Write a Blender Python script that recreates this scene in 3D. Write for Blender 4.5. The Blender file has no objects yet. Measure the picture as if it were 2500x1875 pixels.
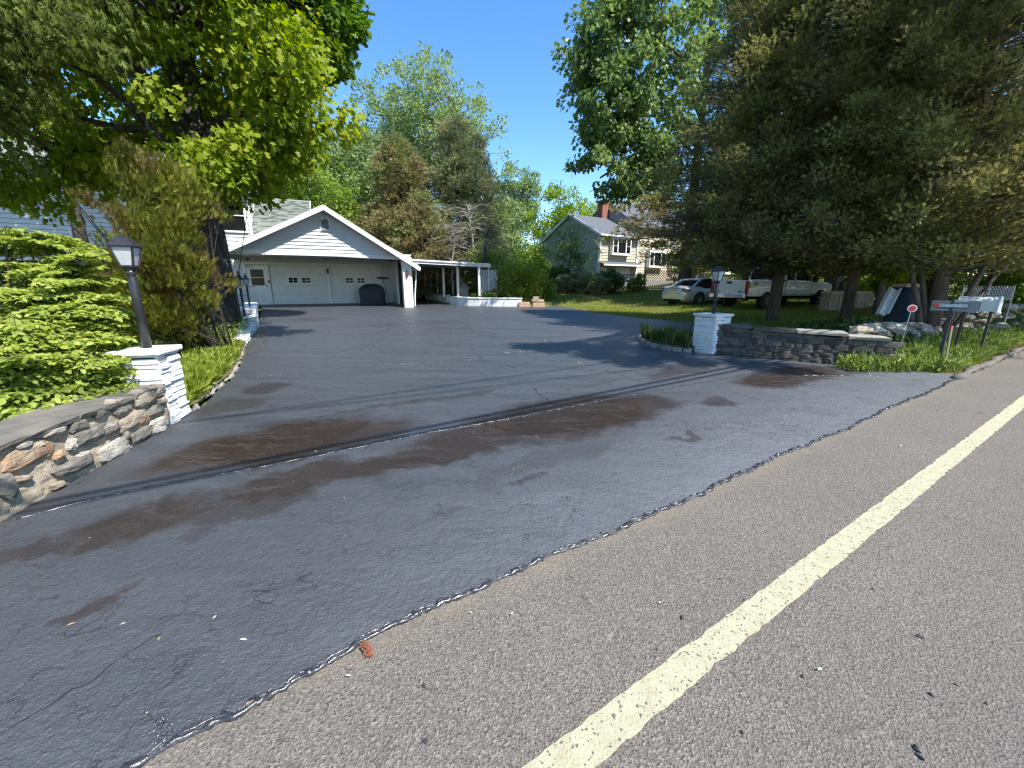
import bpy, bmesh, math, random
import numpy as np
from mathutils import Vector, Matrix, Euler
R = math.radians
rnd = random.Random(7)
NR = np.random.default_rng(11)
scn = bpy.context.scene
COL = scn.collection

# ------------------------------------------------------------------ camera, world, sun, exposure
PITCH = R(13.9); CH = 1.55; F = 400.0
cp, sp_ = math.cos(PITCH), math.sin(PITCH)
cam = bpy.data.cameras.new('camera'); cam_o = bpy.data.objects.new('camera', cam); COL.objects.link(cam_o)
cam.sensor_width = 36.0; cam.lens = 36.0 * F / 1024.0
cam.clip_start = 0.05; cam.clip_end = 2000
cam_o.location = (0, 0, CH); cam_o.rotation_euler = (math.pi/2 - PITCH, 0, 0)
scn.camera = cam_o
SUN_EL = R(54); SUN_AZ = R(-38.0)            # azimuth measured from +X, counter-clockwise
SD = Vector((math.cos(SUN_EL)*math.cos(SUN_AZ), math.cos(SUN_EL)*math.sin(SUN_AZ), math.sin(SUN_EL)))
w = bpy.data.worlds.new('World'); scn.world = w; w.use_nodes = True
nt = w.node_tree; bg = nt.nodes['Background']
sky = nt.nodes.new('ShaderNodeTexSky'); sky.sky_type = 'NISHITA'; sky.sun_disc = False
sky.sun_elevation = SUN_EL; sky.sun_rotation = math.pi/2 - SUN_AZ
sky.air_density = 1.0; sky.dust_density = 0.15; sky.ozone_density = 3.0; sky.altitude = 100
hs_ = nt.nodes.new('ShaderNodeHueSaturation'); hs_.inputs['Saturation'].default_value = 1.22; nt.links.new(sky.outputs['Color'], hs_.inputs['Color']); nt.links.new(hs_.outputs[0], bg.inputs['Color']); bg.inputs['Strength'].default_value = 0.15
sl = bpy.data.lights.new('sun', 'SUN'); sl.energy = 4.9; sl.angle = R(0.53); sl.color = (1.0, 0.955, 0.88)
so = bpy.data.objects.new('sun', sl); COL.objects.link(so)
so.rotation_euler = SD.to_track_quat('Z', 'Y').to_euler(); so.location = (5, -5, 20)
scn.view_settings.view_transform = 'Standard'; scn.view_settings.look = 'None'
scn.view_settings.exposure = 1.04; scn.view_settings.gamma = 1.0
scn.view_settings.use_curve_mapping = False
scn.render.engine = 'CYCLES'
cy = scn.cycles; cy.max_bounces = 7; cy.diffuse_bounces = 4; cy.glossy_bounces = 3; cy.transmission_bounces = 4
cy.transparent_max_bounces = 6; cy.use_denoising = True; cy.denoising_prefilter = 'NONE'; cy.denoising_input_passes = 'RGB_ALBEDO_NORMAL'; scn.cycles.filter_width = 1.3; cy.sample_clamp_indirect = 6.0
cy.caustics_reflective = False; cy.caustics_refractive = False

# ------------------------------------------------------------------ where things stand
RD = Vector((math.cos(R(32)), math.sin(R(32)), 0)); RN = Vector((-RD.y, RD.x, 0))   # along the road, away from the road
S0 = Vector((-0.585, 1.5, 0))
def dd(x, y): return (x - S0.x)*RN.x + (y - S0.y)*RN.y
def gz(x, y): return 0.02*max(dd(x, y), 0.0)
def ray(u, v):
    a = (384.0 - v)/F; b = (u - 512.0)/F
    return Vector((b, cp + sp_*a, -sp_ + cp*a))
def atY(u, v, Y):
    r = ray(u, v); t = Y/r.y
    return Vector((r.x*t, Y, CH + r.z*t))
def on(u, v, dz=0.0):                       # where the sight line meets the drive / road surface
    r = ray(u, v)
    k = 0.02*(RN.x*r.x + RN.y*r.y); c0 = 0.02*(-S0.x*RN.x - S0.y*RN.y)
    t = (CH - c0 - dz)/(k - r.z)
    p = Vector((r.x*t, r.y*t, 0))
    if dd(p.x, p.y) < 0:
        t = (CH - dz)/(-r.z); p = Vector((r.x*t, r.y*t, 0))
    p.z = gz(p.x, p.y) + dz
    return p
def S(x, y): return (x*0.4096, y*0.4096)    # photograph pixels to 1024-wide pixels
def sm(x, a, b):
    t = min(1, max(0, (x - a)/(b - a))); return t*t*(3 - 2*t)

# ------------------------------------------------------------------ helpers
def tag(o, label=None, cat=None, group=None, kind=None):
    if label: o['label'] = label
    if cat: o['category'] = cat
    if group: o['group'] = group
    if kind: o['kind'] = kind
    elif cat: o['kind'] = 'thing'
    return o
def thing(name, label, cat, loc=(0, 0, 0), rz=0.0, group=None):
    o = bpy.data.objects.new(name, None); COL.objects.link(o)
    o.location = loc; o.rotation_euler = (0, 0, rz); o.empty_display_size = 0.2
    return tag(o, label, cat, group)
def link(name, me, mat=None, parent=None, loc=None, rot=None, scale=None):
    o = bpy.data.objects.new(name, me); COL.objects.link(o)
    if mat is not None and len(me.materials) == 0: me.materials.append(mat)
    if parent is not None: o.parent = parent
    if loc is not None: o.location = loc
    if rot is not None: o.rotation_euler = rot
    if scale is not None: o.scale = scale
    return o
def dup_tree(root, loc, rz=None, scale=None, label=None, group=None):
    def cp_(o, par):
        c = o.copy(); COL.objects.link(c); c.parent = par
        for ch in kids.get(o.name, []): cp_(ch, c)
        return c
    kids = {}
    for o in bpy.data.objects:
        if o.parent: kids.setdefault(o.parent.name, []).append(o)
    r = cp_(root, None); r.location = loc
    if rz is not None: r.rotation_euler = (0, 0, rz)
    if scale is not None: r.scale = (scale,)*3 if not hasattr(scale, '__len__') else scale
    if label: r['label'] = label
    if group: r['group'] = group
    return r
class MB:
    """collects shapes, then links them as one mesh object"""
    def __init__(s): s.v = []; s.f = []; s.sm = False
    def add(s, vs, fs, M=None):
        n = len(s.v)
        s.v += [tuple(M @ Vector(p)) if M is not None else tuple(p) for p in vs]
        s.f += [tuple(i + n for i in f) for f in fs]; return s
    def box(s, c, d, M=None, taper=1.0, rz=0):
        x, y, z = d[0]/2, d[1]/2, d[2]/2; t = taper
        vs = [(-x,-y,-z),(x,-y,-z),(x,y,-z),(-x,y,-z),(-x*t,-y*t,z),(x*t,-y*t,z),(x*t,y*t,z),(-x*t,y*t,z)]
        ca, sa = math.cos(rz), math.sin(rz)
        vs = [(c[0]+p[0]*ca-p[1]*sa, c[1]+p[0]*sa+p[1]*ca, c[2]+p[2]) for p in vs]
        return s.add(vs, [(0,3,2,1),(4,5,6,7),(0,1,5,4),(1,2,6,5),(2,3,7,6),(3,0,4,7)], M)
    def beam(s, a, b, wd, ht, up=(0,0,1)):           # box from a to b
        a = Vector(a); b = Vector(b); y = (b-a).normalized(); x = y.cross(Vector(up)).normalized(); z = x.cross(y)
        vs = []
        for p in (a, b):
            for sx, sz in ((-1,-1),(1,-1),(1,1),(-1,1)): vs.append(p + x*sx*wd/2 + z*sz*ht/2)
        return s.add(vs, [(0,1,2,3),(7,6,5,4),(0,4,5,1),(1,5,6,2),(2,6,7,3),(3,7,4,0)])
    def tube(s, pts, rr, n=6, cap=True):
        pts = [Vector(p) for p in pts]; m = len(pts); base = len(s.v)
        if not hasattr(rr, '__len__'): rr = [rr]*m
        ref = Vector((0.3, 0.9, 0.1)).normalized()
        for i, p in enumerate(pts):
            t = (pts[min(i+1, m-1)] - pts[max(i-1, 0)])
            t = t.normalized() if t.length > 1e-9 else Vector((0,0,1))
            if abs(t.dot(ref)) > 0.95: ref = Vector((1, 0, 0)) if abs(t.x) < 0.9 else Vector((0, 0, 1))
            x = (ref - t*ref.dot(t)).normalized(); y = t.cross(x)
            for k in range(n):
                an = 2*math.pi*k/n; q = p + (x*math.cos(an) + y*math.sin(an))*rr[i]
                s.v.append(tuple(q))
        for i in range(m-1):
            for k in range(n):
                a = base+i*n+k; b = base+i*n+(k+1) % n
                s.f.append((a, b, b+n, a+n))
        if cap:
            s.f.append(tuple(base+k for k in reversed(range(n)))); s.f.append(tuple(base+(m-1)*n+k for k in range(n)))
        return s
    def lathe(s, prof, c=(0,0,0), n=12, ang0=0.0, sq=None):
        base = len(s.v)
        for r, z in prof:
            for k in range(n):
                an = ang0 + 2*math.pi*k/n
                s.v.append((c[0]+r*math.cos(an), c[1]+r*math.sin(an), c[2]+z))
        for i in range(len(prof)-1):
            for k in range(n):
                a = base+i*n+k; b = base+i*n+(k+1) % n
                s.f.append((a, b, b+n, a+n))
        s.f.append(tuple(base+k for k in reversed(range(n)))); s.f.append(tuple(base+(len(prof)-1)*n+k for k in range(n)))
        return s
    def prism(s, poly, z0, z1):
        n = len(poly)
        vs = [(p[0], p[1], z0) for p in poly] + [(p[0], p[1], z1) for p in poly]
        fs = [tuple(reversed(range(n))), tuple(range(n, 2*n))] + [(i, (i+1) % n, n+(i+1) % n, n+i) for i in range(n)]
        return s.add(vs, fs)
    def mesh(s, name, smooth=False):
        me = bpy.data.meshes.new(name); me.from_pydata(s.v, [], s.f); me.update()
        if smooth: me.polygons.foreach_set('use_smooth', [True]*len(me.polygons))
        return me
    def build(s, name, mat, parent=None, smooth=False, loc=None, rot=None, kind=None):
        o = link(name, s.mesh(name, smooth), mat, parent, loc, rot)
        if kind: o['kind'] = kind
        return o
def np_mesh(name, V, T, tint=None):
    """V (n,3), T (m,k) faces of equal size k"""
    me = bpy.data.meshes.new(name); m, k = T.shape
    me.vertices.add(len(V)); me.vertices.foreach_set('co', V.astype(np.float32).ravel())
    me.loops.add(m*k); me.loops.foreach_set('vertex_index', T.astype(np.int32).ravel())
    me.polygons.add(m); me.polygons.foreach_set('loop_start', (np.arange(m)*k).astype(np.int32))
    if tint is not None:
        at = me.attributes.new('tint', 'FLOAT', 'FACE'); at.data.foreach_set('value', tint.astype(np.float32))
    me.update(calc_edges=True); return me
def bevel(o, wd=0.01, seg=2):
    m = o.modifiers.new('bevel', 'BEVEL'); m.width = wd; m.segments = seg; m.limit_method = 'ANGLE'; m.angle_limit = R(40)
    return o

# ------------------------------------------------------------------ materials
def N(t, typ, **kw):
    n = t.nodes.new(typ)
    for k, v in kw.items():
        if hasattr(n, k): setattr(n, k, v)
        else: n.inputs[k].default_value = v
    return n
def inp(n, k, v):
    if isinstance(v, bpy.types.NodeSocket): n.id_data.links.new(v, n.inputs[k])
    else: n.inputs[k].default_value = v
def noise(t, vec, scale, detail=4.0, rough=0.55, dist=0.0):
    n = t.nodes.new('ShaderNodeTexNoise'); inp(n, 'Vector', vec); inp(n, 'Scale', scale); inp(n, 'Detail', detail)
    inp(n, 'Roughness', rough); inp(n, 'Distortion', dist); return n.outputs['Fac']
def rng_(t, x, a, b, c=0.0, d=1.0, mode='LINEAR'):
    n = t.nodes.new('ShaderNodeMapRange'); n.interpolation_type = mode; inp(n, 'Value', x)
    for k, v in zip(('From Min', 'From Max', 'To Min', 'To Max'), (a, b, c, d)): inp(n, k, v)
    return n.outputs[0]
def mx(t, f, a, b, bt='MIX'):
    n = t.nodes.new('ShaderNodeMix'); n.data_type = 'RGBA'; n.blend_type = bt
    def c4(x): return x if isinstance(x, bpy.types.NodeSocket) else (*x, 1.0) if len(x) == 3 else x
    inp(n, 0, f); inp(n, 6, c4(a)); inp(n, 7, c4(b)); return n.outputs[2]
def mth(t, op, a, b=0.0, clamp=False):
    n = t.nodes.new('ShaderNodeMath'); n.operation = op; n.use_clamp = clamp; inp(n, 0, a)
    if op not in ('SQRT', 'ABSOLUTE', 'FRACT', 'FLOOR'): inp(n, 1, b)
    return n.outputs[0]
def newmat(name):
    m = bpy.data.materials.new(name); m.use_nodes = True; t = m.node_tree; b = t.nodes['Principled BSDF']
    return m, t, b
def coord(t, kind='Object'):
    n = t.nodes.get('TC') or t.nodes.new('ShaderNodeTexCoord'); n.name = 'TC'; return n.outputs[kind]
def geo_pos(t):
    n = t.nodes.get('GP') or t.nodes.new('ShaderNodeNewGeometry'); n.name = 'GP'; return n.outputs['Position']
def bump(t, b, h, strength=0.3, dist=0.01):
    n = t.nodes.new('ShaderNodeBump'); inp(n, 'Strength', strength); inp(n, 'Distance', dist); inp(n, 'Height', h)
    prev = b.inputs['Normal'].links
    if prev: t.links.new(prev[0].from_socket, n.inputs['Normal'])
    t.links.new(n.outputs[0], b.inputs['Normal']); return n
def simple(name, col, rough=0.6, col2=None, sc=6.0, bsc=0.0, bst=0.2, bd=0.005, metal=0.0, spec=0.5, contrast=(0.35, 0.65), speck=None):
    m, t, b = newmat(name); P = geo_pos(t)
    c = mx(t, rng_(t, noise(t, P, sc, 5.0, 0.6), *contrast), col, col2 or tuple(x*0.8 for x in col))
    if speck:
        c = mx(t, rng_(t, noise(t, P, speck[1], 2.0), speck[2], speck[2]+0.05), c, speck[0])
    t.links.new(c, b.inputs['Base Color'])
    b.inputs['Roughness'].default_value = rough; b.inputs['Metallic'].default_value = metal
    b.inputs['Specular IOR Level'].default_value = spec
    if bsc: bump(t, b, noise(t, P, bsc, 4.0, 0.65), bst, bd)
    return m
def leafmat(name, cols, trans=0.35, rough=0.5, patch=None, psc=0.5, lspec=0.22):
    """cols = (dark, mid, light) run along the leaf's own random tint"""
    m = bpy.data.materials.new(name); m.use_nodes = True; t = m.node_tree; t.nodes.clear()
    out = t.nodes.new('ShaderNodeOutputMaterial')
    at = t.nodes.new('ShaderNodeAttribute'); at.attribute_name = 'tint'
    cr = t.nodes.new('ShaderNodeValToRGB'); t.links.new(at.outputs['Fac'], cr.inputs[0])
    e = cr.color_ramp.elements; e[0].color = (*cols[0], 1); e[1].color = (*cols[2], 1); x = e.new(0.5); x.color = (*cols[1], 1)
    c = cr.outputs[0]
    if patch:
        g = t.nodes.new('ShaderNodeNewGeometry')
        c = mx(t, rng_(t, noise(t, g.outputs['Position'], psc, 3.0), 0.48, 0.62), c, patch)
    pb = t.nodes.new('ShaderNodeBsdfPrincipled'); t.links.new(c, pb.inputs['Base Color'])
    pb.inputs['Roughness'].default_value = rough; pb.inputs['Specular IOR Level'].default_value = lspec
    tr = t.nodes.new('ShaderNodeBsdfTranslucent')
    hs = t.nodes.new('ShaderNodeHueSaturation'); hs.inputs['Saturation'].default_value = 1.15; hs.inputs['Value'].default_value = 1.25
    t.links.new(c, hs.inputs['Color']); t.links.new(hs.outputs[0], tr.inputs['Color'])
    ms = t.nodes.new('ShaderNodeMixShader'); ms.inputs[0].default_value = trans
    t.links.new(pb.outputs[0], ms.inputs[1]); t.links.new(tr.outputs[0], ms.inputs[2]); t.links.new(ms.outputs[0], out.inputs[0])
    return m
def barkmat(name, c1, c2, sc=9.0, lich=None):
    m, t, b = newmat(name); P = geo_pos(t)
    mp = t.nodes.new('ShaderNodeMapping'); mp.inputs['Scale'].default_value = (1, 1, 0.16); t.links.new(P, mp.inputs[0])
    h = noise(t, mp.outputs[0], sc*1.6, 6.0, 0.7)
    c = mx(t, rng_(t, h, 0.38, 0.6), c1, c2)
    if lich: c = mx(t, rng_(t, noise(t, P, 5.5, 4.0, 0.7), 0.6, 0.66), c, lich)
    t.links.new(c, b.inputs['Base Color']); b.inputs['Roughness'].default_value = 0.92
    bump(t, b, h, 1.0, 0.06); bump(t, b, noise(t, P, 60, 3.0), 0.4, 0.01)
    return m
# ------------------------------------------------------------------ ground materials
def ground_mat(name, c1, c2, c3, sc=3.0):
    m, t, b = newmat(name); P = geo_pos(t)
    c = mx(t, rng_(t, noise(t, P, sc, 6.0, 0.65), 0.35, 0.65), c1, c2)
    c = mx(t, rng_(t, noise(t, P, sc*14, 3.0, 0.7), 0.5, 0.75), c, c3)
    t.links.new(c, b.inputs['Base Color']); b.inputs['Roughness'].default_value = 0.95
    b.inputs['Specular IOR Level'].default_value = 0.1
    bump(t, b, noise(t, P, sc*20, 4.0, 0.7), 0.8, 0.03); return m
M_lawn = ground_mat('lawn_soil', (0.10, 0.135, 0.028), (0.16, 0.18, 0.05), (0.21, 0.19, 0.085), 1.6)
M_bed = ground_mat('bed_soil', (0.05, 0.036, 0.022), (0.09, 0.07, 0.04), (0.16, 0.12, 0.07), 3.0)
M_wood = ground_mat('woodland_soil', (0.04, 0.045, 0.016), (0.06, 0.06, 0.02), (0.09, 0.07, 0.04), 0.8)

def road_mat():
    m, t, b = newmat('old_asphalt'); P = geo_pos(t)
    c = mx(t, rng_(t, noise(t, P, 0.9, 4.0, 0.6), 0.3, 0.7), (0.132, 0.116, 0.098), (0.156, 0.138, 0.117))
    v = t.nodes.new('ShaderNodeTexVoronoi'); v.inputs['Scale'].default_value = 130; t.links.new(P, v.inputs['Vector'])
    cs = t.nodes.new('ShaderNodeSeparateColor'); t.links.new(v.outputs['Color'], cs.inputs[0])
    c = mx(t, rng_(t, cs.outputs[0], 0.55, 0.98, 0, 0.5), c, (0.29, 0.265, 0.225))
    c = mx(t, rng_(t, cs.outputs[1], 0.60, 0.95, 0, 0.7), c, (0.05, 0.045, 0.04))
    c = mx(t, rng_(t, noise(t, P, 55, 3.0, 0.7), 0.5, 0.66, 0, 0.6), c, (0.075, 0.07, 0.065))
    # sandy strip beside the drive edge and greyer wheel track
    fx = t.nodes.new('ShaderNodeVectorMath'); fx.operation = 'DOT_PRODUCT'; t.links.new(P, fx.inputs[0]); fx.inputs[1].default_value = tuple(RN)
    d = mth(t, 'SUBTRACT', fx.outputs['Value'], RN.dot(S0))
    d = mth(t, 'ADD', d, mth(t, 'MULTIPLY', mth(t, 'SUBTRACT', noise(t, P, 5.0, 4.0, 0.7), 0.5), 0.12))
    c = mx(t, mth(t, 'MULTIPLY', rng_(t, d, -0.14, -0.01, 0, 0.7), rng_(t, noise(t, P, 3.0, 5.0, 0.75), 0.38, 0.62, .15, 1)), c, (0.20, 0.165, 0.12))
    c = mx(t, rng_(t, d, -1.0, -1.8, 0, 0.4), c, (0.088, 0.085, 0.082))
    v2 = t.nodes.new('ShaderNodeTexVoronoi'); v2.feature = 'DISTANCE_TO_EDGE'; v2.inputs['Scale'].default_value = 1.7
    nv = t.nodes.new('ShaderNodeTexNoise'); nv.inputs['Scale'].default_value = 5; t.links.new(P, nv.inputs['Vector'])
    vm = t.nodes.new('ShaderNodeVectorMath'); vm.operation = 'MULTIPLY_ADD'; t.links.new(nv.outputs['Color'], vm.inputs[0])
    vm.inputs[1].default_value = (0.25,)*3; t.links.new(P, vm.inputs[2]); t.links.new(vm.outputs[0], v2.inputs['Vector'])
    ck = mth(t, 'MULTIPLY', rng_(t, v2.outputs['Distance'], 0.0, 0.006, 1, 0), rng_(t, noise(t, P, 0.8, 2.0), 0.5, 0.56))
    c = mx(t, mth(t, 'MULTIPLY', ck, 0.6), c, (0.05, 0.047, 0.042))
    t.links.new(c, b.inputs['Base Color']); b.inputs['Roughness'].default_value = 0.85; b.inputs['Specular IOR Level'].default_value = 0.3
    bump(t, b, v.outputs['Distance'], 0.9, 0.006); bump(t, b, noise(t, P, 45, 3.0), 0.35, 0.006); return m
M_road = road_mat()

STAINS = [  # px, py of the photograph at 2212 wide, half length, half width (m), turn from the road direction, strength
 (600, 955, 0.95, 0.34, 4, 1.0), (760, 940, 0.7, 0.22, 4, .8), (1235, 898, 1.35, 0.42, -2, 1.0), (1060, 940, 0.95, 0.24, 2, .85), (1380, 872, .5, .3, -6, .8),
 (900, 992, 0.75, 0.14, 0, .85), (640, 1040, .5, .18, 2, .8), (330, 1120, 0.42, 0.16, 6, .75), (560, 1090, 0.42, 0.12, 4, .55),
 (268, 1284, 0.13, 0.05, 6, .6), (1660, 822, 0.7, 0.28, 4, .85), (1735, 806, 1.0, 0.3, 0, .8), (1860, 800, 1.0, 0.1, 0, .5), (1545, 868, .26, .12, 10, .6),
 (1480, 800, 1.1, 0.16, 6, .55), (1300, 828, 0.5, 0.06, 4, .3), (575, 838, .35, .18, 40, .65), (500, 880, .4, .2, 35, .5),
 (860, 874, 1.2, 0.05, 2, .45), (1010, 852, .7, .05, 2, .45), (1160, 1040, .14, .035, 0, .5), (1465, 940, .2, .03, 0, .55),
 (1215, 985, .9, .1, 2, .3), (680, 690, .9, .5, 0, .35), (900, 700, 1.6, .4, 0, .2), (640, 720, .8, .3, 0, .22), (140, 1180, .35, .08, 8, .55), (800, 645, 3.0, .5, -8, .25),
 (460, 1150, .18, .03, 4, .4), (980, 1105, .1, .02, 0, .3)]
def drive_mat():
    m, t, b = newmat('fresh_driveway_sealer'); P = geo_pos(t)
    n1 = t.nodes.new('ShaderNodeTexNoise'); n1.inputs['Scale'].default_value = 2.2; n1.inputs['Detail'].default_value = 6; n1.inputs['Roughness'].default_value = .65; t.links.new(P, n1.inputs['Vector'])
    wp = t.nodes.new('ShaderNodeVectorMath'); wp.operation = 'MULTIPLY_ADD'; t.links.new(n1.outputs['Color'], wp.inputs[0]); wp.inputs[1].default_value = (.75, .75, 0)
    t.links.new(P, wp.inputs[2])
    fac = None
    for (px, py, hl, hw, an, st) in STAINS:
        q = on(px*1024/2212, py*1024/2212)
        mp = t.nodes.new('ShaderNodeMapping'); mp.vector_type = 'TEXTURE'
        mp.inputs['Location'].default_value = (q.x + .37, q.y + .37, q.z); mp.inputs['Rotation'].default_value = (0, 0, R(32 + an))
        mp.inputs['Scale'].default_value = (hl*1.15, hw*1.75, 10); t.links.new(wp.outputs[0], mp.inputs[0])
        ln = t.nodes.new('ShaderNodeVectorMath'); ln.operation = 'LENGTH'; t.links.new(mp.outputs[0], ln.inputs[0])
        f = rng_(t, ln.outputs['Value'], 0.62, 1.10, st, 0.0, 'SMOOTHSTEP')
        fac = f if fac is None else mth(t, 'MAXIMUM', fac, f)
    # brushed streaks along the road direction
    ms = t.nodes.new('ShaderNodeMapping'); ms.inputs['Rotation'].default_value = (0, 0, -R(33)); ms.inputs['Scale'].default_value = (0.35, 3.0, 1)
    t.links.new(wp.outputs[0], ms.inputs[0])
    st1 = noise(t, ms.outputs[0], 1.3, 7.0, 0.62); st2 = noise(t, ms.outputs[0], 5.0, 5.0, 0.6)
    fac = mth(t, 'MULTIPLY', fac, rng_(t, st2, 0.34, 0.46, 0.6, 1.0))
    base = mx(t, rng_(t, st1, 0.30, 0.70), (0.030, 0.033, 0.038), (0.060, 0.065, 0.073))
    base = mx(t, rng_(t, noise(t, P, 0.35, 3.0), 0.35, 0.65, 0, .6), base, (0.050, 0.056, 0.064))
    base = mx(t, rng_(t, st2, 0.62, 0.78, 0, .5), base, (0.026, 0.024, 0.026))
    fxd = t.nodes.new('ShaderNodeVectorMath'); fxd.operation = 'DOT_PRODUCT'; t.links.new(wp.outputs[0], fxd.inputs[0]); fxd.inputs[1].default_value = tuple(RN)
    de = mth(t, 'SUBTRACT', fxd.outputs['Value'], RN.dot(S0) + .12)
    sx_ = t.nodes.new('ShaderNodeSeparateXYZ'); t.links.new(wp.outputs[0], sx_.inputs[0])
    base = mx(t, rng_(t, sx_.outputs[0], .0, 5.0, 0, .55), base, (0.078, 0.084, 0.094))  # glare toward the right painted in as a lighter base colour
    base = mx(t, mth(t, 'MULTIPLY', rng_(t, de, 0.0, 1.7, 1.0, 0.0), mth(t, 'MULTIPLY', rng_(t, st2, .3, .6, .45, 1.0), rng_(t, sx_.outputs[0], -1.0, 2.6, .12, 1.0))), base, (0.125, 0.134, 0.147))  # road-edge sheen, with thin grey sealer, put into the base colour
    c = mx(t, fac, base, mx(t, rng_(t, st2, .4, .6), (0.030, 0.0185, 0.0115), (0.020, 0.013, 0.009)))
    # hairline crazing where the old surface shows through
    v2 = t.nodes.new('ShaderNodeTexVoronoi'); v2.feature = 'DISTANCE_TO_EDGE'; v2.inputs['Scale'].default_value = 4.2; v2.inputs['Detail'].default_value = 2.0
    wv = t.nodes.new('ShaderNodeVectorMath'); wv.operation = 'MULTIPLY_ADD'; nz = t.nodes.new('ShaderNodeTexNoise'); nz.inputs['Scale'].default_value = 7
    nz.inputs['Detail'].default_value = 5
    t.links.new(P, nz.inputs['Vector']); t.links.new(nz.outputs['Color'], wv.inputs[0]); wv.inputs[1].default_value = (.34,)*3; t.links.new(P, wv.inputs[2])
    t.links.new(wv.outputs[0], v2.inputs['Vector'])
    reg = rng_(t, noise(t, P, 0.55, 4.0, 0.7), 0.44, 0.56)
    ck = mth(t, 'MULTIPLY', rng_(t, v2.outputs['Distance'], 0.0, 0.032, 1, 0), mth(t, 'MULTIPLY', reg, rng_(t, noise(t, P, 6.0, 3.0), 0.42, 0.6)))
    c = mx(t, mth(t, 'MULTIPLY', ck, 0.8), c, (0.016, 0.015, 0.016))
    # dried white specks and pale glints of grit
    v3 = t.nodes.new('ShaderNodeTexVoronoi'); v3.inputs['Scale'].default_value = 9; v3.inputs['Randomness'].default_value = 1.0; t.links.new(P, v3.inputs['Vector'])
    sp = rng_(t, v3.outputs['Distance'], 0.0, 0.055, 1, 0); cs = t.nodes.new('ShaderNodeSeparateColor'); t.links.new(v3.outputs['Color'], cs.inputs[0])
    c = mx(t, mth(t, 'MULTIPLY', rng_(t, sp, 0.2, 0.6), rng_(t, cs.outputs[0], 0.90, 0.93)), c, (0.5, 0.48, 0.40))
    t.links.new(c, b.inputs['Base Color'])
    ro = rng_(t, fac, 0, 1, 0.47, 0.36); ro = mth(t, 'ADD', ro, mth(t, 'MULTIPLY', mth(t, 'SUBTRACT', st1, .5), 0.22))
    t.links.new(ro, b.inputs['Roughness']); b.inputs['Specular IOR Level'].default_value = 0.6
    t.links.new(rng_(t, fac, 0, 1, 0.6, 0.25), b.inputs['Specular IOR Level'])
    vv = t.nodes.new('ShaderNodeTexVoronoi'); vv.feature = 'SMOOTH_F1'; vv.inputs['Scale'].default_value = 62; t.links.new(P, vv.inputs['Vector'])
    bump(t, b, noise(t, P, 85, 3.0, 0.6), 0.75, 0.010); bump(t, b, noise(t, P, 24, 4.0, 0.65), 0.55, 0.022)
    bump(t, b, noise(t, ms.outputs[0], 3.0, 3.0), 0.25, 0.05)
    bump(t, b, mth(t, 'MULTIPLY', ck, -1.0), 0.35, 0.01); return m
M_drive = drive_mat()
M_tar = simple('wet_tar_bead', (0.02, 0.02, 0.022), 0.22, (0.035, 0.035, 0.04), 60, 90, 0.5, 0.004, spec=0.8)
M_paint = simple('worn_road_paint', (0.43, 0.395, 0.265), 0.75, (0.34, 0.31, 0.205), 14, 110, 1.0, 0.007, speck=((0.10, 0.092, 0.08), 60, 0.61))

# ------------------------------------------------------------------ terrain
def H(x, y):
    d = dd(x, y)
    z = 0.02*min(max(d, 0), 45) - 0.05
    z += sm(x, -8, 1)*min(0.12*max(0, y - 24), 0.6)
    z += sm(d, 0.35, 2.0)*sm(x, 6.9, 9.4)*0.30 + sm(x, 11, 24)*sm(d, 0.8, 6)*0.9
    z += sm(y, 45, 110)*1.5
    return z
xs = sorted(set([-300, -180, -110, -80, -60, -45] + [-36 + .75*i for i in range(97)] + [45, 60, 80, 110, 180, 300]))
ys = sorted(set([-120, -60, -30, -15, -8] + [-4 + .75*i for i in range(76)] + [60, 75, 95, 130, 200, 400, 700]))
V = np.array([(x, y, H(x, y)) for y in ys for x in xs]); nx = len(xs)
T = np.array([(j*nx+i, j*nx+i+1, (j+1)*nx+i+1, (j+1)*nx+i) for j in range(len(ys)-1) for i in range(nx-1)])
g = link('ground', np_mesh('ground', V, T), M_lawn); tag(g, kind='structure')
g.data.materials.append(M_wood)
mi = np.array([1 if (V[f].mean(0)[1] > 31 or V[f].mean(0)[0] < -9) else 0 for f in T], dtype=np.int32); g.data.polygons.foreach_set('material_index', mi)

# road: one strip, crowned a touch, along the seam line
mb = MB(); P0 = S0 - RD*70; P1 = S0 + RD*90
for k, (d0, d1) in enumerate(((-9, .35),)):
    a, b_, c_, d_ = P0 + RN*d0, P1 + RN*d0, P1 + RN*d1, P0 + RN*d1
    mb.add([(p.x, p.y, 0) for p in (a, b_, c_, d_)], [(0, 1, 2, 3)])
tag(mb.build('road', M_road), kind='structure')
# edge line, ragged along both sides
mb = MB(); L = MB(); n = 900; s0, s1 = -6.0, 40.0
for i in range(n+1):
    s = s0 + (s1 - s0)*(i/n)**1.6
    e0 = -0.770 + rnd.uniform(-.004, .004) - (rnd.uniform(.004, .010) if rnd.random() < .07 else 0); e1 = -0.897 + rnd.uniform(-.004, .004) + (rnd.uniform(.004, .012) if rnd.random() < .10 else 0)
    for e in (e0, e1):
        p = S0 + RD*s + RN*e; L.v.append((p.x, p.y, 0.004))
for i in range(n): L.f.append((2*i+1, 2*i+3, 2*i+2, 2*i))
tag(L.build('road_edge_line', M_paint), kind='structure')

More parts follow.
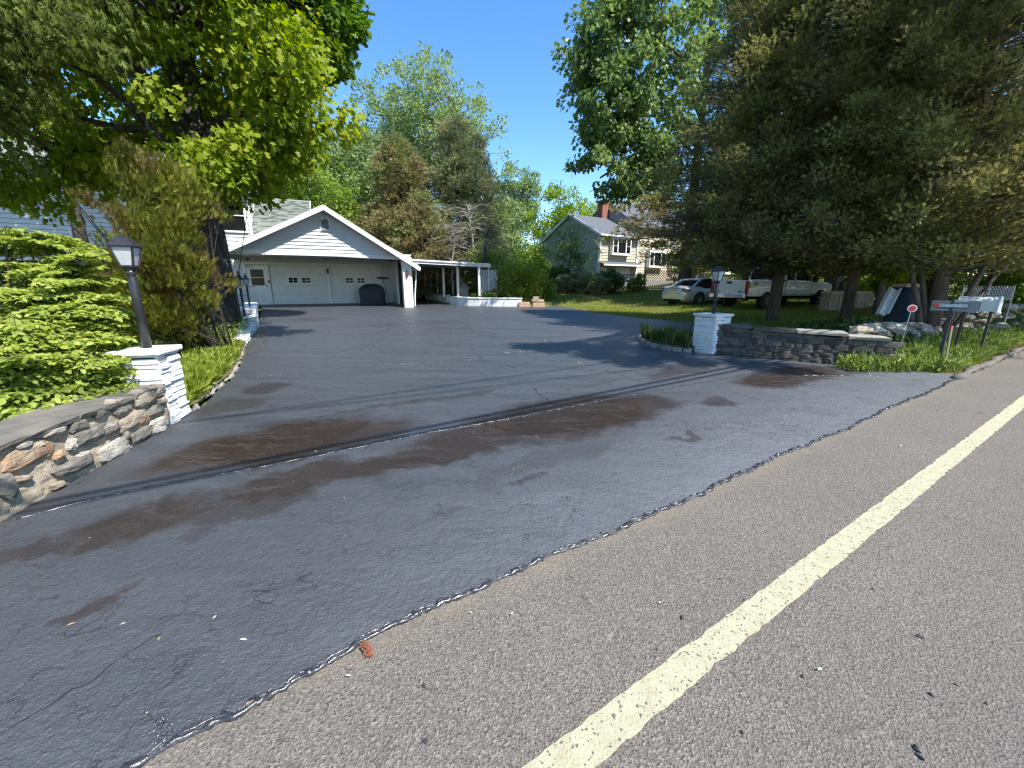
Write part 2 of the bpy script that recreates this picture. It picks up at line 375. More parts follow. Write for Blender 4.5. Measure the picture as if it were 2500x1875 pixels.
# driveway outline (walked round on the surface)
def pl(*a): return [on(u, v) for u, v in a]
WL0 = on(172, 425); WL1 = on(49.8, 495)
WDIR = (WL1 - WL0).normalized(); WDIR.z = 0
left_run = [Vector((-4.6, -1.0, 0)), WL0 + WDIR*4.0, WL0 + WDIR*2.9] + pl((49.8, 495), (110, 462), (173, 423), (188, 415), (204, 406), (218, 391), (232, 380), (241, 365), (246, 349), (250, 340), (257, 329.7), (259, 327))
garage_run = [on(262, 307.5), Vector((-14.6, 22.0, 0)), Vector((-14.0, 24, 0)), Vector((-9, 26.5, 0)), Vector((-10.5, 33, 0)), Vector((-7.9, 33, 0))]
far_run = pl((446.5, 303), (450, 304.7), (479, 306.3), (517, 306.6), (548, 306.8), (556, 305.6), (593, 312.6), (644, 318.7), (696, 322.8), (722, 326), (716, 334), (690, 338), (648, 336.5), (640, 338), (641, 342), (651, 347), (672, 351), (693, 354), (713, 354.5), (840, 366), (878, 368.5), (943, 374), (962, 376.2))
tip = S0 + RD*((far_run[-1] - S0).dot(RD)); start = S0 + RD*((left_run[0] - S0).dot(RD))
s_t = (tip - S0).dot(RD); s_s = (start - S0).dot(RD)
seam = []; k = int((s_t - s_s)/0.025); ph = [rnd.uniform(0, 6) for _ in range(6)]
def seam_off(s): return -0.085*sm(-s, -.15, .95) + 0.016*math.sin(s*2.1+ph[0]) + 0.009*math.sin(s*7+ph[1]) + 0.006*math.sin(s*19+ph[2]) + 0.004*math.sin(s*47+ph[3])
for i in range(k+1):
    s = s_t + (s_s - s_t)*i/k; o = seam_off(s) + rnd.uniform(-.003, .003)
    seam.append(S0 + RD*s + RN*o)
outline = left_run + garage_run + far_run + seam
bm = bmesh.new(); vs = [bm.verts.new((p.x, p.y, max(0.02*dd(p.x, p.y), 0) + 0.009)) for p in outline]
es = [bm.edges.new((vs[i], vs[(i+1) % len(vs)])) for i in range(len(vs))]
bmesh.ops.triangle_fill(bm, use_beauty=True, edges=es, normal=(0, 0, 1))
bmesh.ops.recalc_face_normals(bm, faces=bm.faces)
if sum(f.normal.z for f in bm.faces) < 0: bmesh.ops.reverse_faces(bm, faces=bm.faces)
me = bpy.data.meshes.new('driveway'); bm.to_mesh(me); bm.free()
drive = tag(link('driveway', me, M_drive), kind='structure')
# thick glossy bead of sealer along the road edge
mb = MB(); pts = []; rr = []
s = -6.0
while s < s_t - .05:
    o = seam_off(s); p = S0 + RD*s + RN*(o + .012 + rnd.uniform(-.006, .006)); pts.append((p.x, p.y, .004 + rnd.uniform(-.002, .004))); rr.append(rnd.choice([.003, .007, .011, .015, .019]))
    s += rnd.uniform(.012, .034)
mb.tube(pts, rr, 6)
pts2 = [(p[0]+RN.x*.018+rnd.uniform(-.008, .008), p[1]+RN.y*.018+rnd.uniform(-.008, .008), .008) for p in pts]; mb.tube(pts2, [rnd.choice([.002, .005, .009]) for _ in pts2], 5)
for i in range(190):
    q = on(352*1024/2212 + rnd.gauss(0, 5), 1572*1024/2212 + rnd.gauss(0, 9)); an = rnd.uniform(-.3, 1.6); dx, dy = math.cos(an)*.016, math.sin(an)*.016; mb.tube([(q.x-dx, q.y-dy, q.z+.001), (q.x, q.y, q.z+rnd.uniform(.004, .009)), (q.x+dx, q.y+dy, q.z+.001)], [.002, rnd.uniform(.004, .007), .002], 5)
mb.build('sealer_bead', M_tar, drive, smooth=True, kind='stuff')
def bead(pxs, name, r0, gap=0.0, drop=0.0, amp=0.01):
    P = [on(*S(*p)) for p in pxs]; m_ = MB(); seg = []; rs = []
    for a, b2 in zip(P[:-1], P[1:]):
        ln = (b2-a).length; kk = max(2, int(ln/0.03))
        for i in range(kk):
            q = a.lerp(b2, i/kk) + RN*rnd.uniform(-amp, amp)
            if rnd.random() < gap and len(seg) > 3: m_.tube(seg, rs, 5); seg = []; rs = []
            seg.append((q.x, q.y, gz(q.x, q.y) + .009 + drop)); rs.append(r0*rnd.uniform(.4, 1.3))
    if len(seg) > 2: m_.tube(seg, rs, 5)
    o = m_.build(name, M_tar, drive, smooth=True); return o
bead([(40, 1272), (200, 1228), (396, 1184), (600, 1150), (791, 1112), (1020, 1064), (1250, 1023), (1400, 993), (1570, 961), (1740, 932), (1880, 905)], 'asphalt_joint', .009, .004)
bead([(568, 930), (694, 912), (850, 898), (1000, 888), (1170, 878), (1226, 862), (1300, 858)], 'asphalt_joint', .0045, .10, -.002)
bead([(880, 858), (960, 851), (1100, 848), (1225, 838), (1450, 826)], 'asphalt_joint', .004, .16, -.002)
bead([(1300, 878), (1400, 886), (1480, 884), (1600, 880)], 'asphalt_joint', .006, .15, -.001)
bead([(1960, 918), (2060, 918), (2180, 920)], 'asphalt_joint', .006, .1, -.001)

# open cracks: sunk dark crevices drawn as narrow ragged strips
M_crack = simple('crack_dark', (0.008, 0.008, 0.009), 0.8, (0.015, 0.015, 0.015), 30)
def crack(pxs, wd, sc=S):
    P = [on(*sc(*p)) for p in pxs]; m_ = MB(); pts = []
    for a, b2 in zip(P[:-1], P[1:]):
        sg = [a, b2]; am = (b2-a).length*.16
        while (sg[1]-sg[0]).length > .04:
            ns = []
            for p_, q_ in zip(sg[:-1], sg[1:]): m2 = p_.lerp(q_, .5) + Vector((rnd.uniform(-am, am), rnd.uniform(-am, am), 0)); ns += [p_, m2]
            sg = ns + [sg[-1]]; am *= .55
        pts += sg[:-1]
    for i, p in enumerate(pts):
        w2 = wd*.55*(.12 + abs(math.sin(i*.37))*rnd.uniform(.2, 1.1))
        t_ = (pts[min(i+1, len(pts)-1)] - pts[max(0, i-1)]).normalized(); nn = Vector((-t_.y, t_.x, 0))
        for q in (p + nn*w2, p - nn*w2): m_.v.append((q.x, q.y, gz(q.x, q.y) + .0135))
    for i in range(len(pts)-1): m_.f.append((2*i, 2*i+1, 2*i+3, 2*i+2))
    return m_.build('crack', M_crack, drive)
crack([(1300, 948), (1325, 968), (1345, 985), (1385, 1000), (1430, 1008), (1480, 1018)], .016)
crack([(1145, 855), (1165, 866), (1168, 880), (1240, 892), (1262, 902)], .014)
crack([(1235, 884), (1300, 888), (1400, 900), (1450, 905)], .012)
crack([(1480, 905), (1540, 925), (1610, 937)], .014)
crack([(1100, 782), (1140, 795), (1150, 812), (1220, 826)], .02)
crack([(900, 770), (950, 800), (930, 815)], .02)
crack([(0, 1800), (120, 1730), (240, 1660), (330, 1590), (420, 1545)], .006)
crack([(590, 1450), (690, 1440), (790, 1395)], .005)
crack([(620, 1460), (670, 1480), (660, 1500)], .004)
crack([(160, 1575), (260, 1500), (300, 1490)], .004)

# small litter lying about
M_stone = simple('dark_pebble', (0.03, 0.03, 0.032), 0.6, (0.06, 0.06, 0.06), 40)
M_leaf_dry = simple('dry_leaf', (0.34, 0.25, 0.13), 0.7, (0.27, 0.16, 0.08), 30)
M_seed = simple('pale_seed', (0.62, 0.56, 0.40), 0.6)
def rock_mesh(name, seed, dims, n=14, flat=0.0, jit=.25, e=2.6):
    r_ = random.Random(seed); bm = bmesh.new()
    for i in range(n):
        th = math.acos(r_.uniform(-1, 1)); ph_ = r_.uniform(0, 2*math.pi)
        v = [math.sin(th)*math.cos(ph_), math.sin(th)*math.sin(ph_), math.cos(th)]
        q = sum(abs(c)**e for c in v)**(-1/e); s_ = q*(1 - jit*r_.random()*.6)
        bm.verts.new((v[0]*s_*dims[0]/2, v[1]*s_*dims[1]/2, v[2]*s_*dims[2]/2))
    r2 = bmesh.ops.convex_hull(bm, input=bm.verts)
    bmesh.ops.delete(bm, geom=[g_ for g_ in r2['geom_interior'] if isinstance(g_, bmesh.types.BMVert)], context='VERTS')
    me = bpy.data.meshes.new(name); bm.to_mesh(me); bm.free(); return me
peb = [rock_mesh('pebble', i, (.022, .015, .010), 12) for i in range(4)]
def peb_at(px, py, s=1.0, lab=None):
    p = on(*S(px, py)); o = link('pebble', peb[rnd.randrange(4)], M_stone, None, (p.x, p.y, p.z+.004*s), (0, 0, rnd.uniform(0, 6)), (s, s, s))
    return tag(o, lab or 'small black pebble lying on the old grey asphalt', 'pebble', 'black pebbles on the road')
for px, py, s, lab in [(1036, 1676, 1.2, 'black pebble on the road in line below the rusty brown cone scrap'), (1664, 1509, 1.5, 'larger black pebble close to the upper side of the painted edge line'), (2247, 1556, 1.5, 'slim black pebble alone beyond the painted line at right'),
    (1039, 1813, 1.3, None), (2276, 1698, 1.2, None), (2338, 1672, 1.2, None), (2240, 1830, 1.6, None), (1960, 1653, 1.0, None), (1758, 1414, 1.0, None), (2409, 1718, 1.0, None),
    (1812, 1790, .9, None), (1605, 1587, .8, None), (1818, 1465, .8, None), (1120, 1733, .7, None), (2245, 1850, 1.4, None), (2130, 1438, .7, None), (1629, 1304, .8, None)]:
    o = peb_at(px, py, s, lab)
    if lab and 'group' in o: del o['group']
def leafm():
    m_ = MB(); m_.add([(0, -1, 0), (.3, -.4, .06), (.32, .3, .1), (0, 1, .02), (-.32, .3, .12), (-.3, -.4, .05), (0, 0, -.04)], [(0, 1, 6), (1, 2, 6), (2, 3, 6), (3, 4, 6), (4, 5, 6), (5, 0, 6)])
    return m_.mesh('fallen_leaf')
LM = leafm(); LM2 = LM.copy()
for i, (px, py, s, m_, nm, lab) in enumerate([(176, 1529, .017, M_leaf_dry, 'leaf', None), (390, 1565, .012, M_leaf_dry, 'leaf', None), (595, 1567, .016, M_seed, 'seed', None), (525, 1512, .011, M_seed, 'seed', None), (612, 1725, .018, M_leaf_dry, 'leaf', 'orange dry leaf on the road just below the drive edge'),
    (771, 1105, .022, M_leaf_dry, 'leaf', 'tan dry leaf beside the long tar joint'), (2000, 1639, .014, M_seed, 'seed', 'pale curled seed pod beyond the painted line'), (1611, 1476, .009, M_seed, 'seed', None), (220, 1318, .008, M_seed, 'seed', None), (302, 1528, .010, M_seed, 'seed', None),
    (2198, 1091, .02, M_seed, 'seed', None), (1500, 1052, .01, M_seed, 'seed', None), (1253, 1148, .009, M_seed, 'seed', None), (1149, 1500, .01, M_seed, 'seed', None), (1250, 1503, .012, M_seed, 'seed', None), (850, 1655, .012, M_seed, 'seed', None)]):
    p = on(*S(px, py)); me_ = LM if m_ is M_leaf_dry else LM2
    o = link('fallen_leaf' if nm == 'leaf' else 'seed_pod', me_, m_, None, (p.x, p.y, p.z + .0135), (rnd.uniform(-.2, .2), 0, rnd.uniform(0, 6)), (s, s, s))
    tag(o, lab or ('tan dry leaf fallen on the dark drive' if nm == 'leaf' else 'tiny pale seed lying on the paving'), 'leaf' if nm == 'leaf' else 'seed', None if lab else ('tan leaves on the drive' if nm == 'leaf' else 'pale seeds on the paving'))
# squashed rusty cone at the drive edge: rows of scales
M_rust = simple('rusty_cone', (0.24, 0.085, 0.038), 0.75, (0.11, 0.04, 0.022), 90, 80, .6, .004)
cr = thing('pine_cone', 'squashed rusty orange cone lying at the edge of the drive', 'cone', on(*S(897, 1592)), R(40))
mb = MB(); mb.lathe([(.002, -.055), (.010, -.045), (.013, 0), (.010, .04), (.002, .05)], n=8)
core = mb.build('core', M_rust, cr, rot=(math.pi/2, 0, 0), loc=(0, 0, .012))
scm = MB().add([(0, 0, 0), (.007, .004, .012), (0, -.002, .020), (-.007, .004, .012)], [(0, 1, 2), (0, 2, 3)]).mesh('scale')
for i in range(13):
    for k in range(7):
        an = -1.4 + k*.46 + (i % 2)*.23; y = -.048 + i*.0078; r_ = .0125*(1 - (abs(y)/.06)**2) + .002
        link('scale', scm, M_rust, cr, (math.sin(an)*r_, y, .012+math.cos(an)*r_*.8), (R(-25)+rnd.uniform(-.5, .5), an+rnd.uniform(-.3, .3), rnd.uniform(-.4, .4)), (rnd.uniform(.7, 1.1),)*3); cr.scale = (.8,)*3
# ------------------------------------------------------------------ building materials
M_white = simple('white_paint', (0.68, 0.685, 0.68), 0.55, (0.62, 0.625, 0.62), 3, 40, .15, .004)
M_white2 = simple('white_masonry_paint', (0.76, 0.76, 0.74), 0.7, (0.60, 0.585, 0.54), 7, 34, 1.0, .018, contrast=(.52, .78), speck=((.30, .28, .23), 23, .69))
M_trim = simple('white_trim', (0.76, 0.76, 0.75), 0.45, (0.70, 0.70, 0.69), 3)
M_siding = simple('white_siding', (0.58, 0.59, 0.60), 0.5, (0.53, 0.54, 0.55), 1.2, 25, .1, .003)
M_glass = simple('dark_window_glass', (0.010, 0.011, 0.012), 0.08, (0.02, 0.02, 0.019), 1.5, spec=0.12)
M_black = simple('black_painted_metal', (0.018, 0.018, 0.021), 0.38, (0.028, 0.028, 0.032), 25, 45, .15, .003)
M_frost = simple('frosted_lamp_glass', (0.52, 0.53, 0.52), 0.25, (0.42, 0.43, 0.42), 12)
M_conc = simple('concrete_block', (0.42, 0.41, 0.38), 0.9, (0.32, 0.31, 0.28), 6, 60, .6, .008)
M_slate = simple('slate_cap', (0.095, 0.09, 0.08), 0.8, (0.17, 0.15, 0.12), 5, 40, .6, .01)
M_mortar = simple('sandy_mortar', (0.46, 0.385, 0.285), 0.95, (0.34, 0.28, 0.20), 8, 110, 1.0, .012)
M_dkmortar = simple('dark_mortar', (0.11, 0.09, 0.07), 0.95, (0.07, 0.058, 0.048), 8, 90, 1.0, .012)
def stonemat(nm, a, b_, c_):
    m, t, b = newmat(nm); P = geo_pos(t)
    mp = t.nodes.new('ShaderNodeMapping'); mp.inputs['Rotation'].default_value = (.2, R(-14), 0); mp.inputs['Scale'].default_value = (1, 1, 3.2); t.links.new(P, mp.inputs[0])
    h = noise(t, mp.outputs[0], 13, 7, .7)
    c = mx(t, rng_(t, h, .35, .62), a, b_); c = mx(t, rng_(t, noise(t, P, 6, 4, .7), .52, .66), c, c_)
    t.links.new(c, b.inputs['Base Color']); b.inputs['Roughness'].default_value = .85
    bump(t, b, h, 1.0, .03); bump(t, b, noise(t, P, 120, 3), .5, .004); return m
M_st = [stonemat('stone_tan', (.38, .31, .22), (.28, .23, .17), (.42, .37, .29)), stonemat('stone_orange', (.44, .27, .16), (.33, .22, .14), (.42, .34, .24)),
        stonemat('stone_grey', (.25, .225, .185), (.17, .155, .13), (.36, .32, .26)), stonemat('stone_dark', (.12, .11, .095), (.19, .175, .15), (.26, .235, .2)),
        stonemat('stone_pale', (.45, .42, .35), (.36, .33, .28), (.5, .47, .42))]
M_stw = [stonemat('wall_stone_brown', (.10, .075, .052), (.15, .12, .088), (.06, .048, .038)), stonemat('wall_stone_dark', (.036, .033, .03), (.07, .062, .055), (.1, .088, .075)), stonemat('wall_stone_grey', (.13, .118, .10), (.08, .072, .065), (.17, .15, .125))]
M_brick = simple('red_brick', (0.30, 0.11, 0.07), 0.85, (0.20, 0.08, 0.055), 9, 60, .5, .006)
M_wood_raw = simple('raw_timber', (0.52, 0.34, 0.22), 0.75, (0.42, 0.25, 0.16), 7, 40, .3, .004)
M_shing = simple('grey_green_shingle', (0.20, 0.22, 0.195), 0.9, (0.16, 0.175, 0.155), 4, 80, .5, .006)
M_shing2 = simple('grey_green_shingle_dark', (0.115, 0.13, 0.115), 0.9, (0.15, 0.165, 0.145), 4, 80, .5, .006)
M_darkwood = simple('dark_boards', (0.022, 0.016, 0.013), 0.7, (0.035, 0.028, 0.022), 6)

# ------------------------------------------------------------------ left stone wall (along the drive mouth) and its pillar
def hull_mesh(name, pts):
    bm = bmesh.new()
    for p in pts: bm.verts.new(p)
    r2 = bmesh.ops.convex_hull(bm, input=bm.verts)
    bmesh.ops.delete(bm, geom=[g_ for g_ in r2['geom_interior'] if isinstance(g_, bmesh.types.BMVert)], context='VERTS')
    me = bpy.data.meshes.new(name); bm.to_mesh(me); bm.free(); return me
def rough(me, seed, cuts=2, amp=.0065):
    bm = bmesh.new(); bm.from_mesh(me); bmesh.ops.subdivide_edges(bm, edges=bm.edges, cuts=cuts, use_grid_fill=True); bmesh.ops.triangulate(bm, faces=bm.faces)
    for v in bm.verts:
        n = noise_.noise_vector(v.co*16 + Vector((seed*7, 0, 0))) + noise_.noise_vector(v.co*Vector((30, 30, 75)))*.6; v.co += n*amp
    bm.to_mesh(me); bm.free(); return me
from mathutils import noise as noise_
wall_l = thing('stone_wall', 'tan and orange fieldstone wall with slate cap left of the drive, under the bright shrub', 'wall')
wd = WDIR; wn = Vector((-wd.y, wd.x, 0)); wn = wn if wn.x > 0 else -wn          # wn points to the drive
W0 = WL0 + wd*0.02; WH = 0.50; WT = 0.42
def wl(s, h, o):      # along wall, height, out of the face
    p = W0 + wd*s + wn*o; return Vector((p.x, p.y, gz(p.x, p.y)*0 + h + 0.02))
mb = MB(); n = 230; LW = 5.2
prof = lambda s, h: .008*math.sin(s*13+h*9) + .006*math.sin(s*31-h*23)
for i in range(n+1):
    s = LW*i/n
    for j in range(22):
        h = -.08 + (WH+.06)*j/21; p = wl(s, h, prof(s, h) - .002 + .010*noise_.noise(Vector((s*22, h*26, 0))) + .005*noise_.noise(Vector((s*70, h*70, 3)))); mb.v.append(tuple(p))
    mb.v.append(tuple(wl(s, WH-.02, -WT))); mb.v.append(tuple(wl(s, -.08, -WT)))
for i in range(n):
    for j in range(23): a = i*24+j; mb.f.append((a, a+24, a+25, a+1))
mb.f.append(tuple(range(24))); mb.f.append(tuple(reversed(range(n*24, n*24+24))))
mb.build('mortar_body', M_mortar, wall_l, smooth=False)
def face_hit(cx, cy):   # px of the 1936-wide crop -> wall coordinates
    u = cx*.2893*.4096; v = (800 + cy*.2893)*.4096; r = ray(u, v)
    t = (W0 - Vector((0, 0, CH))).dot(wn)/r.dot(wn); p = Vector((0, 0, CH)) + r*t; q = p - W0
    return q.dot(wd), p.z - .02
ST = [(230, 1075, 500, 200, -24, 1), (600, 1165, 400, 110, -25, 3), (170, 990, 160, 60, -25, 2), (300, 985, 90, 60, -10, 4), (730, 905, 330, 150, -22, 3), (640, 830, 180, 110, -12, 3),
      (585, 985, 60, 130, 0, 4), (900, 850, 190, 100, -25, 2), (1010, 670, 200, 130, -25, 2), (1100, 790, 300, 110, -32, 0), (1180, 770, 140, 100, -40, 1), (1200, 590, 210, 160, -30, 0),
      (1325, 530, 80, 110, -10, 2), (1300, 700, 170, 100, -22, 2), (1350, 620, 80, 60, -20, 0), (1180, 905, 230, 90, -32, 3), (950, 1030, 300, 150, -28, 4), (1340, 800, 170, 90, -30, 4), (1050, 910, 60, 80, 0, 2),
      (40, 1345, 150, 230, -20, 2), (165, 1275, 170, 60, -12, 0), (480, 1075, 110, 70, -30, 1), (1150, 560, 90, 60, -20, 3), (950, 645, 90, 90, 10, 0), (420, 880, 230, 60, -20, 4), (1310, 865, 190, 60, -18, 4),
      (820, 720, 120, 80, -15, 3), (1240, 540, 60, 50, 0, 4), (1390, 740, 50, 120, 0, 0), (90, 1130, 60, 50, 0, 0), (1040, 980, 60, 90, 20, 2), (470, 1330, 120, 60, -25, 0), (700, 1075, 130, 60, -20, 4)]
for i, (cx, cy_, w_, h_, an, mt) in enumerate(ST):
    pts = []; out = rnd.uniform(.030, .055); n8 = 11; r_ = random.Random(i+50); kx = [r_.uniform(.8, 1.12) for _ in range(n8)]
    for k in range(n8):
        th = 2*math.pi*k/n8; c_, s_ = math.cos(th), math.sin(th)
        ex = math.copysign(abs(c_)**.55, c_)*w_/2*kx[k]; ey = math.copysign(abs(s_)**.6, s_)*h_/2*kx[(k*3) % n8]
        ca, sa = math.cos(R(an)), math.sin(R(an)); X = cx + ex*ca - ey*sa; Y = cy_ + ex*sa + ey*ca
        s, h = face_hit(X, Y); sc_, hc = face_hit(cx, cy_)
        pts.append(wl(s, h, -.03)); pts.append(wl(sc_+(s-sc_)*.96, hc+(h-hc)*.94, out*.55))
        if k % 2: pts.append(wl(sc_+(s-sc_)*.62, hc+(h-hc)*.55, out*r_.uniform(.8, 1.15)))
    link('stone', rough(hull_mesh('stone', pts), i), M_st[mt], wall_l)
# stones beyond the frame edge, then the slate slabs of the cap
for i in range(22):
    s = 2.2 + (i % 8)*.38 + rnd.uniform(-.05, .05); h = .08 + (i//8)*.16
    pts = [wl(s + x*.17*rnd.uniform(.8, 1.1), h + z*.065*rnd.uniform(.8, 1.1), o) for x in (-1, -.4, .4, 1) for z in (-1, 1) for o in (-.03, .03)] + [wl(s, h, .05)]
    link('stone', hull_mesh('stone', pts), M_st[i % 5], wall_l)
s = -.02
while s < LW:
    ln = rnd.uniform(.42, .8); g_ = .012
    pts = []
    for (a, b_) in ((s+g_, .035), (s+ln*.5, .05), (s+ln-g_, .038), (s+ln-g_, -WT-.03), (s+ln*.5, -WT-.04), (s+g_, -WT-.03)):
        for h in (WH-.018, WH+.022): pts.append(wl(a+rnd.uniform(-.006, .006), h+rnd.uniform(-.003, .003), b_+rnd.uniform(-.012, .012)))
    link('cap_slab', rough(hull_mesh('cap_slab', pts), s*3, 4, .008), M_slate, wall_l); s += ln

def pillar(label, base, ax, wx, wy, ht, courses, seed, name='gate_pillar'):
    """ax: unit vector of the face shown on the left; other face is ax turned -90"""
    r_ = random.Random(seed); root = thing(name, label, 'pillar', base, math.atan2(ax.y, ax.x))
    MB().box((wx/2, wy/2, ht/2-.06), (wx-.03, wy-.03, ht), None).build('core', M_white2, root)
    chh = (ht-.03)/courses
    for c in range(courses):
        z = c*chh + chh/2
        for side, (L_, D_) in enumerate(((wx, wy), (wy, wx), (wx, wy), (wy, wx))):
            nb = 2; cuts = [0.0] + [ (.5 + r_.uniform(-.14, .14)) if c % 2 else (.33 + r_.uniform(-.1, .1)) ] + [1.0]
            for b in range(nb):
                a0, a1 = cuts[b]*L_, cuts[b+1]*L_; o = r_.uniform(.0, .020); dz = r_.uniform(-.009, .009)
                pts = []
                for a in (a0+.002, (a0+a1)/2, a1-.002):
                    for zz in (z-chh*.48+dz+r_.uniform(-.006, .006), z+chh*.41+dz+r_.uniform(-.005, .005)):
                        for q in (.03, -.008-o+(.009 if zz > z else 0)+r_.uniform(-.003, .003)):
                            if side == 0: p = (a, q, zz)
                            elif side == 1: p = (wx-q, a, zz)
                            elif side == 2: p = (wx-a, wy-q, zz)
                            else: p = (q, wy-a, zz)
                            pts.append(p)
                link('brick', hull_mesh('brick', pts), M_white2, root)
    cpb = MB().box((wx/2, wy/2, ht+.022), (wx+.09, wy+.09, .05)).build('cap', M_white2, root); bevel(cpb, .008)
    MB().box((wx/2, wy/2, ht-.012), (wx+.03, wy+.03, .03)).build('cap_bed', M_white2, root)
    return root
# left pillar stands at the inner end of the wall: road-side face over the wall, drive-side face lit
b0 = WL0; axl = wn*-1                                                     # towards the garden
# corner nearest the drive and the road
pr = on(188, 415); drv = (pr - b0); drv.z = 0; drv.normalize()
ux = Vector((drv.y, -drv.x, 0)); ux = ux if ux.x > 0 else -ux
PWX, PWY = .45, .37
baseL = b0 - ux*PWX + Vector((0, 0, 0)); baseL.z = .05
pil_l = pillar('white painted brick gate pillar rising from the end of the tan fieldstone wall', baseL, ux, PWX, PWY, .80, 13, 3)
# right pillar: its near corner hides at the stone wall
c1 = on(693+20*.0, 352.5)          # left foot of the drive-side face
q1 = Vector(on(692.0, 350.8)); q2 = on(714.5, 355.2)
fx_ = (q2 - q1); fx_.z = 0; fx_.normalize()
baseR = Vector((q1.x, q1.y, .09))
pil_r = pillar('white painted gate pillar in shade at the end of the dark stone wall', baseR, fx_, .50, .50, .80, 12, 9)

def lantern(root, z, r, h, mat_g=M_frost):
    """square tapered lantern: glass body, four corner bars, hipped hood; z is the bottom"""
    rb, rt = r*.55, r
    g = MB(); g.lathe([(rb*.96, 0), (rt*.96, h)], (0, 0, z), 4, math.pi/4); g.build('lamp_glass', mat_g, root)
    fr = MB()
    for k in range(4):
        an = math.pi/4 + k*math.pi/2; a = (rb*math.cos(an), rb*math.sin(an), z-.005); b_ = (rt*math.cos(an), rt*math.sin(an), z+h+.005); fr.beam(a, b_, .016*r/.13, .016*r/.13)
        an2 = an + math.pi/2
        for rr_, zz in ((rb, z), (rt, z+h)): fr.beam((rr_*math.cos(an), rr_*math.sin(an), zz), (rr_*math.cos(an2), rr_*math.sin(an2), zz), .016*r/.13, .014*r/.13)
    fr.build('lamp_frame', M_black, root)
    hd = MB(); hd.lathe([(rt*1.12, 0), (rt*1.14, h*.06), (rt*.62, h*.42), (rt*.58, h*.47), (rt*.3, h*.55)], (0, 0, z+h), 4, math.pi/4); hd.build('lamp_hood', M_black, root)
    nk = MB(); nk.lathe([(rb*.55, -.06), (rb*.75, -.03), (rb*.98, 0)], (0, 0, z), 8); nk.build('collar', M_black, root)
    return root
pc = baseL + ux*PWX*.60 + Vector((-ux.y, ux.x, 0))*PWY*.55
lm = thing('post_lamp', 'black post lamp with frosted lantern on top of the sunny left gate pillar', 'lamp', (pc.x, pc.y, .05+.80+.047), R(20))
po = MB(); po.lathe([(.043, 0), (.040, .72), (.030, .74), (.044, .76), (.044, .80)], n=14); po.build('post', M_black, lm, smooth=True)
lantern(lm, .84, .132, .185)
pc = baseR + fx_*.25 + Vector((-fx_.y, fx_.x, 0))*.25
lm2 = thing('post_lamp', 'black post lamp with frosted lantern on the shaded right gate pillar', 'lamp', (pc.x, pc.y, .09+.847), math.atan2(fx_.y, fx_.x)-R(5))
po = MB(); po.lathe([(.04, 0), (.04, .60), (.03, .62), (.042, .64), (.042, .67)], n=12); po.build('post', M_black, lm2, smooth=True)
lantern(lm2, .70, .13, .20)

# ------------------------------------------------------------------ dark stone wall right of the drive
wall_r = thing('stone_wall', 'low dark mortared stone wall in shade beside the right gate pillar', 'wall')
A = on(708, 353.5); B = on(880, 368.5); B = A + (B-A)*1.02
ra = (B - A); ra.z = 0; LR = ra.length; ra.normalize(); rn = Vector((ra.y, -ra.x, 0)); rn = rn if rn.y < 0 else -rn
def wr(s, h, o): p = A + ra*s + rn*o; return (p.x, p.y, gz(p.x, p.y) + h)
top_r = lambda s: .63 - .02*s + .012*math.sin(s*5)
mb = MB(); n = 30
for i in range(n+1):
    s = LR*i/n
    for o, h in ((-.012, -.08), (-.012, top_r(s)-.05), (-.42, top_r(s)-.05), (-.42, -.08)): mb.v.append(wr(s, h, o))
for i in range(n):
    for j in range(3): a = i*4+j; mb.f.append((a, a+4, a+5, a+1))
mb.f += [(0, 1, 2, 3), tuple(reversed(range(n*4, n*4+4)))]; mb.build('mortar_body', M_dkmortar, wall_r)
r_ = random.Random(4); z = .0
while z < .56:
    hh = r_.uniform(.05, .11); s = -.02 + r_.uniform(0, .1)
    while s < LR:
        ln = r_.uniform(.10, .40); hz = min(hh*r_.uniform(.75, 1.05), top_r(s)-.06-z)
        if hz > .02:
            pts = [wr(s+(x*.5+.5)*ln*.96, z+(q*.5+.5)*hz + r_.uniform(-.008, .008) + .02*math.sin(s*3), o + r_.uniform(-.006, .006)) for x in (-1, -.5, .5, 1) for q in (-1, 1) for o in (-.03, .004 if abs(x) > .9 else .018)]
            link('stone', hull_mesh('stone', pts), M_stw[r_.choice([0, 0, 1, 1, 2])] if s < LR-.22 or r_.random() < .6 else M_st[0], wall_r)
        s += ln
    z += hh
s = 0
M_caps = simple('pale_cap', (0.30, 0.275, 0.225), 0.9, (0.2, 0.18, 0.15), 6, 50, .7, .012)  # cap stone paler than the stones of the wall face
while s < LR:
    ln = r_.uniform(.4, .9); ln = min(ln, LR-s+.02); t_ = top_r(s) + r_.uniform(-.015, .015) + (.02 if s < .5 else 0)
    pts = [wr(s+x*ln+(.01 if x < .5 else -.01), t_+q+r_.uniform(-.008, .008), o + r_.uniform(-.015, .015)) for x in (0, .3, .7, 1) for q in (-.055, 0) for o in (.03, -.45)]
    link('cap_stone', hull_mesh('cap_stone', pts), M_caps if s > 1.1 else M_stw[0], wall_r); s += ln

# tumbled rock wall behind the mail boxes
rw = thing('rock_wall', 'tumbled grey fieldstone wall running up the bank behind the mail boxes', 'wall')
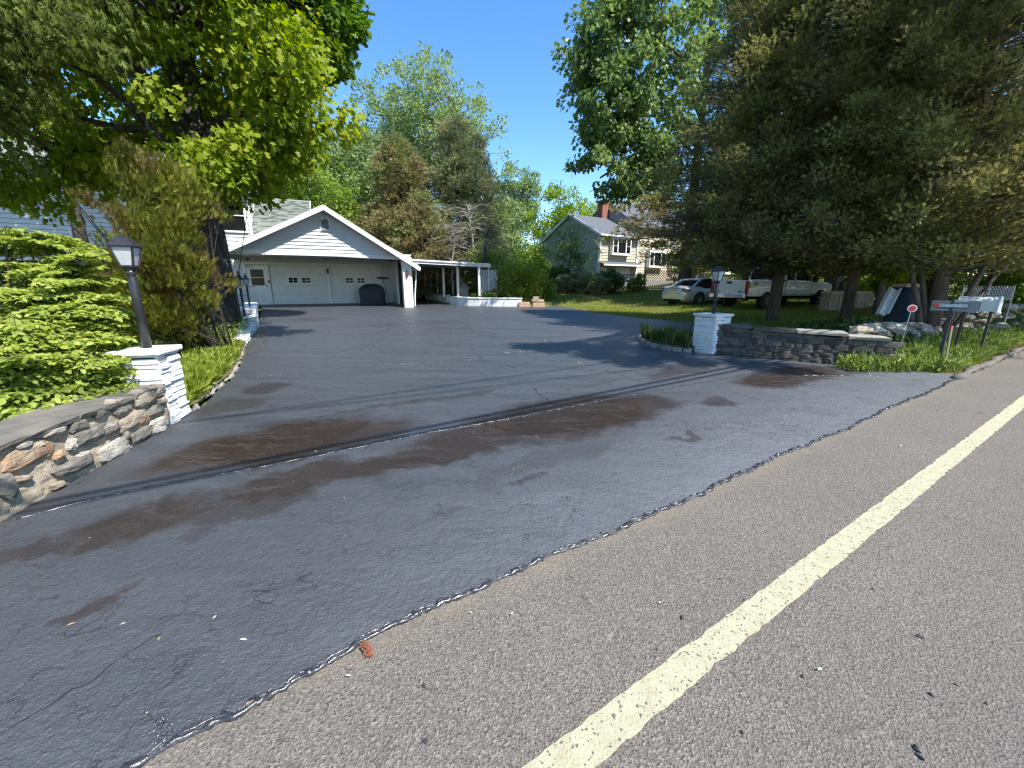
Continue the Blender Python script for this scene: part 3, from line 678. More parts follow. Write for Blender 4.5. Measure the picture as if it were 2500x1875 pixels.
# (px, py) of the photograph at 2500 with depth
ctrl = [(2055, 800, 8.6), (2110, 795, 8.9), (2170, 792, 9.2), (2230, 790, 9.6), (2290, 790, 10), (2340, 775, 10.6), (2400, 760, 11.2), (2450, 745, 12), (2500, 735, 12.8), (2570, 720, 14)]
cl = [atY(x*.4096, y*.4096, D) for x, y, D in ctrl]
rocks = [rock_mesh('rock', 30+i, (1, .8, .62), 22, jit=.3, e=3.2) for i in range(8)]
for i in range(len(cl)-1):
    for j in range(11):
        t_ = rnd.random(); p = cl[i].lerp(cl[i+1], t_); zb = H(p.x, p.y)
        lay = j % 4; s_ = rnd.uniform(.22, .46) if lay < 3 else rnd.uniform(.3, .55)
        hz = max(p.z - zb, .25)
        z = zb + hz*(lay+.4)/4
        o = link('stone', rocks[rnd.randrange(8)], M_st[rnd.choice([2, 0, 4, 4, 2, 0])], rw, (p.x + rnd.uniform(-.08, .08), p.y + rnd.uniform(-.12, .18), z), (rnd.uniform(-.25, .25), rnd.uniform(-.25, .25), rnd.uniform(-.6, .6)), (s_*1.15, s_*.9, s_*.85))

# ------------------------------------------------------------------ bed edging and white walls by the twin lamps
M_ledge = simple('pale_curb_stone', (.29, .265, .22), .9, (.15, .14, .12), 7, 50, .8, .012)
eb = thing('stone_edging', 'row of rough grey stones edging the left planting bed', 'edging')
pp = pl((192, 416), (204, 405), (218, 390), (231, 379.5), (240.5, 365), (245.5, 350), (248, 343))
ek = [rock_mesh('edge_stone', 60+i, (1, .62, .6), 14, jit=.3, e=4) for i in range(5)]
for a, b_ in zip(pp[:-1], pp[1:]):
    L_ = (b_-a).length; k = max(1, int(L_/.2)); an = math.atan2(b_.y-a.y, b_.x-a.x)
    for i in range(k):
        p = a.lerp(b_, (i+.5)/k); sc_ = L_/k*1.05
        link('stone', ek[rnd.randrange(5)], M_ledge, eb, (p.x-.07+rnd.uniform(-.03, .02), p.y, p.z+rnd.uniform(.0, .03)), (rnd.uniform(-.3, .3), rnd.uniform(-.2, .2), an+rnd.uniform(-.4, .4)), (sc_*rnd.uniform(.8, 1.25), .2*rnd.uniform(.7, 1.2), .16*rnd.uniform(.6, 1.2)))
# white painted stone wall stepping up towards the garage
ww = thing('white_stone_wall', 'low white painted stone wall under the two small black lamps', 'wall')
def wwall(p, q, h0, h1, th, side):
    d = (q-p); d.z = 0; L_ = d.length; d.normalize(); nn = Vector((-d.y, d.x, 0))*side
    s = 0
    while s < L_:
        ln = min(rnd.uniform(.25, .5), L_-s+.01); hh = h0 + (h1-h0)*s/L_ + rnd.uniform(-.03, .03); nl = max(2, int(hh/.13))
        for l in range(nl):
            pts = []
            for x in (0.01, .5, .99):
                for zz in (l/nl*hh+.006, (l+1)/nl*hh-.006):
                    for o in (rnd.uniform(-.02, .015), -th):
                        pt = p + d*(s+x*ln) - nn*0 + nn*(-o if side > 0 else -o); pts.append((pt.x, pt.y, gz(pt.x, pt.y)+zz-.02+rnd.uniform(-.008, .008)))
            link('stone', hull_mesh('stone', pts), M_white2, ww)
        s += ln
w0 = on(248, 343); w1 = on(254, 333.5); w2 = on(258.5, 327.5); w3 = w2 + (on(258, 309)-w2)*1.0
wwall(w0, w1, .14, .26, .30, 1); wwall(w1, w2, .28, .42, .34, 1); wwall(w2, w3, .56, .30, .5, 1)
def coach_lamp(label, p, ht, r):
    root = thing('post_lamp', label, 'lamp', p, R(15))
    hb = ht - r*3.6
    po = MB(); po.lathe([(.055, 0), (.05, .06), (.034, .08), (.032, hb-.05), (.045, hb-.04), (.03, hb)], n=10); po.build('post', M_black, root, smooth=True)
    MB().beam((-.16, 0, hb-.22), (.16, 0, hb-.22), .014, .014).build('ladder_bar', M_black, root)
    g = MB(); g.lathe([(r*.45, 0), (r, r*1.6)], (0, 0, hb), 6); g.build('lamp_glass', M_frost, root)
    fr = MB()
    for k in range(6):
        an = k*math.pi/3; fr.beam((r*.45*math.cos(an), r*.45*math.sin(an), hb), (r*1.02*math.cos(an), r*1.02*math.sin(an), hb+r*1.6), .014, .014)
    fr.build('lamp_frame', M_black, root)
    hd = MB(); hd.lathe([(r*1.25, 0), (r*.9, r*.35), (r*.35, r*.85), (r*.3, r*1.15), (r*.5, r*1.25), (r*.16, r*1.45), (r*.12, r*1.7), (.004, r*1.95)], (0, 0, hb+r*1.6), 10)
    hd.build('lamp_hood', M_black, root); return root
pa = atY(244.8, 316.5, 12.3); pb_ = atY(250.6, 311.7, 15.0)
coach_lamp('nearer and larger of the two black coach lamps by the white stone wall', pa, 1.36, .14)
coach_lamp('farther and smaller black coach lamp just right of its taller twin', pb_, 1.38, .115)

# island bed beside the right pillar with a block curb
isl = thing('block_edging', 'curved row of grey blocks edging the iris bed beside the right pillar', 'edging')
pp = pl((640.5, 336.5), (639.6, 341), (645, 344.5), (651, 346.8), (661, 349), (672, 351), (683, 352), (692, 352.8))
for a, b_ in zip(pp[:-1], pp[1:]):
    L_ = (b_-a).length; k = max(1, round(L_/.24)); an = math.atan2(b_.y-a.y, b_.x-a.x)
    for i in range(k):
        p = a.lerp(b_, (i+.5)/k); o = MB().box((0, 0, .05), (L_/k*.94, .11, .13), taper=.93).build('block', M_ledge, isl, loc=(p.x, p.y, p.z-.02), rot=(rnd.uniform(-.04, .04), 0, an+rnd.uniform(-.05, .05)))
mb = MB(); pg = [on(u, v) for u, v in ((640.5, 337), (640.5, 341), (651, 346.4), (672, 350.6), (692, 352.3), (716, 336), (690, 336.5))]
mb.prism([(p.x, p.y) for p in pg], .06, .20); tag(mb.build('bed', M_bed), kind='structure')
# left beds: raised soil between drive and garden
mb = MB(); pg = pl((180, 414), (190, 413), (204, 404), (218, 389), (231, 378), (240, 364), (245, 349), (248, 341), (254, 333), (258, 326), (257.5, 309)) + [Vector((-14.4, 21.5, 0)), Vector((-26, 17, 0)), Vector((-26, 3, 0)), Vector((-4.7, .0, 0)), Vector((-4.3, 3.9, 0))]
mb.v = [(p.x-.02, p.y, gz(p.x, p.y)+.06) for p in pg]; mb.f = [tuple(range(len(pg)))]
bm = bmesh.new(); vs = [bm.verts.new(v) for v in mb.v]; es = [bm.edges.new((vs[i], vs[(i+1) % len(vs)])) for i in range(len(vs))]
bmesh.ops.triangle_fill(bm, use_beauty=True, edges=es, normal=(0, 0, 1)); me = bpy.data.meshes.new('garden_soil'); bm.to_mesh(me); bm.free()
M_bedgrass = ground_mat('garden_turf', (0.13, 0.115, 0.04), (0.085, 0.10, 0.03), (0.21, 0.16, 0.08), 1.5)
tag(link('garden_soil', me, M_bedgrass), kind='structure')

# ------------------------------------------------------------------ garage
GA = R(24.5); A0 = Vector((-14.2, 22.3, 0.46))
gar = thing('garage', 'white two-car garage with gabled porch, two panel doors and a side door', 'garage', A0, GA)
def rz_l(x): return 4.60 - .5*(3.99-x) if x < 3.99 else 4.60 - .62*(x-3.99)
def boards(name, x0, x1, z0, z1, y, step=.157, fx=None, parent=gar, mat=M_siding, joined=True, out=-1):
    m_ = MB(); z = z0
    while z < z1-.02:
        zt = min(z+step, z1); xa, xb = (x0, x1)
        if fx: xa, xb = fx(z+step*.5)
        if xb - xa > .05:
            vs = [(xa, y, z), (xb, y, z), (xb, y, zt), (xa, y, zt), (xa, y+out*.040, z), (xb, y+out*.040, z), (xb, y+out*.002, zt+.004), (xa, y+out*.002, zt+.004)]
            fs = [(4, 5, 6, 7), (0, 4, 7, 3), (1, 2, 6, 5), (0, 1, 5, 4), (3, 7, 6, 2)]
            if out > 0: fs = [tuple(reversed(f)) for f in fs]
            if joined: m_.add(vs, fs)
            else: MB().add(vs, fs).build(name, mat, parent)
        z = zt
    if joined: return m_.build(name, mat, parent, kind='stuff')
PW = -4.16
boards('siding_board', 0, 8, 2.44, 4.62, PW, fx=lambda z: (max(.0, 3.99-(4.52-z)/.5), min(7.9, 3.99+(4.52-z)/.62)), joined=False)
MB().add([(0, PW+.03, 2.42), (7.85, PW+.03, 2.42), (7.85, PW+.03, 2.45), (3.99, PW+.03, 4.58), (0, PW+.03, 2.62)], [(0, 1, 2, 3, 4)]).build('gable_backing', M_white, gar)
# porch beam (drops a little to the right), ceiling
bmx = MB(); bmx.add([(-.1, PW-.03, 2.54), (7.95, PW-.03, 2.34), (7.95, PW+.16, 2.34), (-.1, PW+.16, 2.54), (-.1, PW-.03, 2.68), (7.95, PW-.03, 2.48), (7.95, PW+.16, 2.48), (-.1, PW+.16, 2.68)], [(0, 3, 2, 1), (4, 5, 6, 7), (0, 1, 5, 4), (1, 2, 6, 5), (2, 3, 7, 6), (3, 0, 4, 7)])
bmx.build('porch_beam', M_trim, gar)
MB().box((3.9, PW/2, 2.60), (8.1, -PW-.05, .05)).build('porch_ceiling', M_siding, gar)
# back wall of the porch with openings: pieces butted round the doors
DH = 2.13
boards('siding', -.62, 7.50, DH+.14, 2.58, 0)
boards('siding', -.62, -.17, 0, DH+.14, 0); boards('siding', 6.82, 7.50, 0, DH+.14, 0)
MB().box((3.44, .12, 1.3), (8.1, .06, 2.6)).build('wall', M_white, gar)
MB().box((7.70, -1.6, 1.18), (.34, .06, 2.36)).build('dark_opening_panel', M_darkwood, gar)  # added dark board stands in for the shaded opening past the wall end
MB().box((7.53, -.02, 1.25), (.07, .09, 2.5)).build('corner_board', M_trim, gar)
# trims
for x in (-.12, .94, 3.93, 6.77): MB().box((x, -.03, DH/2+.04), (.11 if x != 3.93 else .17, .07, DH+.08)).build('door_trim', M_trim, gar)
MB().box((3.3, -.03, DH+.10), (7.1, .07, .08)).build('door_trim', M_trim, gar)
def gdoor(x0, x1, wins):
    M_gd = M_white
    sh = DH/4
    for k in range(4):
        zc = sh*(k+.5)
        pnl = MB().box(((x0+x1)/2, .03, zc), (x1-x0-.02, .04, sh-.026)).build('garage_door', M_gd, gar)
        if k == 2:
            continue
        wpx = (x1-x0-.1)/4
        for j in range(4):
            q = MB().box((x0+.05+wpx*(j+.5), -.004, zc), (wpx-.12, .035, sh-.17), taper=1.0); ob = q.build('raised_panel', M_gd, pnl)
    for (a, b_) in wins:
        fr = MB().box(((a+b_)/2, -.002, 1.35), (b_-a+.12, .03, .40)).build('window_frame', M_trim, gar)
        for ix in range(2):
            for iz in range(2):
                wdt = (b_-a-.03)/2; MB().box((a+wdt/2+ix*(wdt+.03), -.02, 1.28+iz*.145), (wdt, .01, .125)).build('pane', M_glass, fr)
gdoor(1.02, 3.84, [(1.90, 2.33), (2.56, 2.98)]); gdoor(4.03, 6.71, [(4.86, 5.25), (5.5, 5.88)])
# side door
sd = MB().box((.41, .0, DH/2-.02), (.92, .05, DH-.04)).build('side_door', M_trim, gar)
for zc, hh in ((1.70, .42), (1.27, .40)): MB().box((.42, -.032, zc), (.60, .012, hh)).build('pane', M_glass, sd)
MB().box((.42, -.04, 1.485), (.64, .02, .03)).build('sash_rail', M_trim, sd)
for xc in (.22, .60): MB().box((xc, -.03, .50), (.26, .012, .62)).build('raised_panel', M_white, sd)
for zc in (2.03, 1.0, .18): MB().box((.12, -.045, zc), (.34, .015, .028)).build('strap_hinge', M_black, sd)
MB().box((.80, -.05, 1.05), (.03, .05, .12)).build('door_handle', M_black, sd)
MB().box((.93, -.075, 1.27), (.07, .03, .15)).build('mailbox_slot', M_black, gar)
lg = MB(); lg.lathe([(.07, 0), (.08, .03), (.05, .09), (.02, .11)], (.1, -.08, 2.36), 10); lg.build('door_light', M_black, gar)
sc_ = MB(); sc_.lathe([(.02, -.14), (.05, -.10), (.055, .05), (.065, .07), (.02, .15)], (3.93, -.12, 1.85), 6); sc_.build('wall_sconce', M_black, gar)
for k, x in enumerate((3.95, 4.28)): MB().box((x, PW+.25, 2.30+.04*k), (.24, .16, .10), taper=1.2).build('porch_light', M_black, gar)
# vent and floodlight in the gable
vt = MB().box((3.99, PW-.035, 3.86), (.42, .05, .58)).build('gable_vent', M_trim, gar)
for k in range(8): MB().add([(3.83, PW-.066, 3.652+k*.057), (4.15, PW-.066, 3.652+k*.057), (4.15, PW-.10, 3.615+k*.057), (3.83, PW-.10, 3.615+k*.057)], [(0, 1, 2, 3), (3, 2, 1, 0)]).build('louvre', M_siding, vt)
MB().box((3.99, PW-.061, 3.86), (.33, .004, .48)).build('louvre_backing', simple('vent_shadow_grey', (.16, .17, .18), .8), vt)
fl = thing('floodlight', 'white twin floodlight over the gable vent', 'floodlight', gar.matrix_world @ Vector((0, 0, 0)), 0); bpy.data.objects.remove(fl)
fb = MB(); fb.lathe([(.06, 0), (.05, .03)], (4.02, PW-.08, 4.20), 8); fb.beam((4.02, PW-.05, 4.2), (4.12, PW-.2, 4.14), .03, .03); fb.beam((4.02, PW-.05, 4.2), (3.9, PW-.2, 4.12), .03, .03)
fb.lathe([(.03, .0), (.06, .1)], (4.14, PW-.22, 4.06), 8); fb.lathe([(.03, 0), (.06, .1)], (3.88, PW-.22, 4.04), 8); fb.build('floodlight', M_trim, gar)
# roof: two slopes with thickness, rake boards, shingle courses on the left slope
def roofslab(x0, z0, x1, z1, y0, y1, th, mat, name, parent=gar):
    m_ = MB(); m_.add([(x0, y0, z0), (x1, y0, z1), (x1, y1, z1), (x0, y1, z0), (x0, y0, z0+th), (x1, y0, z1+th), (x1, y1, z1+th), (x0, y1, z0+th)], [(0, 3, 2, 1), (4, 5, 6, 7), (0, 1, 5, 4), (1, 2, 6, 5), (2, 3, 7, 6), (3, 0, 4, 7)])
    return m_.build(name, mat, parent)
Y0, Y1 = PW-.47, 7.0
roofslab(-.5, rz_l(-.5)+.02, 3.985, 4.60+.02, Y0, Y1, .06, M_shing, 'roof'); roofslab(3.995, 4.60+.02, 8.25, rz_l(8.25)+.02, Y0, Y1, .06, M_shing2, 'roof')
for (xa, xb) in ((-.5, 3.99), (3.99, 8.25)):
    za, zb = rz_l(xa), rz_l(xb); m_ = MB()
    m_.add([(xa, Y0-.03, za-.17), (xb, Y0-.03, zb-.17), (xb, Y0-.003, zb-.17), (xa, Y0-.003, za-.17), (xa, Y0-.03, za+.06), (xb, Y0-.03, zb+.06), (xb, Y0-.003, zb+.06), (xa, Y0-.003, za+.06)], [(0, 3, 2, 1), (4, 5, 6, 7), (0, 1, 5, 4), (1, 2, 6, 5), (2, 3, 7, 6), (3, 0, 4, 7)])
    m_.build('rake_board', M_trim, gar)
    m_ = MB(); m_.add([(xa, Y0+.001, za-.06), (xb, Y0+.001, zb-.06), (xb, PW, zb-.06), (xa, PW, za-.06)], [(0, 1, 2, 3), (3, 2, 1, 0)]); m_.build('soffit', M_trim, gar)
MB().box((8.27, (Y0+Y1)/2, rz_l(8.25)-.04), (.05, Y1-Y0, .14)).build('gutter', M_trim, gar)
MB().box((8.0, 1.6, 1.3), (.1, 10.6, 2.6)).build('side_wall', M_siding, gar, loc=(0, 0, 0)).location = (-.45, 1.9, 0)
# column, its bricks and ornaments
cm = gar.matrix_basis
cb = Vector((7.42, PW+.02-.22, -.10)); colw = .46
cmn = MB().box((cb.x+colw/2, cb.y+colw/2, 1.23), (colw-.03, colw-.03, 2.58)).build('column', M_white2, gar)
for c in range(23):
    for side in range(2):
        a0, a1 = 0, colw; z0_ = cb.z + c*.108
        cut = .5 + (.2 if c % 2 else -.2)
        for (a, b_) in ((0, cut*colw), (cut*colw, colw)):
            o = rnd.uniform(.0, .008)
            if side == 0: m_ = MB().box((cb.x+(a+b_)/2, cb.y+.004-o, z0_+.05), (b_-a-.005, .03, .102))
            else: m_ = MB().box((cb.x+colw-.004+o, cb.y+(a+b_)/2, z0_+.05), (.03, b_-a-.005, .102))
            m_.build('brick', M_white2, cmn)
gm4 = Matrix.Translation(A0) @ Matrix.Rotation(GA, 4, 'Z')
def gl(x, y, z): return gm4 @ Vector((x, y, z))
# hanging ornament on the column
M_red = simple('faded_red', (.14, .025, .025), .7); M_brownish = simple('dried_stems', (.10, .07, .05), .9)
wr_ = thing('hanging_spray', 'small dried spray with red ribbon hanging on the white porch column', 'decoration', gl(cb.x+colw*.45, cb.y-.05, 1.75), GA)
mb = MB()
for i in range(14): mb.beam((0, 0, .08), (rnd.uniform(-.12, .12), -.03, rnd.uniform(-.30, .15)), .012, .012)
mb.build('stems', M_brownish, wr_)
for i in range(3): mb = MB(); mb.add([(-.03, -.02, 0), (.03, -.03, .03), (.05, -.02, -.16), (-.01, -.03, -.2)], [(0, 1, 2, 3), (3, 2, 1, 0)]); mb.build('ribbon', M_red, wr_, loc=(rnd.uniform(-.06, .05), -.02-.004*i, rnd.uniform(-.2, .1)), rot=(0, rnd.uniform(-.5, .5), 0))
dsp = MB(); dsp.tube([gl(8.22, PW-.1, 2.2), gl(8.16, PW-.1, 2.0), gl(7.98, PW-.2, .5), gl(7.96, PW-.22, .0)], .035, 8); tag(dsp.build('downspout', M_trim), 'white downspout leaning against the porch column', 'downspout')
# covered grill and push broom
M_cover = simple('dark_grill_cover', (.022, .024, .032), .7, (.035, .037, .045), 9, 14, .5, .03)
gr = thing('covered_grill', 'barbecue grill under a dark fitted cover in front of the right garage door', 'grill', gl(6.15, -1.25, 0), GA)
mb = MB(); lv = [(0, .98, 1.0), (.25, .96, 1.0), (.55, 1.0, .98), (.80, 1.0, .95), (.92, .93, .85), (1.06, .72, .62), (1.13, .52, .42), (1.16, .25, .2)]
ng = 28
for z, sx, sy in lv:
    for k in range(ng):
        an = 2*math.pi*k/ng; c_, s_ = math.cos(an), math.sin(an); q = (abs(c_)**5+abs(s_)**5)**(-1/5); fo = 1 + .035*math.sin(k*2.9)*(1-z/1.3) + .02*math.sin(k*5.1+z*5)
        mb.v.append((c_*q*.70*sx*fo, s_*q*.33*sy*fo, z))
for i in range(len(lv)-1):
    for k in range(ng): a = i*ng+k; b_ = i*ng+(k+1) % ng; mb.f.append((a, b_, b_+ng, a+ng))
mb.f.append(tuple(range((len(lv)-1)*ng, len(lv)*ng))); mb.build('cover', M_cover, gr, smooth=True)
MB().beam((.62, -.1, .02), (.72, -.12, .06), .05, .05).build('wheel', M_black, gr)
brm = thing('push_broom', 'push broom stood head up behind the covered grill', 'broom', gl(6.86, -.75, 0), GA)
mb = MB(); mb.tube([(.25, -.1, .0), (0, 0, 1.42)], .014, 6); mb.build('handle', simple('broom_wood', (.35, .22, .12), .7), brm)
MB().box((0, 0, 1.46), (.62, .07, .05)).build('head', M_darkwood, brm); MB().box((0, 0, 1.52), (.60, .09, .07), taper=1.1).build('bristles', simple('bristles_red', (.12, .04, .035), .9), brm)

# ------------------------------------------------------------------ house left of and behind the garage
hs = thing('house', 'white clapboard house with grey-green shingle roof behind the maple', 'house', A0, GA)
MB().box((-7.3, 4.1, 3.0), (15.4, 7.9, 6.2)).build('wall', M_white, hs)
z = 1.15
while z < 5.9:
    MB().add([(-15, .13, z), (.42, .13, z), (.42, .085, z), (-15, .085, z), (-15, .13, z+.172), (.42, .13, z+.172), (.42, .112, z+.172), (-15, .112, z+.172)], [(0, 1, 2, 3), (3, 2, 6, 7), (2, 1, 5, 6), (0, 3, 7, 4)]).build('clapboard', M_siding, hs); z += .2
M_brk = M_brick
r_ = random.Random(5)
brm_ = MB().box((-.1, .03, .052), (.20, .03, .058)).mesh('brick')
mo = MB().box((-7.3, .10, .5), (15.2, .1, 1.3)).build('foundation', M_dkmortar, hs)
for c in range(17):
    for i in range(14):
        x = -2.6 - i*.215 - (c % 2)*.107
        link('brick', brm_, M_brk, mo, (x, 0, -.1+c*.068))
MB().box((.44, .1, 3.2), (.13, .12, 5.4)).build('corner_board', M_trim, hs)
def window(parent, x0, x1, z0, z1, y, mull=1, mid=True, grid=None):
    f = MB(); t_ = .09
    f.box(((x0+x1)/2, y-.04, z1+t_/2), (x1-x0+2*t_, .09, t_)); f.box(((x0+x1)/2, y-.04, z0-t_/2), (x1-x0+2*t_, .09, t_))
    f.box((x0-t_/2, y-.04, (z0+z1)/2), (t_, .088, z1-z0)); f.box((x1+t_/2, y-.04, (z0+z1)/2), (t_, .088, z1-z0))
    if mid: f.box(((x0+x1)/2, y-.05, (z0+z1)/2), (x1-x0, .05, .05))
    fo = f.build('window', M_trim, parent); MB().box(((x0+x1)/2, y-.012, (z0+z1)/2), (x1-x0, .012, z1-z0)).build('pane', M_glass, fo); return fo
window(hs, -.85, .22, 3.85, 5.35, .1); window(hs, -7.6, -6.3, 1.25, 2.15, .1); window(hs, -4.2, -3.2, 3.3, 4.6, .1); window(hs, -12.5, -11.2, 3.2, 4.5, .1)
def slope(parent, x0, x1, y0, z0, y1, z1, name, mat, mat2, tabs=True, tw=.33, th=.145):
    """roof plane rising from (y0,z0) to (y1,z1)"""
    d = Vector((0, y1-y0, z1-z0)); L_ = d.length; d.normalize(); nn = Vector((0, -d.z, d.y)); nn = nn if nn.z > 0 else -nn
    base = MB(); P_ = [Vector((x0, y0, z0)), Vector((x1, y0, z0)), Vector((x1, y1, z1)), Vector((x0, y1, z1))]
    base.add([tuple(p) for p in P_] + [tuple(p+nn*.05) for p in P_], [(0, 3, 2, 1), (4, 5, 6, 7), (0, 1, 5, 4), (1, 2, 6, 5), (2, 3, 7, 6), (3, 0, 4, 7)])
    ro = base.build(name, mat, parent)
    if not tabs: return ro
    for mi_ in range(2):
        m_ = MB(); r2_ = random.Random(8); rows = int(L_/th)
        for r in range(rows):
            x = x0 - (r % 2)*tw/2
            while x < x1:
                lift = .015 if r2_.random() < .55 else .034
                xa, xb = max(x, x0)+.004, min(x+tw, x1)-.004
                pick = 0 if lift < .02 else 1
                if xb > xa and pick == mi_:
                    p = Vector((0, y0, z0)) + d*(r*th); q = p + d*th
                    a = p + nn*(.05+lift); b_ = q + nn*.053; c_ = p + nn*.049
                    m_.add([(xa, a.y, a.z), (xb, a.y, a.z), (xb, b_.y, b_.z), (xa, b_.y, b_.z), (xa, c_.y, c_.z), (xb, c_.y, c_.z)], [(0, 1, 2, 3), (4, 5, 1, 0), (4, 0, 3), (5, 2, 1)])
                x += tw
        m_.build('shingles', mat if mi_ == 0 else mat2, ro, kind='stuff')
    return ro
slope(hs, .3, 3.35, -.3, 3.35, 4.46, 6.28, 'roof', M_shing, M_shing2)
MB().add([(3.35, .1, 0), (3.35, 8.6, 0), (3.35, 8.6, 3.4), (3.35, 4.46, 6.25), (3.35, .1, 3.4)], [(0, 1, 2, 3, 4), (4, 3, 2, 1, 0)]).build('gable_wall', M_siding, hs)
slope(hs, .3, 3.35, 9.2, 3.35, 4.47, 6.28, 'roof', M_shing, M_shing2, tabs=False)
MB().beam((3.37, -.32, 3.3), (3.37, 4.46, 6.26), .04, .16).build('rake_board', M_trim, hs)
slope(hs, -15.4, .75, -.35, 5.75, 4.1, 8.0, 'roof', M_shing, M_shing2, tabs=False); slope(hs, -15.4, .75, 8.6, 5.75, 4.11, 8.0, 'roof', M_shing, M_shing2, tabs=False)
MB().add([(.43, .1, 5.9), (.43, 8, 5.9), (.43, 4.1, 7.95)], [(0, 1, 2), (2, 1, 0)]).build('gable_wall', M_siding, hs)
MB().box((-7.3, -.37, 5.72), (15.9, .1, .12)).build('gutter', M_trim, hs)
stp = MB().box((-1.35, -2.2, .25), (.7, .9, .95)); o = stp.build('step_wall', M_white2); o.location = A0; o.rotation_euler = (0, 0, GA); tag(o, 'small white block planter between the coach lamps and the side door', 'planter')

# ------------------------------------------------------------------ carport roof and the low curved wall
M_under = simple('white_roof_underside', (.62, .63, .62), .6)
ca = thing('carport', 'flat white carport roof on white posts right of the garage', 'carport')
p0 = atY(410.5, 258.5, 21.9); p1 = atY(488.5, 267.2, 24.6); zt = 2.72
p0.z = zt+.06; p1.z = zt-.03
back = Vector((-math.sin(GA)*.96, math.cos(GA), 0))*5.6
q = [p0, p1, p1+back, p0+back]; m_ = MB()
m_.add([(a.x, a.y, a.z-(.02 if i < 2 else .12)) for i, a in enumerate(q)] + [(a.x, a.y, a.z+.07-(0 if i < 2 else .12)) for i, a in enumerate(q)], [(0, 3, 2, 1), (4, 5, 6, 7), (0, 1, 5, 4), (1, 2, 6, 5), (2, 3, 7, 6), (3, 0, 4, 7)])
m_.build('roof', M_under, ca)
fr_ = (p1-p0).normalized(); off = Vector((fr_.y, -fr_.x, 0))*.06
MB().beam(p0+off-Vector((0, 0, .02))-fr_*.1, p1+off-Vector((0, 0, .02))+fr_*.1, .06, .20).build('fascia', M_trim, ca)
MB().beam(p0+off*2-Vector((0, 0, -.045)), p1+off*2-Vector((0, 0, -.045)), .08, .07).build('gutter', M_trim, ca)
MB().beam(p1+off*0+fr_*.06+Vector((0, 0, -.0)), p1+back+fr_*.06+Vector((0, 0, -.12)), .06, .2).build('fascia', M_trim, ca)
MB().beam(q[3]-Vector((0, 0, .2)), q[2]-Vector((0, 0, .2)), .1, .16).build('beam', M_white, ca)
def post(px, D, w_=.11, zt_=2.58, mat=M_trim):
    p = atY(px*.4096, 300, D); zb = H(p.x, p.y)+.35
    MB().box((p.x, p.y, (zb+zt_)/2), (w_, w_, zt_-zb), rz=GA).build('post', mat, ca)
for cx, D, w_ in ((435, 29, .10), (520, 28, .06), (608, 25.6, .12), (735, 27.5, .07), (808, 24.6, .13), (852, 27, .05), (1108, 24.2, .12), (270, 30.5, .1), (355, 29, .05), (165, 31, .1)):
    post(980 + cx*.1718, D, w_)
post(980+1243*.1718, 24.9, .05)
def lattice(name, o, ux_, w_, z0, z1, step=.10, sw=.026, th=.008, mat=M_trim, parent=None):
    """diagonal slats clipped to a rectangle, two layers"""
    m_ = MB(); h_ = z1-z0; nn = Vector((-ux_.y, ux_.x, 0)); dg = step*1.414
    for lay, sg in ((0, 1), (1, -1)):
        k = -h_
        while k < w_:
            if sg > 0: a = (k, 0); b_ = (k+h_, h_)
            else: a = (k+h_, 0); b_ = (k, h_)
            def clip(a, b_):
                (x0, y0), (x1, y1) = a, b_; t0, t1 = 0, 1
                dx = x1-x0
                if dx == 0: return None
                ta, tb = sorted(((0-x0)/dx, (w_-x0)/dx)); t0, t1 = max(t0, ta), min(t1, tb)
                if t1-t0 < .02: return None
                return (x0+dx*t0, y0+(y1-y0)*t0), (x0+dx*t1, y0+(y1-y0)*t1)
            c = clip(a, b_)
            if c:
                A_ = o + ux_*c[0][0] + Vector((0, 0, z0+c[0][1])) + nn*(lay*th); B_ = o + ux_*c[1][0] + Vector((0, 0, z0+c[1][1])) + nn*(lay*th)
                m_.beam(A_, B_, th, sw, up=nn) if False else m_.beam(A_, B_, sw, th, up=nn)
            k += dg
    return m_.build(name, mat, parent, kind='stuff')
pv = atY((980+1118*.1718)*.4096, 300, 24.8); pv.z = 0; lattice('lattice', pv, fr_.copy(), 1.25, .75, 2.45, step=.09, sw=.03, parent=ca)
pv = atY((980+600*.1718)*.4096, 300, 28.5); pv.z = 0; lattice('lattice', pv, fr_.copy(), 6.2, 1.85, 2.55, step=.13, sw=.04, parent=ca)
pv = atY((980+165*.1718)*.4096, 300, 31.5); pv.z = 0; lattice('lattice', pv, Vector((1, -.1, 0)).normalized(), 4.3, 1.7, 2.5, step=.13, sw=.04, parent=ca)
# low wall in two runs
lw = thing('low_wall', 'low curved white block wall running from the carport to the lawn', 'wall')
def lowwall(pts, h, th=.24, cap=True, mat=M_white2, flake=False):
    for a, b_ in zip(pts[:-1], pts[1:]):
        L_ = (b_-a).length; k = max(1, round(L_/.42)); d = (b_-a)/L_; nn = Vector((-d.y, d.x, 0)).normalized()
        for i in range(k):
            for c in range(2):
                p = a.lerp(b_, (i+.5+(c % 2)*.0)/k) + nn*th/2
                MB().box((0, 0, h*(c+.5)/2-.03), (L_/k-.008, th+rnd.uniform(-.006, .006), h/2-.006)).build('block', mat, lw, loc=(p.x, p.y, gz(p.x, p.y)), rot=(0, 0, math.atan2(d.y, d.x)))
        m = a.lerp(b_, .5) + nn*th/2
        if cap: MB().box((0, 0, h), (L_+.04, th+.07, .055)).build('cap', mat, lw, loc=(m.x, m.y, gz(m.x, m.y)), rot=(0, 0, math.atan2(d.y, d.x)))
A1 = Vector((-8.0, 32.2, 0)); A2 = on(446.5, 303.2)
lowwall([A1, A1.lerp(A2, .5)+Vector((.08, 0, 0)), A2], .44)
lowwall(pl((449.7, 304.6), (458, 305.5), (468, 306.1), (479, 306.4), (498, 306.6), (517, 306.7)), .46)
lowwall(pl((517, 306.7), (522, 306.7)), .46)
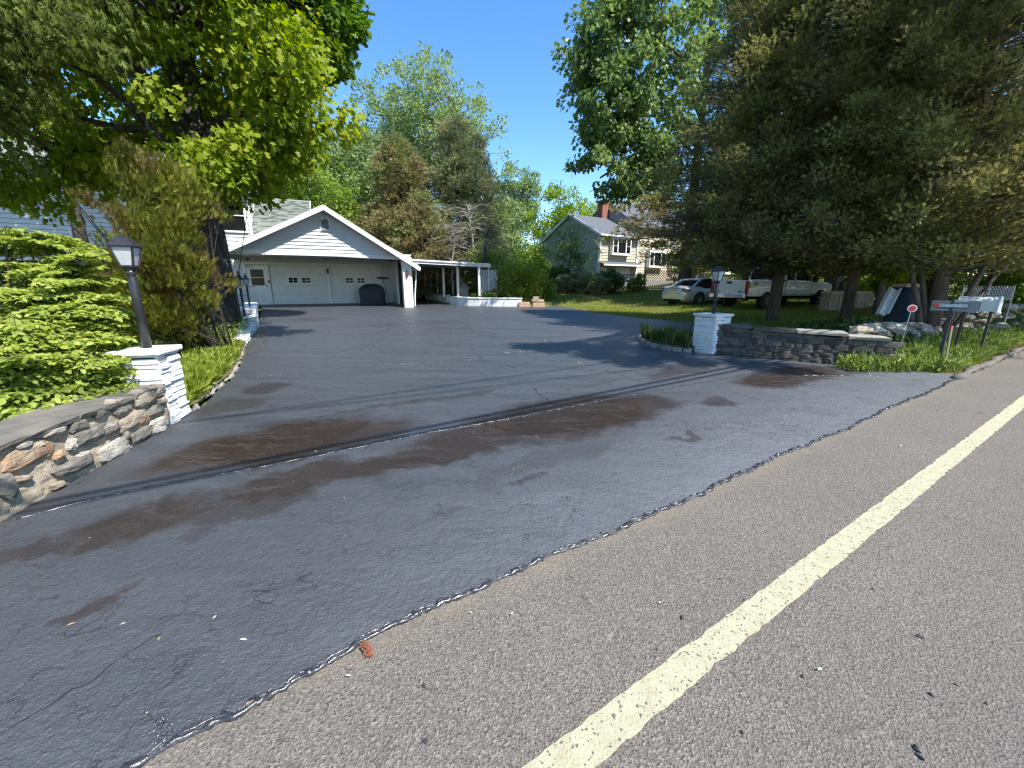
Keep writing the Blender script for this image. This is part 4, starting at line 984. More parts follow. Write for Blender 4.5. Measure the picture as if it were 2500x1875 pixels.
lowwall(pl((519, 306.9), (530, 306.9)), .30, mat=M_wood_raw, cap=False); 
lowwall(pl((533, 307), (545, 307)), .26, mat=M_wood_raw, cap=False)
e1 = atY(522, 303, 25.2); e2 = atY(545, 300, 27.5); e3 = atY(560, 297.5, 30)
for a, b_ in ((e1, e2), (e2, e3)):
    d = (b_-a); d.z = 0; L_ = d.length; m = a.lerp(b_, .5); MB().box((0, 0, 0), (L_, .25, .34)).build('block', M_white2, lw, loc=(m.x, m.y, .62), rot=(0, 0, math.atan2(d.y, d.x)))
for i, (u_, z_) in enumerate(((534.5, .32), (538.5, .32), (541.5, .30), (536, .46))):
    p = on(u_, 306.6); o = MB().box((0, 0, .08), (.30, .2, .14)).build('loose_block', M_conc if i == 3 else M_wood_raw, None, loc=(p.x, p.y+.15, p.z+z_-.05), rot=(0, 0, rnd.uniform(-.2, .2)))
    tag(o, ['pinkish loose block at the left of the low wall gap', 'pinkish loose block in the middle of the low wall gap', 'pinkish loose block at the lawn side of the low wall gap', 'pale concrete block set on top of the pink blocks in the wall'][i], 'block')
# stone lantern ornament under the carport
sl_ = atY((980+900*.1718)*.4096, 300, 26.5); slt = thing('stone_lantern', 'squat grey stone garden lantern behind the carport posts', 'ornament', (sl_.x, sl_.y, H(sl_.x, sl_.y)))
MB().box((0, 0, .35), (.55, .5, .75)).build('base', M_conc, slt); mb = MB(); mb.lathe([(.42, .74), (.40, .82), (.12, 1.0), (.10, 1.1), (.02, 1.15)], n=8); mb.build('roof', M_conc, slt)

# ------------------------------------------------------------------ neighbour's house
M_cream = simple('cream_shakes', (.50, .43, .32), .75, (.45, .385, .285), 3, 30, .3, .006)
M_sage = simple('sage_siding', (.40, .41, .34), .6, (.36, .37, .31), 2)
M_roof2 = simple('blue_grey_shingle', (.075, .08, .09), .9, (.11, .115, .13), 5, 60, .5, .01)
M_greyside = simple('grey_siding', (.30, .29, .29), .7, (.26, .25, .25), 3)
N0 = Vector((7.65, 37.0, 1.12)); NA = R(33)
nh = thing('house', 'cream and sage two storey house with brick chimney beyond the lattice fence', 'house', N0, NA)
MB().box((2.52, 3.95, 2.4), (4.98, 7.7, 4.85)).build('wall', M_white, nh)
# sage gable end, facing left
def gable_boards(y0, y1, z0, ze, zp, x, mat, parent, step=.14, name='siding'):
    m_ = MB(); z = z0; ym = (y0+y1)/2
    while z < zp:
        ya, yb = y0, y1
        if z > ze: f = (z-ze)/(zp-ze); ya, yb = y0+(ym-y0)*f, y1-(y1-ym)*f
        if yb-ya > .1: m_.add([(x, ya, z), (x, yb, z), (x-.03, ya, z), (x-.03, yb, z), (x-.006, ya, z+step), (x-.006, yb, z+step)], [(0, 2, 3, 1), (2, 4, 5, 3)])
        z += step
    return m_.build(name, mat, parent, kind='stuff')
gable_boards(0, 7.8, 0, 4.78, 6.75, 0, M_sage, nh)
MB().add([(.02, 0, 4.8), (.02, 7.8, 4.8), (.02, 3.9, 6.7)], [(0, 1, 2), (2, 1, 0)]).build('gable_backing', M_sage, nh)
def shakes(x0, x1, z0, z1, y, step=.24):
    for i in range(int((z1-z0)/step+.5)):
        z = z0 + i*step; zt = min(z+step, z1)
        MB().add([(x0, y, z), (x1, y, z), (x1, y-.05, z), (x0, y-.05, z), (x0, y-.012, zt), (x1, y-.012, zt)], [(0, 1, 2, 3), (3, 2, 5, 4), (0, 3, 4), (2, 1, 5)]).build('shake_course', M_cream, nh)
shakes(.1, 4.95, 2.3, 4.75, .1); shakes(4.05, 4.95, 0, 2.25, .1); shakes(-.0, 4.0, 2.0, 2.25, .1)
for x in (.03, 5.0): MB().box((x, .03, 2.4), (.14, .14, 4.8)).build('corner_board', M_trim, nh)
MB().box((.0, 7.75, 2.4), (.14, .14, 4.8)).build('corner_board', M_trim, nh)
slope(nh, -.25, 5.1, -.35, 4.68, 3.9, 6.85, 'roof', M_roof2, M_roof2, tabs=False); slope(nh, -.25, 5.1, 8.2, 4.68, 3.91, 6.85, 'roof', M_roof2, M_roof2, tabs=False)
for a, b_ in (((-.27, -.35, 4.66), (-.27, 3.9, 6.83)), ((-.27, 8.2, 4.66), (-.27, 3.9, 6.83))): MB().beam(a, b_, .05, .2).build('rake_board', M_trim, nh)
MB().box((2.4, -.42, 4.66), (5.4, .12, .13)).build('gutter', M_trim, nh); MB().tube([(.05, -.1, 4.6), (.05, -.1, .2)], .05, 6).build('downspout', M_trim, nh)
slope(nh, .0, 5.1, -.75, 2.15, .05, 2.45, 'porch_roof', M_roof2, M_roof2, tabs=False); MB().box((2.5, -.78, 2.16), (5.2, .08, .13)).build('gutter', M_trim, nh)
def bay(x0, x1, z0, z1, y):
    b_ = MB().box(((x0+x1)/2, y-.22, (z0+z1)/2), (x1-x0, .44, z1-z0)).build('bay_window', M_trim, nh); w3_ = (x1-x0-.3)/4
    for (a, c_, nm) in ((x0+.12, x0+.12+w3_*.9, 2), (x0+.2+w3_, x0+.1+3*w3_, 1), (x1-.12-w3_*.9, x1-.12, 2)):
        for k in range(nm):
            hh = (z1-z0-.35)/nm; MB().box(((a+c_)/2, y-.447, z0+.18+hh*(k+.5)), (c_-a, .012, hh-.05)).build('pane', M_glass, b_)
    return b_
bay(1.35, 3.75, 3.05, 4.62, .1)
for x0 in (-.0, 2.15):
    d_ = MB().box((x0+.98, .0, 1.0), (1.8, .12, 2.0)).build('garage_door', M_trim, nh)
    MB().add([(x0+.05, -.075, 0), (x0+1.9, -.075, 0), (x0+1.9, -.075, 1.5), (x0+1.55, -.075, 1.95), (x0+.4, -.075, 1.95), (x0+.05, -.075, 1.5)], [(0, 1, 2, 3, 4, 5)]).build('door_panel', M_white, d_)
MB().box((10.0, 4.3, 2.9), (9.9, 7.9, 5.8)).build('wall', M_cream, nh)
gable_boards(.3, 8.3, 4.4, 5.7, 8.6, 5.02, M_greyside, nh)
MB().add([(5.04, .3, 5.7), (5.04, 8.3, 5.7), (5.04, 4.3, 8.55)], [(0, 1, 2), (2, 1, 0)]).build('gable_backing', M_greyside, nh)
slope(nh, 4.9, 15.2, -.1, 5.6, 4.3, 8.65, 'roof', M_roof2, M_roof2, tabs=False); slope(nh, 4.9, 15.2, 8.7, 5.6, 4.31, 8.65, 'roof', M_roof2, M_roof2, tabs=False)
for i in range(20):
    z = .9 + i*.24
    MB().add([(5.1, .34, z), (14.9, .34, z), (14.9, .29, z), (5.1, .29, z), (5.1, .325, z+.24), (14.9, .325, z+.24)], [(0, 1, 2, 3), (3, 2, 5, 4)]).build('shake_course', M_cream, nh)
bay(6.7, 9.1, 2.1, 3.7, .3); bay(10.2, 12.0, 2.1, 3.7, .3)
MB().box((10, .22, .42), (9.8, .14, .95)).build('stone_base', M_conc, nh)
ch = MB().box((4.45, 4.2, 7.0), (.85, .7, 2.9)).build('chimney', M_brick, nh)
MB().box((4.45, 4.2, 8.49), (.95, .8, .12)).build('chimney_cap', M_dkmortar, nh)
dk = thing('deck', 'white railed wooden deck at the right side of the cream house', 'deck', N0 + Vector((8.6, 4.0, 0)), NA)
MB().box((2.2, 0, .95), (4.5, 2.2, .14)).build('floor', M_wood_raw, dk)
for x in (0, 1.5, 3, 4.4): MB().box((x, -1.05, .95), (.12, .12, 1.9)).build('post', M_trim, dk)
MB().box((2.2, -1.05, 1.9), (4.6, .08, .07)).build('rail', M_trim, dk)
for i in range(34): MB().box((.1+i*.13, -1.05, 1.45), (.04, .03, .85)).build('baluster', M_trim, dk)
M_lat = simple('weathered_lattice', (.25, .21, .15), .85, (.17, .14, .10), 8)
F0 = atY(560, 290, 30.5); F1 = atY(700, 290, 28.8); F0.z = F1.z = 0; fd = (F1-F0); FL = fd.length; fd.normalize()
fe = thing('lattice_fence', 'weathered brown lattice fence in front of the cream house', 'fence')
k = 0
while k*2.0 < FL:
    o = F0 + fd*(k*2.0); zb = H(o.x, o.y); lattice('lattice_panel', o, fd.copy(), min(1.96, FL-k*2), zb+.06, zb+1.28, step=.115, sw=.034, th=.012, mat=M_lat, parent=fe)
    MB().box((o.x, o.y, zb+.66), (.09, .09, 1.38)).build('post', M_lat, fe); MB().beam(o+Vector((0, -.02, zb+1.30)), o+fd*2+Vector((0, -.02, zb+1.30)), .06, .05).build('rail', M_lat, fe)
    k += 1
# ------------------------------------------------------------------ vehicles
def paintmat(nm, c, metal=0.0, rough=.32):
    m, t, b = newmat(nm); b.inputs['Base Color'].default_value = (*c, 1); b.inputs['Metallic'].default_value = metal; b.inputs['Roughness'].default_value = rough
    b.inputs['Coat Weight'].default_value = .6; b.inputs['Coat Roughness'].default_value = .06; return m
M_silver = paintmat('silver_car_paint', (.60, .60, .57), .35, .35); M_wpaint = paintmat('white_truck_paint', (.74, .76, .76))
M_rubber = simple('tyre_rubber', (.02, .02, .02), .85, (.03, .03, .03), 30); M_chrome = simple('chrome', (.75, .75, .75), .15, (.65, .65, .65), 5, metal=1.0)
M_alloy = simple('alloy_rim', (.55, .55, .56), .3, (.5, .5, .5), 5, metal=.8); M_tail = simple('red_tail_lamp', (.28, .012, .012), .15, (.2, .01, .01), 30)
M_plate = simple('number_plate', (.55, .62, .70), .5, (.7, .72, .72), 40); M_well = simple('wheel_well_black', (.006, .006, .006), .9); M_txt = simple('dark_lettering', (.03, .035, .05), .5)
M_bluetxt = simple('blue_badge', (.02, .04, .14), .4)
def loft(mb, sts, close=True):
    """sts: list of (x, [(y,z)...]) half profiles from the underside centre round to the top centre"""
    n = len(sts[0][1]); base = len(mb.v); w_ = 2*n
    for x, pr_ in sts:
        for y, z in pr_: mb.v.append((x, -y, z))
        for y, z in reversed(pr_): mb.v.append((x, y, z))
    for i in range(len(sts)-1):
        for k in range(w_):
            a = base+i*w_+k; b_ = base+i*w_+(k+1) % w_
            mb.f.append((a, b_, b_+w_, a+w_))
    mb.f.append(tuple(base+k for k in reversed(range(w_)))); e = base+(len(sts)-1)*w_; mb.f.append(tuple(e+k for k in range(w_)))
def wheel(parent, x, y, r, w_, side):
    wl_ = MB(); wl_.lathe([(r*1.16, -.02), (r*1.16, .02)], n=24); o = wl_.build('wheel_arch', M_well, parent, loc=(x, y*.985, r*1.05), rot=(math.pi/2*side*-1, 0, 0))
    ty = MB(); ty.lathe([(r*.6, -w_/2), (r*.95, -w_/2), (r, -w_/2+.03), (r, w_/2-.03), (r*.94, w_/2), (r*.62, w_/2), (r*.6, w_/2-.03)], n=24)
    t_ = ty.build('wheel', M_rubber, parent, smooth=False, loc=(x, y-side*w_*.28, r), rot=(math.pi/2*side*-1, 0, 0))
    rm = MB(); rm.lathe([(r*.61, w_/2-.05), (r*.58, w_/2-.02), (r*.5, w_/2-.06), (r*.14, w_/2-.03), (r*.12, w_/2-.005)], n=20); ro = rm.build('rim', M_alloy, t_, smooth=True)
    sp2 = MB()
    for k in range(5):
        an = 2*math.pi*k/5; sp2.beam((0, 0, w_/2-.015), (r*.56*math.cos(an), r*.56*math.sin(an), w_/2-.02), r*.16, .03, up=(0, 0, 1))
    sp2.build('spokes', M_alloy, t_)
def text(name, s, size, mat, parent, loc, rot, ext=.003):
    c = bpy.data.curves.new(name, 'FONT'); c.body = s; c.size = size; c.extrude = ext; c.align_x = 'CENTER'; c.align_y = 'CENTER'
    t_o = bpy.data.objects.new(name, c); COL.objects.link(t_o); dg = bpy.context.evaluated_depsgraph_get()
    me = bpy.data.meshes.new_from_object(t_o.evaluated_get(dg)); bpy.data.objects.remove(t_o); me.materials.clear(); me.materials.append(mat)
    o = bpy.data.objects.new(name, me); COL.objects.link(o)
    if parent: o.parent = parent
    o.location = loc; o.rotation_euler = rot; return o
# sedan
sc0 = atY(672.5, 308, 22.0); hd_ = R(24)
car = thing('parked_car', 'silver four door car parked on the lawn behind the white pickup', 'car', (sc0.x, sc0.y+.2, H(sc0.x, sc0.y)+.03), hd_)
mb = MB()
def cs(w_, zb, zm, zt, wt=None): wt = wt or w_*.86; return [(0, zb), (w_*.80, zb), (w_*.97, zb+.10), (w_, zm), (w_*.985, zm+(zt-zm)*.5), (wt, zt-.02), (wt*.6, zt+.015), (0, zt+.025)]
loft(mb, [(0, cs(.66, .34, .55, .66)), (.03, cs(.80, .27, .60, .93)), (.10, cs(.86, .24, .62, 1.00)), (.35, cs(.92, .22, .64, 1.03)), (.9, cs(.94, .20, .66, 1.02)), (1.5, cs(.94, .20, .66, .97)), (2.6, cs(.94, .20, .64, .95)), (3.5, cs(.94, .20, .64, .95)), (3.9, cs(.93, .21, .62, .93)), (4.5, cs(.88, .24, .58, .82)), (4.75, cs(.78, .28, .52, .70)), (4.85, cs(.6, .34, .48, .6))])
bd = mb.build('body', M_silver, car, smooth=True)
mb = MB()
def gs(w_, z0, wt, z1): return [(0, z0), (w_, z0), (w_*.98, z0+(z1-z0)*.3), (wt, z1-.02), (wt*.9, z1), (0, z1+.02)]
loft(mb, [(.62, gs(.74, .96, .72, 1.00)), (1.05, gs(.80, .94, .66, 1.25)), (1.35, gs(.84, .92, .62, 1.37)), (2.1, gs(.86, .92, .62, 1.42)), (2.8, gs(.86, .92, .61, 1.39)), (3.25, gs(.85, .92, .60, 1.22)), (3.75, gs(.82, .90, .7, .97))])
mb.build('window', M_glass, car, smooth=True)
mb = MB(); loft(mb, [(1.22, [(0, 1.33), (.62, 1.31), (.66, 1.33), (.6, 1.36), (0, 1.38)]), (1.5, [(0, 1.39), (.64, 1.37), (.67, 1.39), (.6, 1.42), (0, 1.44)]), (2.1, [(0, 1.42), (.64, 1.40), (.67, 1.42), (.6, 1.45), (0, 1.47)]), (2.9, [(0, 1.38), (.62, 1.36), (.65, 1.38), (.58, 1.41), (0, 1.43)])])
mb.build('roof', M_silver, car, smooth=True)
for s_ in (-1, 1):
    for a, b_ in (((.60, .76*s_, .99), (1.25, .655*s_, 1.36)), ((2.05, .87*s_, .95), (2.1, .65*s_, 1.42)), ((3.72, .80*s_, .95), (2.9, .63*s_, 1.39))): MB().beam(a, b_, .09, .05).build('pillar', M_silver, car)
    tl = MB(); tl.add([(-.005, .62*s_, .93), (.0, .90*s_*.93, .90), (.28, .925*s_, .88), (.30, .925*s_, .78), (.01, .86*s_, .72), (-.02, .60*s_, .76)], [(0, 1, 5), (1, 4, 5), (1, 2, 3), (1, 3, 4)] if s_ > 0 else [(5, 1, 0), (5, 4, 1), (3, 2, 1), (4, 3, 1)])
    tl.build('tail_light', simple('smoked_tail_lamp', (.10, .09, .095), .15, (.22, .2, .2), 20), car)
    for x, in ((1.0,), (3.9,)): wheel(car, x, .94*s_, .335, .22, s_)
    MB().box((3.35, .98*s_, 1.0), (.14, .18, .12)).build('mirror', M_silver, car)
    for x in (1.65, 2.68, 3.45): MB().beam((x, .944*s_, .35), (x-.03, .90*s_, .94), .008, .006).build('door_seam', M_txt, car)
pl_ = MB().box((-.012, 0, .80), (.02, .31, .15)).build('number_plate', M_plate, car); text('plate_text', '7AX 406', .07, M_txt, pl_, (-.026, 0, .80), (math.pi/2, 0, -math.pi/2), .001)
MB().box((.0, 0, .90), (.02, 1.1, .015)).build('boot_seam', M_txt, car); MB().box((.03, 0, .28), (.1, 1.2, .12)).build('bumper_valance', M_well, car)
# pickup
tr0 = Vector((.576*18.2, 18.2, 0)); th_ = R(22.3)
ctr = tr0 + Vector((-math.sin(th_), math.cos(th_), 0))*1.0
tk = thing('pickup_truck', 'white extended cab pickup on the lawn behind the nearer cedar trunk', 'truck', (ctr.x, ctr.y, H(ctr.x, ctr.y)+.02), th_)
mb = MB()
def ts(w_, zb, zt): return [(0, zb), (w_*.93, zb), (w_*.985, zb+.08), (w_, zb+.32), (w_*1.0, zb+.36), (w_*.975, zt-.06), (w_*.94, zt), (w_*.9, zt+.004), (0, zt+.004)]
# bed sides and cab lower body
def bedside(s_):
    m_ = MB(); y0, y1 = .90*s_, 1.0*s_
    pr_ = [(y0, .62), (y1*.97, .60), (y1, .70), (y1, .95), (y1*.985, 1.0), (y1*.97, 1.28), (y0*1.03, 1.33), (y0, 1.31)]
    k = len(pr_); xs_ = (0.02, .5, 1.6, 2.35)
    for x in xs_:
        fl_ = .05 if x in (.5, 1.6) else 0
        for i, (y, z) in enumerate(pr_): m_.v.append((x, y + (fl_*s_ if i in (1, 2, 3) else 0), z))
    for i in range(len(xs_)-1):
        for j in range(k): a = i*k+j; b_ = i*k+(j+1) % k; m_.f.append((a, b_, b_+k, a+k))
    m_.f += [tuple(range(k)), tuple(range((len(xs_)-1)*k, len(xs_)*k))]
    bm = bmesh.new(); me = m_.mesh('bed_side'); bm.from_mesh(me); bmesh.ops.recalc_face_normals(bm, faces=bm.faces); bm.to_mesh(me); bm.free()
    return link('bed_side', me, M_wpaint, tk)
bedside(1); bedside(-1)
MB().box((1.2, 0, .70), (2.3, 1.8, .08)).build('bed_floor', M_well, tk)
MB().box((.5, 0, 1.12), (.5, 1.3, .34)).build('bed_load', simple('faded_red_load', (.30, .05, .04), .7), tk)
tg = MB().box((.02, 0, .97), (.09, 1.66, .66)).build('tailgate', M_wpaint, tk); bevel(tg, .02)
MB().box((-.028, 0, .95), (.01, 1.46, .42)).build('tailgate_panel', M_wpaint, tg)
MB().box((-.035, 0.0, 1.20), (.02, .26, .10)).build('tailgate_handle', M_darkwood, tg)
text('lettering', 'F-250', .13, M_txt, tg, (-.037, .62, .82), (math.pi/2, 0, -math.pi/2), .002)
ov = MB(); ov.lathe([(.075, 0), (.07, .01)], n=20); o = ov.build('oval_badge', M_bluetxt, tg, loc=(-.034, -.60, .80), rot=(0, -math.pi/2, 0)); o.scale = (.55, 1, 1)
for s_ in (-1, 1):
    t2 = MB().box((.02, .92*s_, .99), (.13, .16, .52)).build('tail_light', M_tail, tk); bevel(t2, .02)
    for x in (1.18, 5.0): wheel(tk, x, 1.02*s_, .40, .28, s_)
    MB().box((4.25, 1.12*s_, 1.38), (.14, .2, .30)).build('mirror', M_black, tk)
    text('decal', '4X4', .15, M_txt, tk, (.42, -1.0 if s_ < 0 else 1.0, 1.14), (math.pi/2+.06, 0, 0) if s_ < 0 else (math.pi/2+.06, 0, math.pi), .004)
    for x in (2.42, 3.05, 4.28): MB().beam((x, 1.012*s_, .66), (x, .985*s_, 1.30), .012, .008).build('door_seam', M_txt, tk)
    MB().box((4.15-.2*0, 1.0*s_, 1.2), (.02, .02, .02)).build('door_handle', M_black, tk)
    MB().box((3.2, 1.0*s_, 1.19), (.16, .03, .04)).build('door_handle', M_wpaint, tk)
    MB().box((3.5, 1.018*s_, .86), (1.9, .02, .05)).build('side_moulding', M_wpaint, tk)
mb = MB(); loft(mb, [(2.42, ts(1.0, .60, 1.30)), (3.0, ts(1.005, .60, 1.30)), (4.3, ts(1.005, .58, 1.28)), (4.6, ts(1.03, .62, 1.27)), (5.4, ts(1.03, .62, 1.22)), (5.85, ts(.98, .62, 1.15)), (6.0, ts(.9, .66, 1.05))])
mb.build('body', M_wpaint, tk, smooth=False)
mb = MB(); loft(mb, [(2.46, gs(.90, 1.28, .78, 1.86)), (3.2, gs(.92, 1.28, .79, 1.90)), (3.75, gs(.92, 1.28, .78, 1.88)), (4.5, gs(.88, 1.26, .8, 1.32))]); mb.build('window', M_glass, tk)
mb = MB(); loft(mb, [(2.4, [(0, 1.84), (.80, 1.83), (.83, 1.87), (.7, 1.93), (0, 1.95)]), (3.3, [(0, 1.87), (.80, 1.86), (.83, 1.90), (.7, 1.96), (0, 1.98)]), (3.85, [(0, 1.84), (.78, 1.83), (.81, 1.87), (.68, 1.92), (0, 1.94)])]); mb.build('roof', M_wpaint, tk, smooth=True)
for s_ in (-1, 1):
    for a, b_ in (((2.46, .93*s_, 1.28), (2.46, .81*s_, 1.9)), ((3.1, .94*s_, 1.28), (3.15, .82*s_, 1.9)), ((4.45, .9*s_, 1.28), (3.82, .8*s_, 1.87))): MB().beam(a, b_, .10, .06).build('pillar', M_wpaint, tk)
bp = MB().box((-.10, 0, .62), (.16, 1.9, .20)).build('bumper', M_chrome, tk); bevel(bp, .03)
pl_ = MB().box((-.19, -.06, .64), (.02, .31, .155)).build('number_plate', M_plate, tk); text('plate_text', '1AC 52E', .075, M_txt, pl_, (-.202, -.06, .64), (math.pi/2, 0, -math.pi/2), .001)
fbp = MB().box((6.08, 0, .66), (.2, 1.95, .22)).build('bumper', M_chrome, tk); MB().box((3.3, 0, .52), (4.6, .8, .16)).build('frame', M_well, tk)

# ------------------------------------------------------------------ roadside boxes and stakes
M_boxg = simple('grey_plastic_box', (.22, .23, .23), .5, (.19, .20, .20), 6); M_refl = simple('red_reflector', (.62, .02, .03), .25, (.5, .015, .02), 40, spec=.8)
M_mailw = simple('pale_mailbox', (.60, .62, .58), .5, (.54, .56, .52), 5, 30, .1, .003); M_rust_post = simple('dark_rusty_post', (.07, .045, .035), .8, (.04, .03, .028), 15)
bx_an = math.atan2(-RN.y, -RN.x)                        # local +x points to the road
mbp = Vector((8.34, 7.3, 0)); zb = H(mbp.x, mbp.y)
nb = thing('newspaper_box', 'grey newspaper box with a red reflector and a printed strip, on a black post', 'newspaper box', (mbp.x, mbp.y, 0), bx_an)
def shell(x0, x1, w_, z0, z1, t_=.008):
    m_ = MB(); L_ = x1-x0; cx = (x0+x1)/2
    m_.box((cx, 0, z0+t_/2), (L_, w_, t_)); m_.box((cx, 0, z1-t_/2), (L_, w_, t_)); m_.box((cx, w_/2-t_/2, (z0+z1)/2), (L_, t_, z1-z0-2*t_)); m_.box((cx, -w_/2+t_/2, (z0+z1)/2), (L_, t_, z1-z0-2*t_)); return m_
bs = shell(-.57, -.02, .17, 1.08, 1.26).build('body', M_boxg, nb); MB().box((-.565, 0, 1.17), (.01, .15, .16)).build('back_panel', M_boxg, nb)
shell(-.10, .03, .185, 1.07, 1.275, .010).build('mouth_rim', M_boxg, nb)
stp_ = MB().box((-.31, -.0905, 1.175), (.44, .004, .085)).build('label_strip', simple('label_green', (.03, .10, .08), .5), nb); MB().box((-.31, -.0935, 1.183), (.43, .003, .055)).build('label_field', M_trim, stp_)
text('lettering', 'CONNECTICUT POST', .050, simple('label_ink', (.03, .09, .07), .5), stp_, (-.31, -.0955, 1.183), (math.pi/2, 0, 0), .0008)
rf = MB(); rf.lathe([(.045, 0), (.042, .008)], n=20); rf.build('reflector', M_refl, nb, loc=(-.50, -.094, 1.175), rot=(math.pi/2, 0, 0))
MB().box((-.30, 0, 1.18), (.045, .185, .215)).build('strap', M_black, nb)
mb = MB(); mb.box((-.30, -.01, .52), (.05, .05, 1.14)); mb.box((-.30, -.01, 1.0), (.09, .08, .14)); mb.build('post', M_black, nb)
mbx = thing('mailbox', 'large pale rounded mailbox on two rusty posts', 'mailbox', (9.75, 8.15, .07), bx_an)
mb = MB(); pr_ = [(-.15, .96), (.15, .96), (.15, 1.13)] + [(.15*math.cos(a), 1.13+.12*math.sin(a)) for a in [math.pi*i/9 for i in range(1, 9)]] + [(-.15, 1.13)]
for x in (-.56, 0): mb.v += [(x, y, z) for y, z in pr_]
k = len(pr_); mb.f = [(i, (i+1) % k, (i+1) % k+k, i+k) for i in range(k)] + [tuple(reversed(range(k)))]; mb.build('body', M_mailw, mbx)
mb = MB(); mb.v = [(x, y*s_, 1.12+(z-1.12)*s_) for x, s_ in ((-.012, 1.05), (.02, 1.05)) for y, z in pr_]; mb.f = [(i, (i+1) % k, (i+1) % k+k, i+k) for i in range(k)] + [tuple(range(k, 2*k)), tuple(reversed(range(k)))]; mb.build('door', M_mailw, mbx)
for x in (-.45, -.08): MB().box((x, 0, .52), (.04, .04, .96)).build('post', M_rust_post, mbx)
q = atY(943.4, 372, 7.15); t_ = atY(952, 326, 7.2)
sk = thing('survey_stake', 'thin grey stake tipped with pink tape at the drive corner', 'stake', (0, 0, 0)); mb = MB(); mb.beam(q, t_, .03, .018, up=(0, 1, 0)); mb.build('stake', simple('weathered_stake', (.22, .19, .15), .8), sk)
d_ = (t_-q).normalized(); MB().beam(t_-d_*.05, t_-d_*.005, .034, .022, up=(0, 1, 0)).build('tape', simple('pink_tape', (.75, .08, .16), .6), sk)
q = atY(901.5, 338, 7.9); t_ = atY(911, 311, 7.9)
rk = thing('reflector_stake', 'round red reflector on a thin leaning metal rod by the rocks', 'reflector', (0, 0, 0)); q.z = H(q.x, q.y); MB().tube([q, t_], .007, 5).build('rod', M_alloy, rk)
mb = MB(); mb.lathe([(.072, 0), (.072, .012)], n=20); mb.build('rim', M_trim, rk, loc=t_+Vector((.01, 0, .05)), rot=(math.pi/2, 0, R(-30))); mb = MB(); mb.lathe([(.055, .012), (.052, .018)], n=20); mb.build('reflector', M_refl, rk, loc=t_+Vector((.01, 0, .05)), rot=(math.pi/2, 0, R(-30)))
q = atY(926, 322, 8.3); MB().tube([(q.x-.12, q.y, H(q.x, q.y)), (q.x+.02, q.y, q.z+.05)], .006, 5)
# clutter behind the bank
M_bluep = simple('blue_tarp', (.02, .05, .085), .6, (.013, .03, .055), 4, 9, .5, .04)
q = atY(899, 303, 11.2); bb = thing('blue_barrel', 'dusty blue barrel with a wood scrap on its lid, under the cedars', 'barrel', (q.x+.1, q.y, H(q.x, q.y)))
mb = MB(); hb = q.z - H(q.x, q.y) + .42; mb.lathe([(.30, 0), (.33, .3*hb), (.31, .5*hb), (.33, .7*hb), (.30, hb)], n=16); mb.build('drum', M_bluep, bb, smooth=True)
MB().box((0, 0, hb+.05), (.55, .3, .09), rz=.3).build('wood_scrap', M_wood_raw, bb)
a = atY(880, 314, 10.6); b_ = atY(893, 289, 10.9); a.z = max(a.z, H(a.x, a.y)); MB()
tr_ = thing('leaning_trough', 'white trough stood on end leaning on the blue barrel', 'trough', (0, 0, 0)); MB().beam(a, b_, .20, .05, up=(.3, 1, 0)).build('back', M_white, tr_)
dv = Vector((.10, -.02, 0)); MB().beam(a+dv-Vector((0, .06, 0)), b_+dv-Vector((0, .06, 0)), .03, .12, up=(.3, 1, 0)).build('side', M_white, tr_); MB().beam(a-dv-Vector((0, .06, 0)), b_-dv-Vector((0, .06, 0)), .03, .12, up=(.3, 1, 0)).build('side', M_white, tr_)
q = atY(837, 284, 22); tb = thing('trash_bin', 'dark blue wheeled bin standing past the front of the white pickup', 'bin', (q.x, q.y, H(q.x, q.y)))
mb = MB(); mb.box((0, 0, .75), (.75, .8, 1.5-.0), taper=1.12); mb.build('bin', simple('navy_plastic', (.02, .025, .05), .5), tb); MB().box((0, 0, 1.55), (.9, .95, .08)).build('lid', simple('navy_lid', (.03, .04, .075), .4), tb)
q = atY(845, 300, 17.5); tn = thing('tan_ledge', 'sunlit tan stone ledge past the pickup bonnet', 'ledge', (q.x, q.y, H(q.x, q.y)), .3)
for i in range(5): MB().box((-.9+i*.52+rnd.uniform(-.02, .02), 0, .34), (.5, .4, .7)).build('stone', M_st[0], tn)
for i in range(3): MB().box((-.75+i*.8, 0, .74), (.78, .5, .09)).build('cap_stone', M_st[4], tn)
# white wire mesh fence on the bank
M_wire = simple('white_wire', (.55, .56, .55), .5)
wf = thing('wire_fence', 'short white diamond mesh fence above the rocks behind the mailbox', 'fence', (0, 0, 0))
a = atY(961, 298, 11.5); b_ = atY(1012, 297, 12.0); a.z = b_.z = (a.z+b_.z)/2; d_ = (b_-a); Lf = d_.length; d_.normalize(); o = a.copy(); zz = o.z-.08; o.z = 0
lattice('mesh', o, d_, Lf, zz, zz+.40, step=.085, sw=.012, th=.008, mat=M_wire, parent=wf)
for s_ in (0, .5, 1): p = o + d_*Lf*s_; MB().tube([(p.x, p.y, H(p.x, p.y)), (p.x, p.y, zz+.42)], .015, 6).build('post', M_wire, wf)

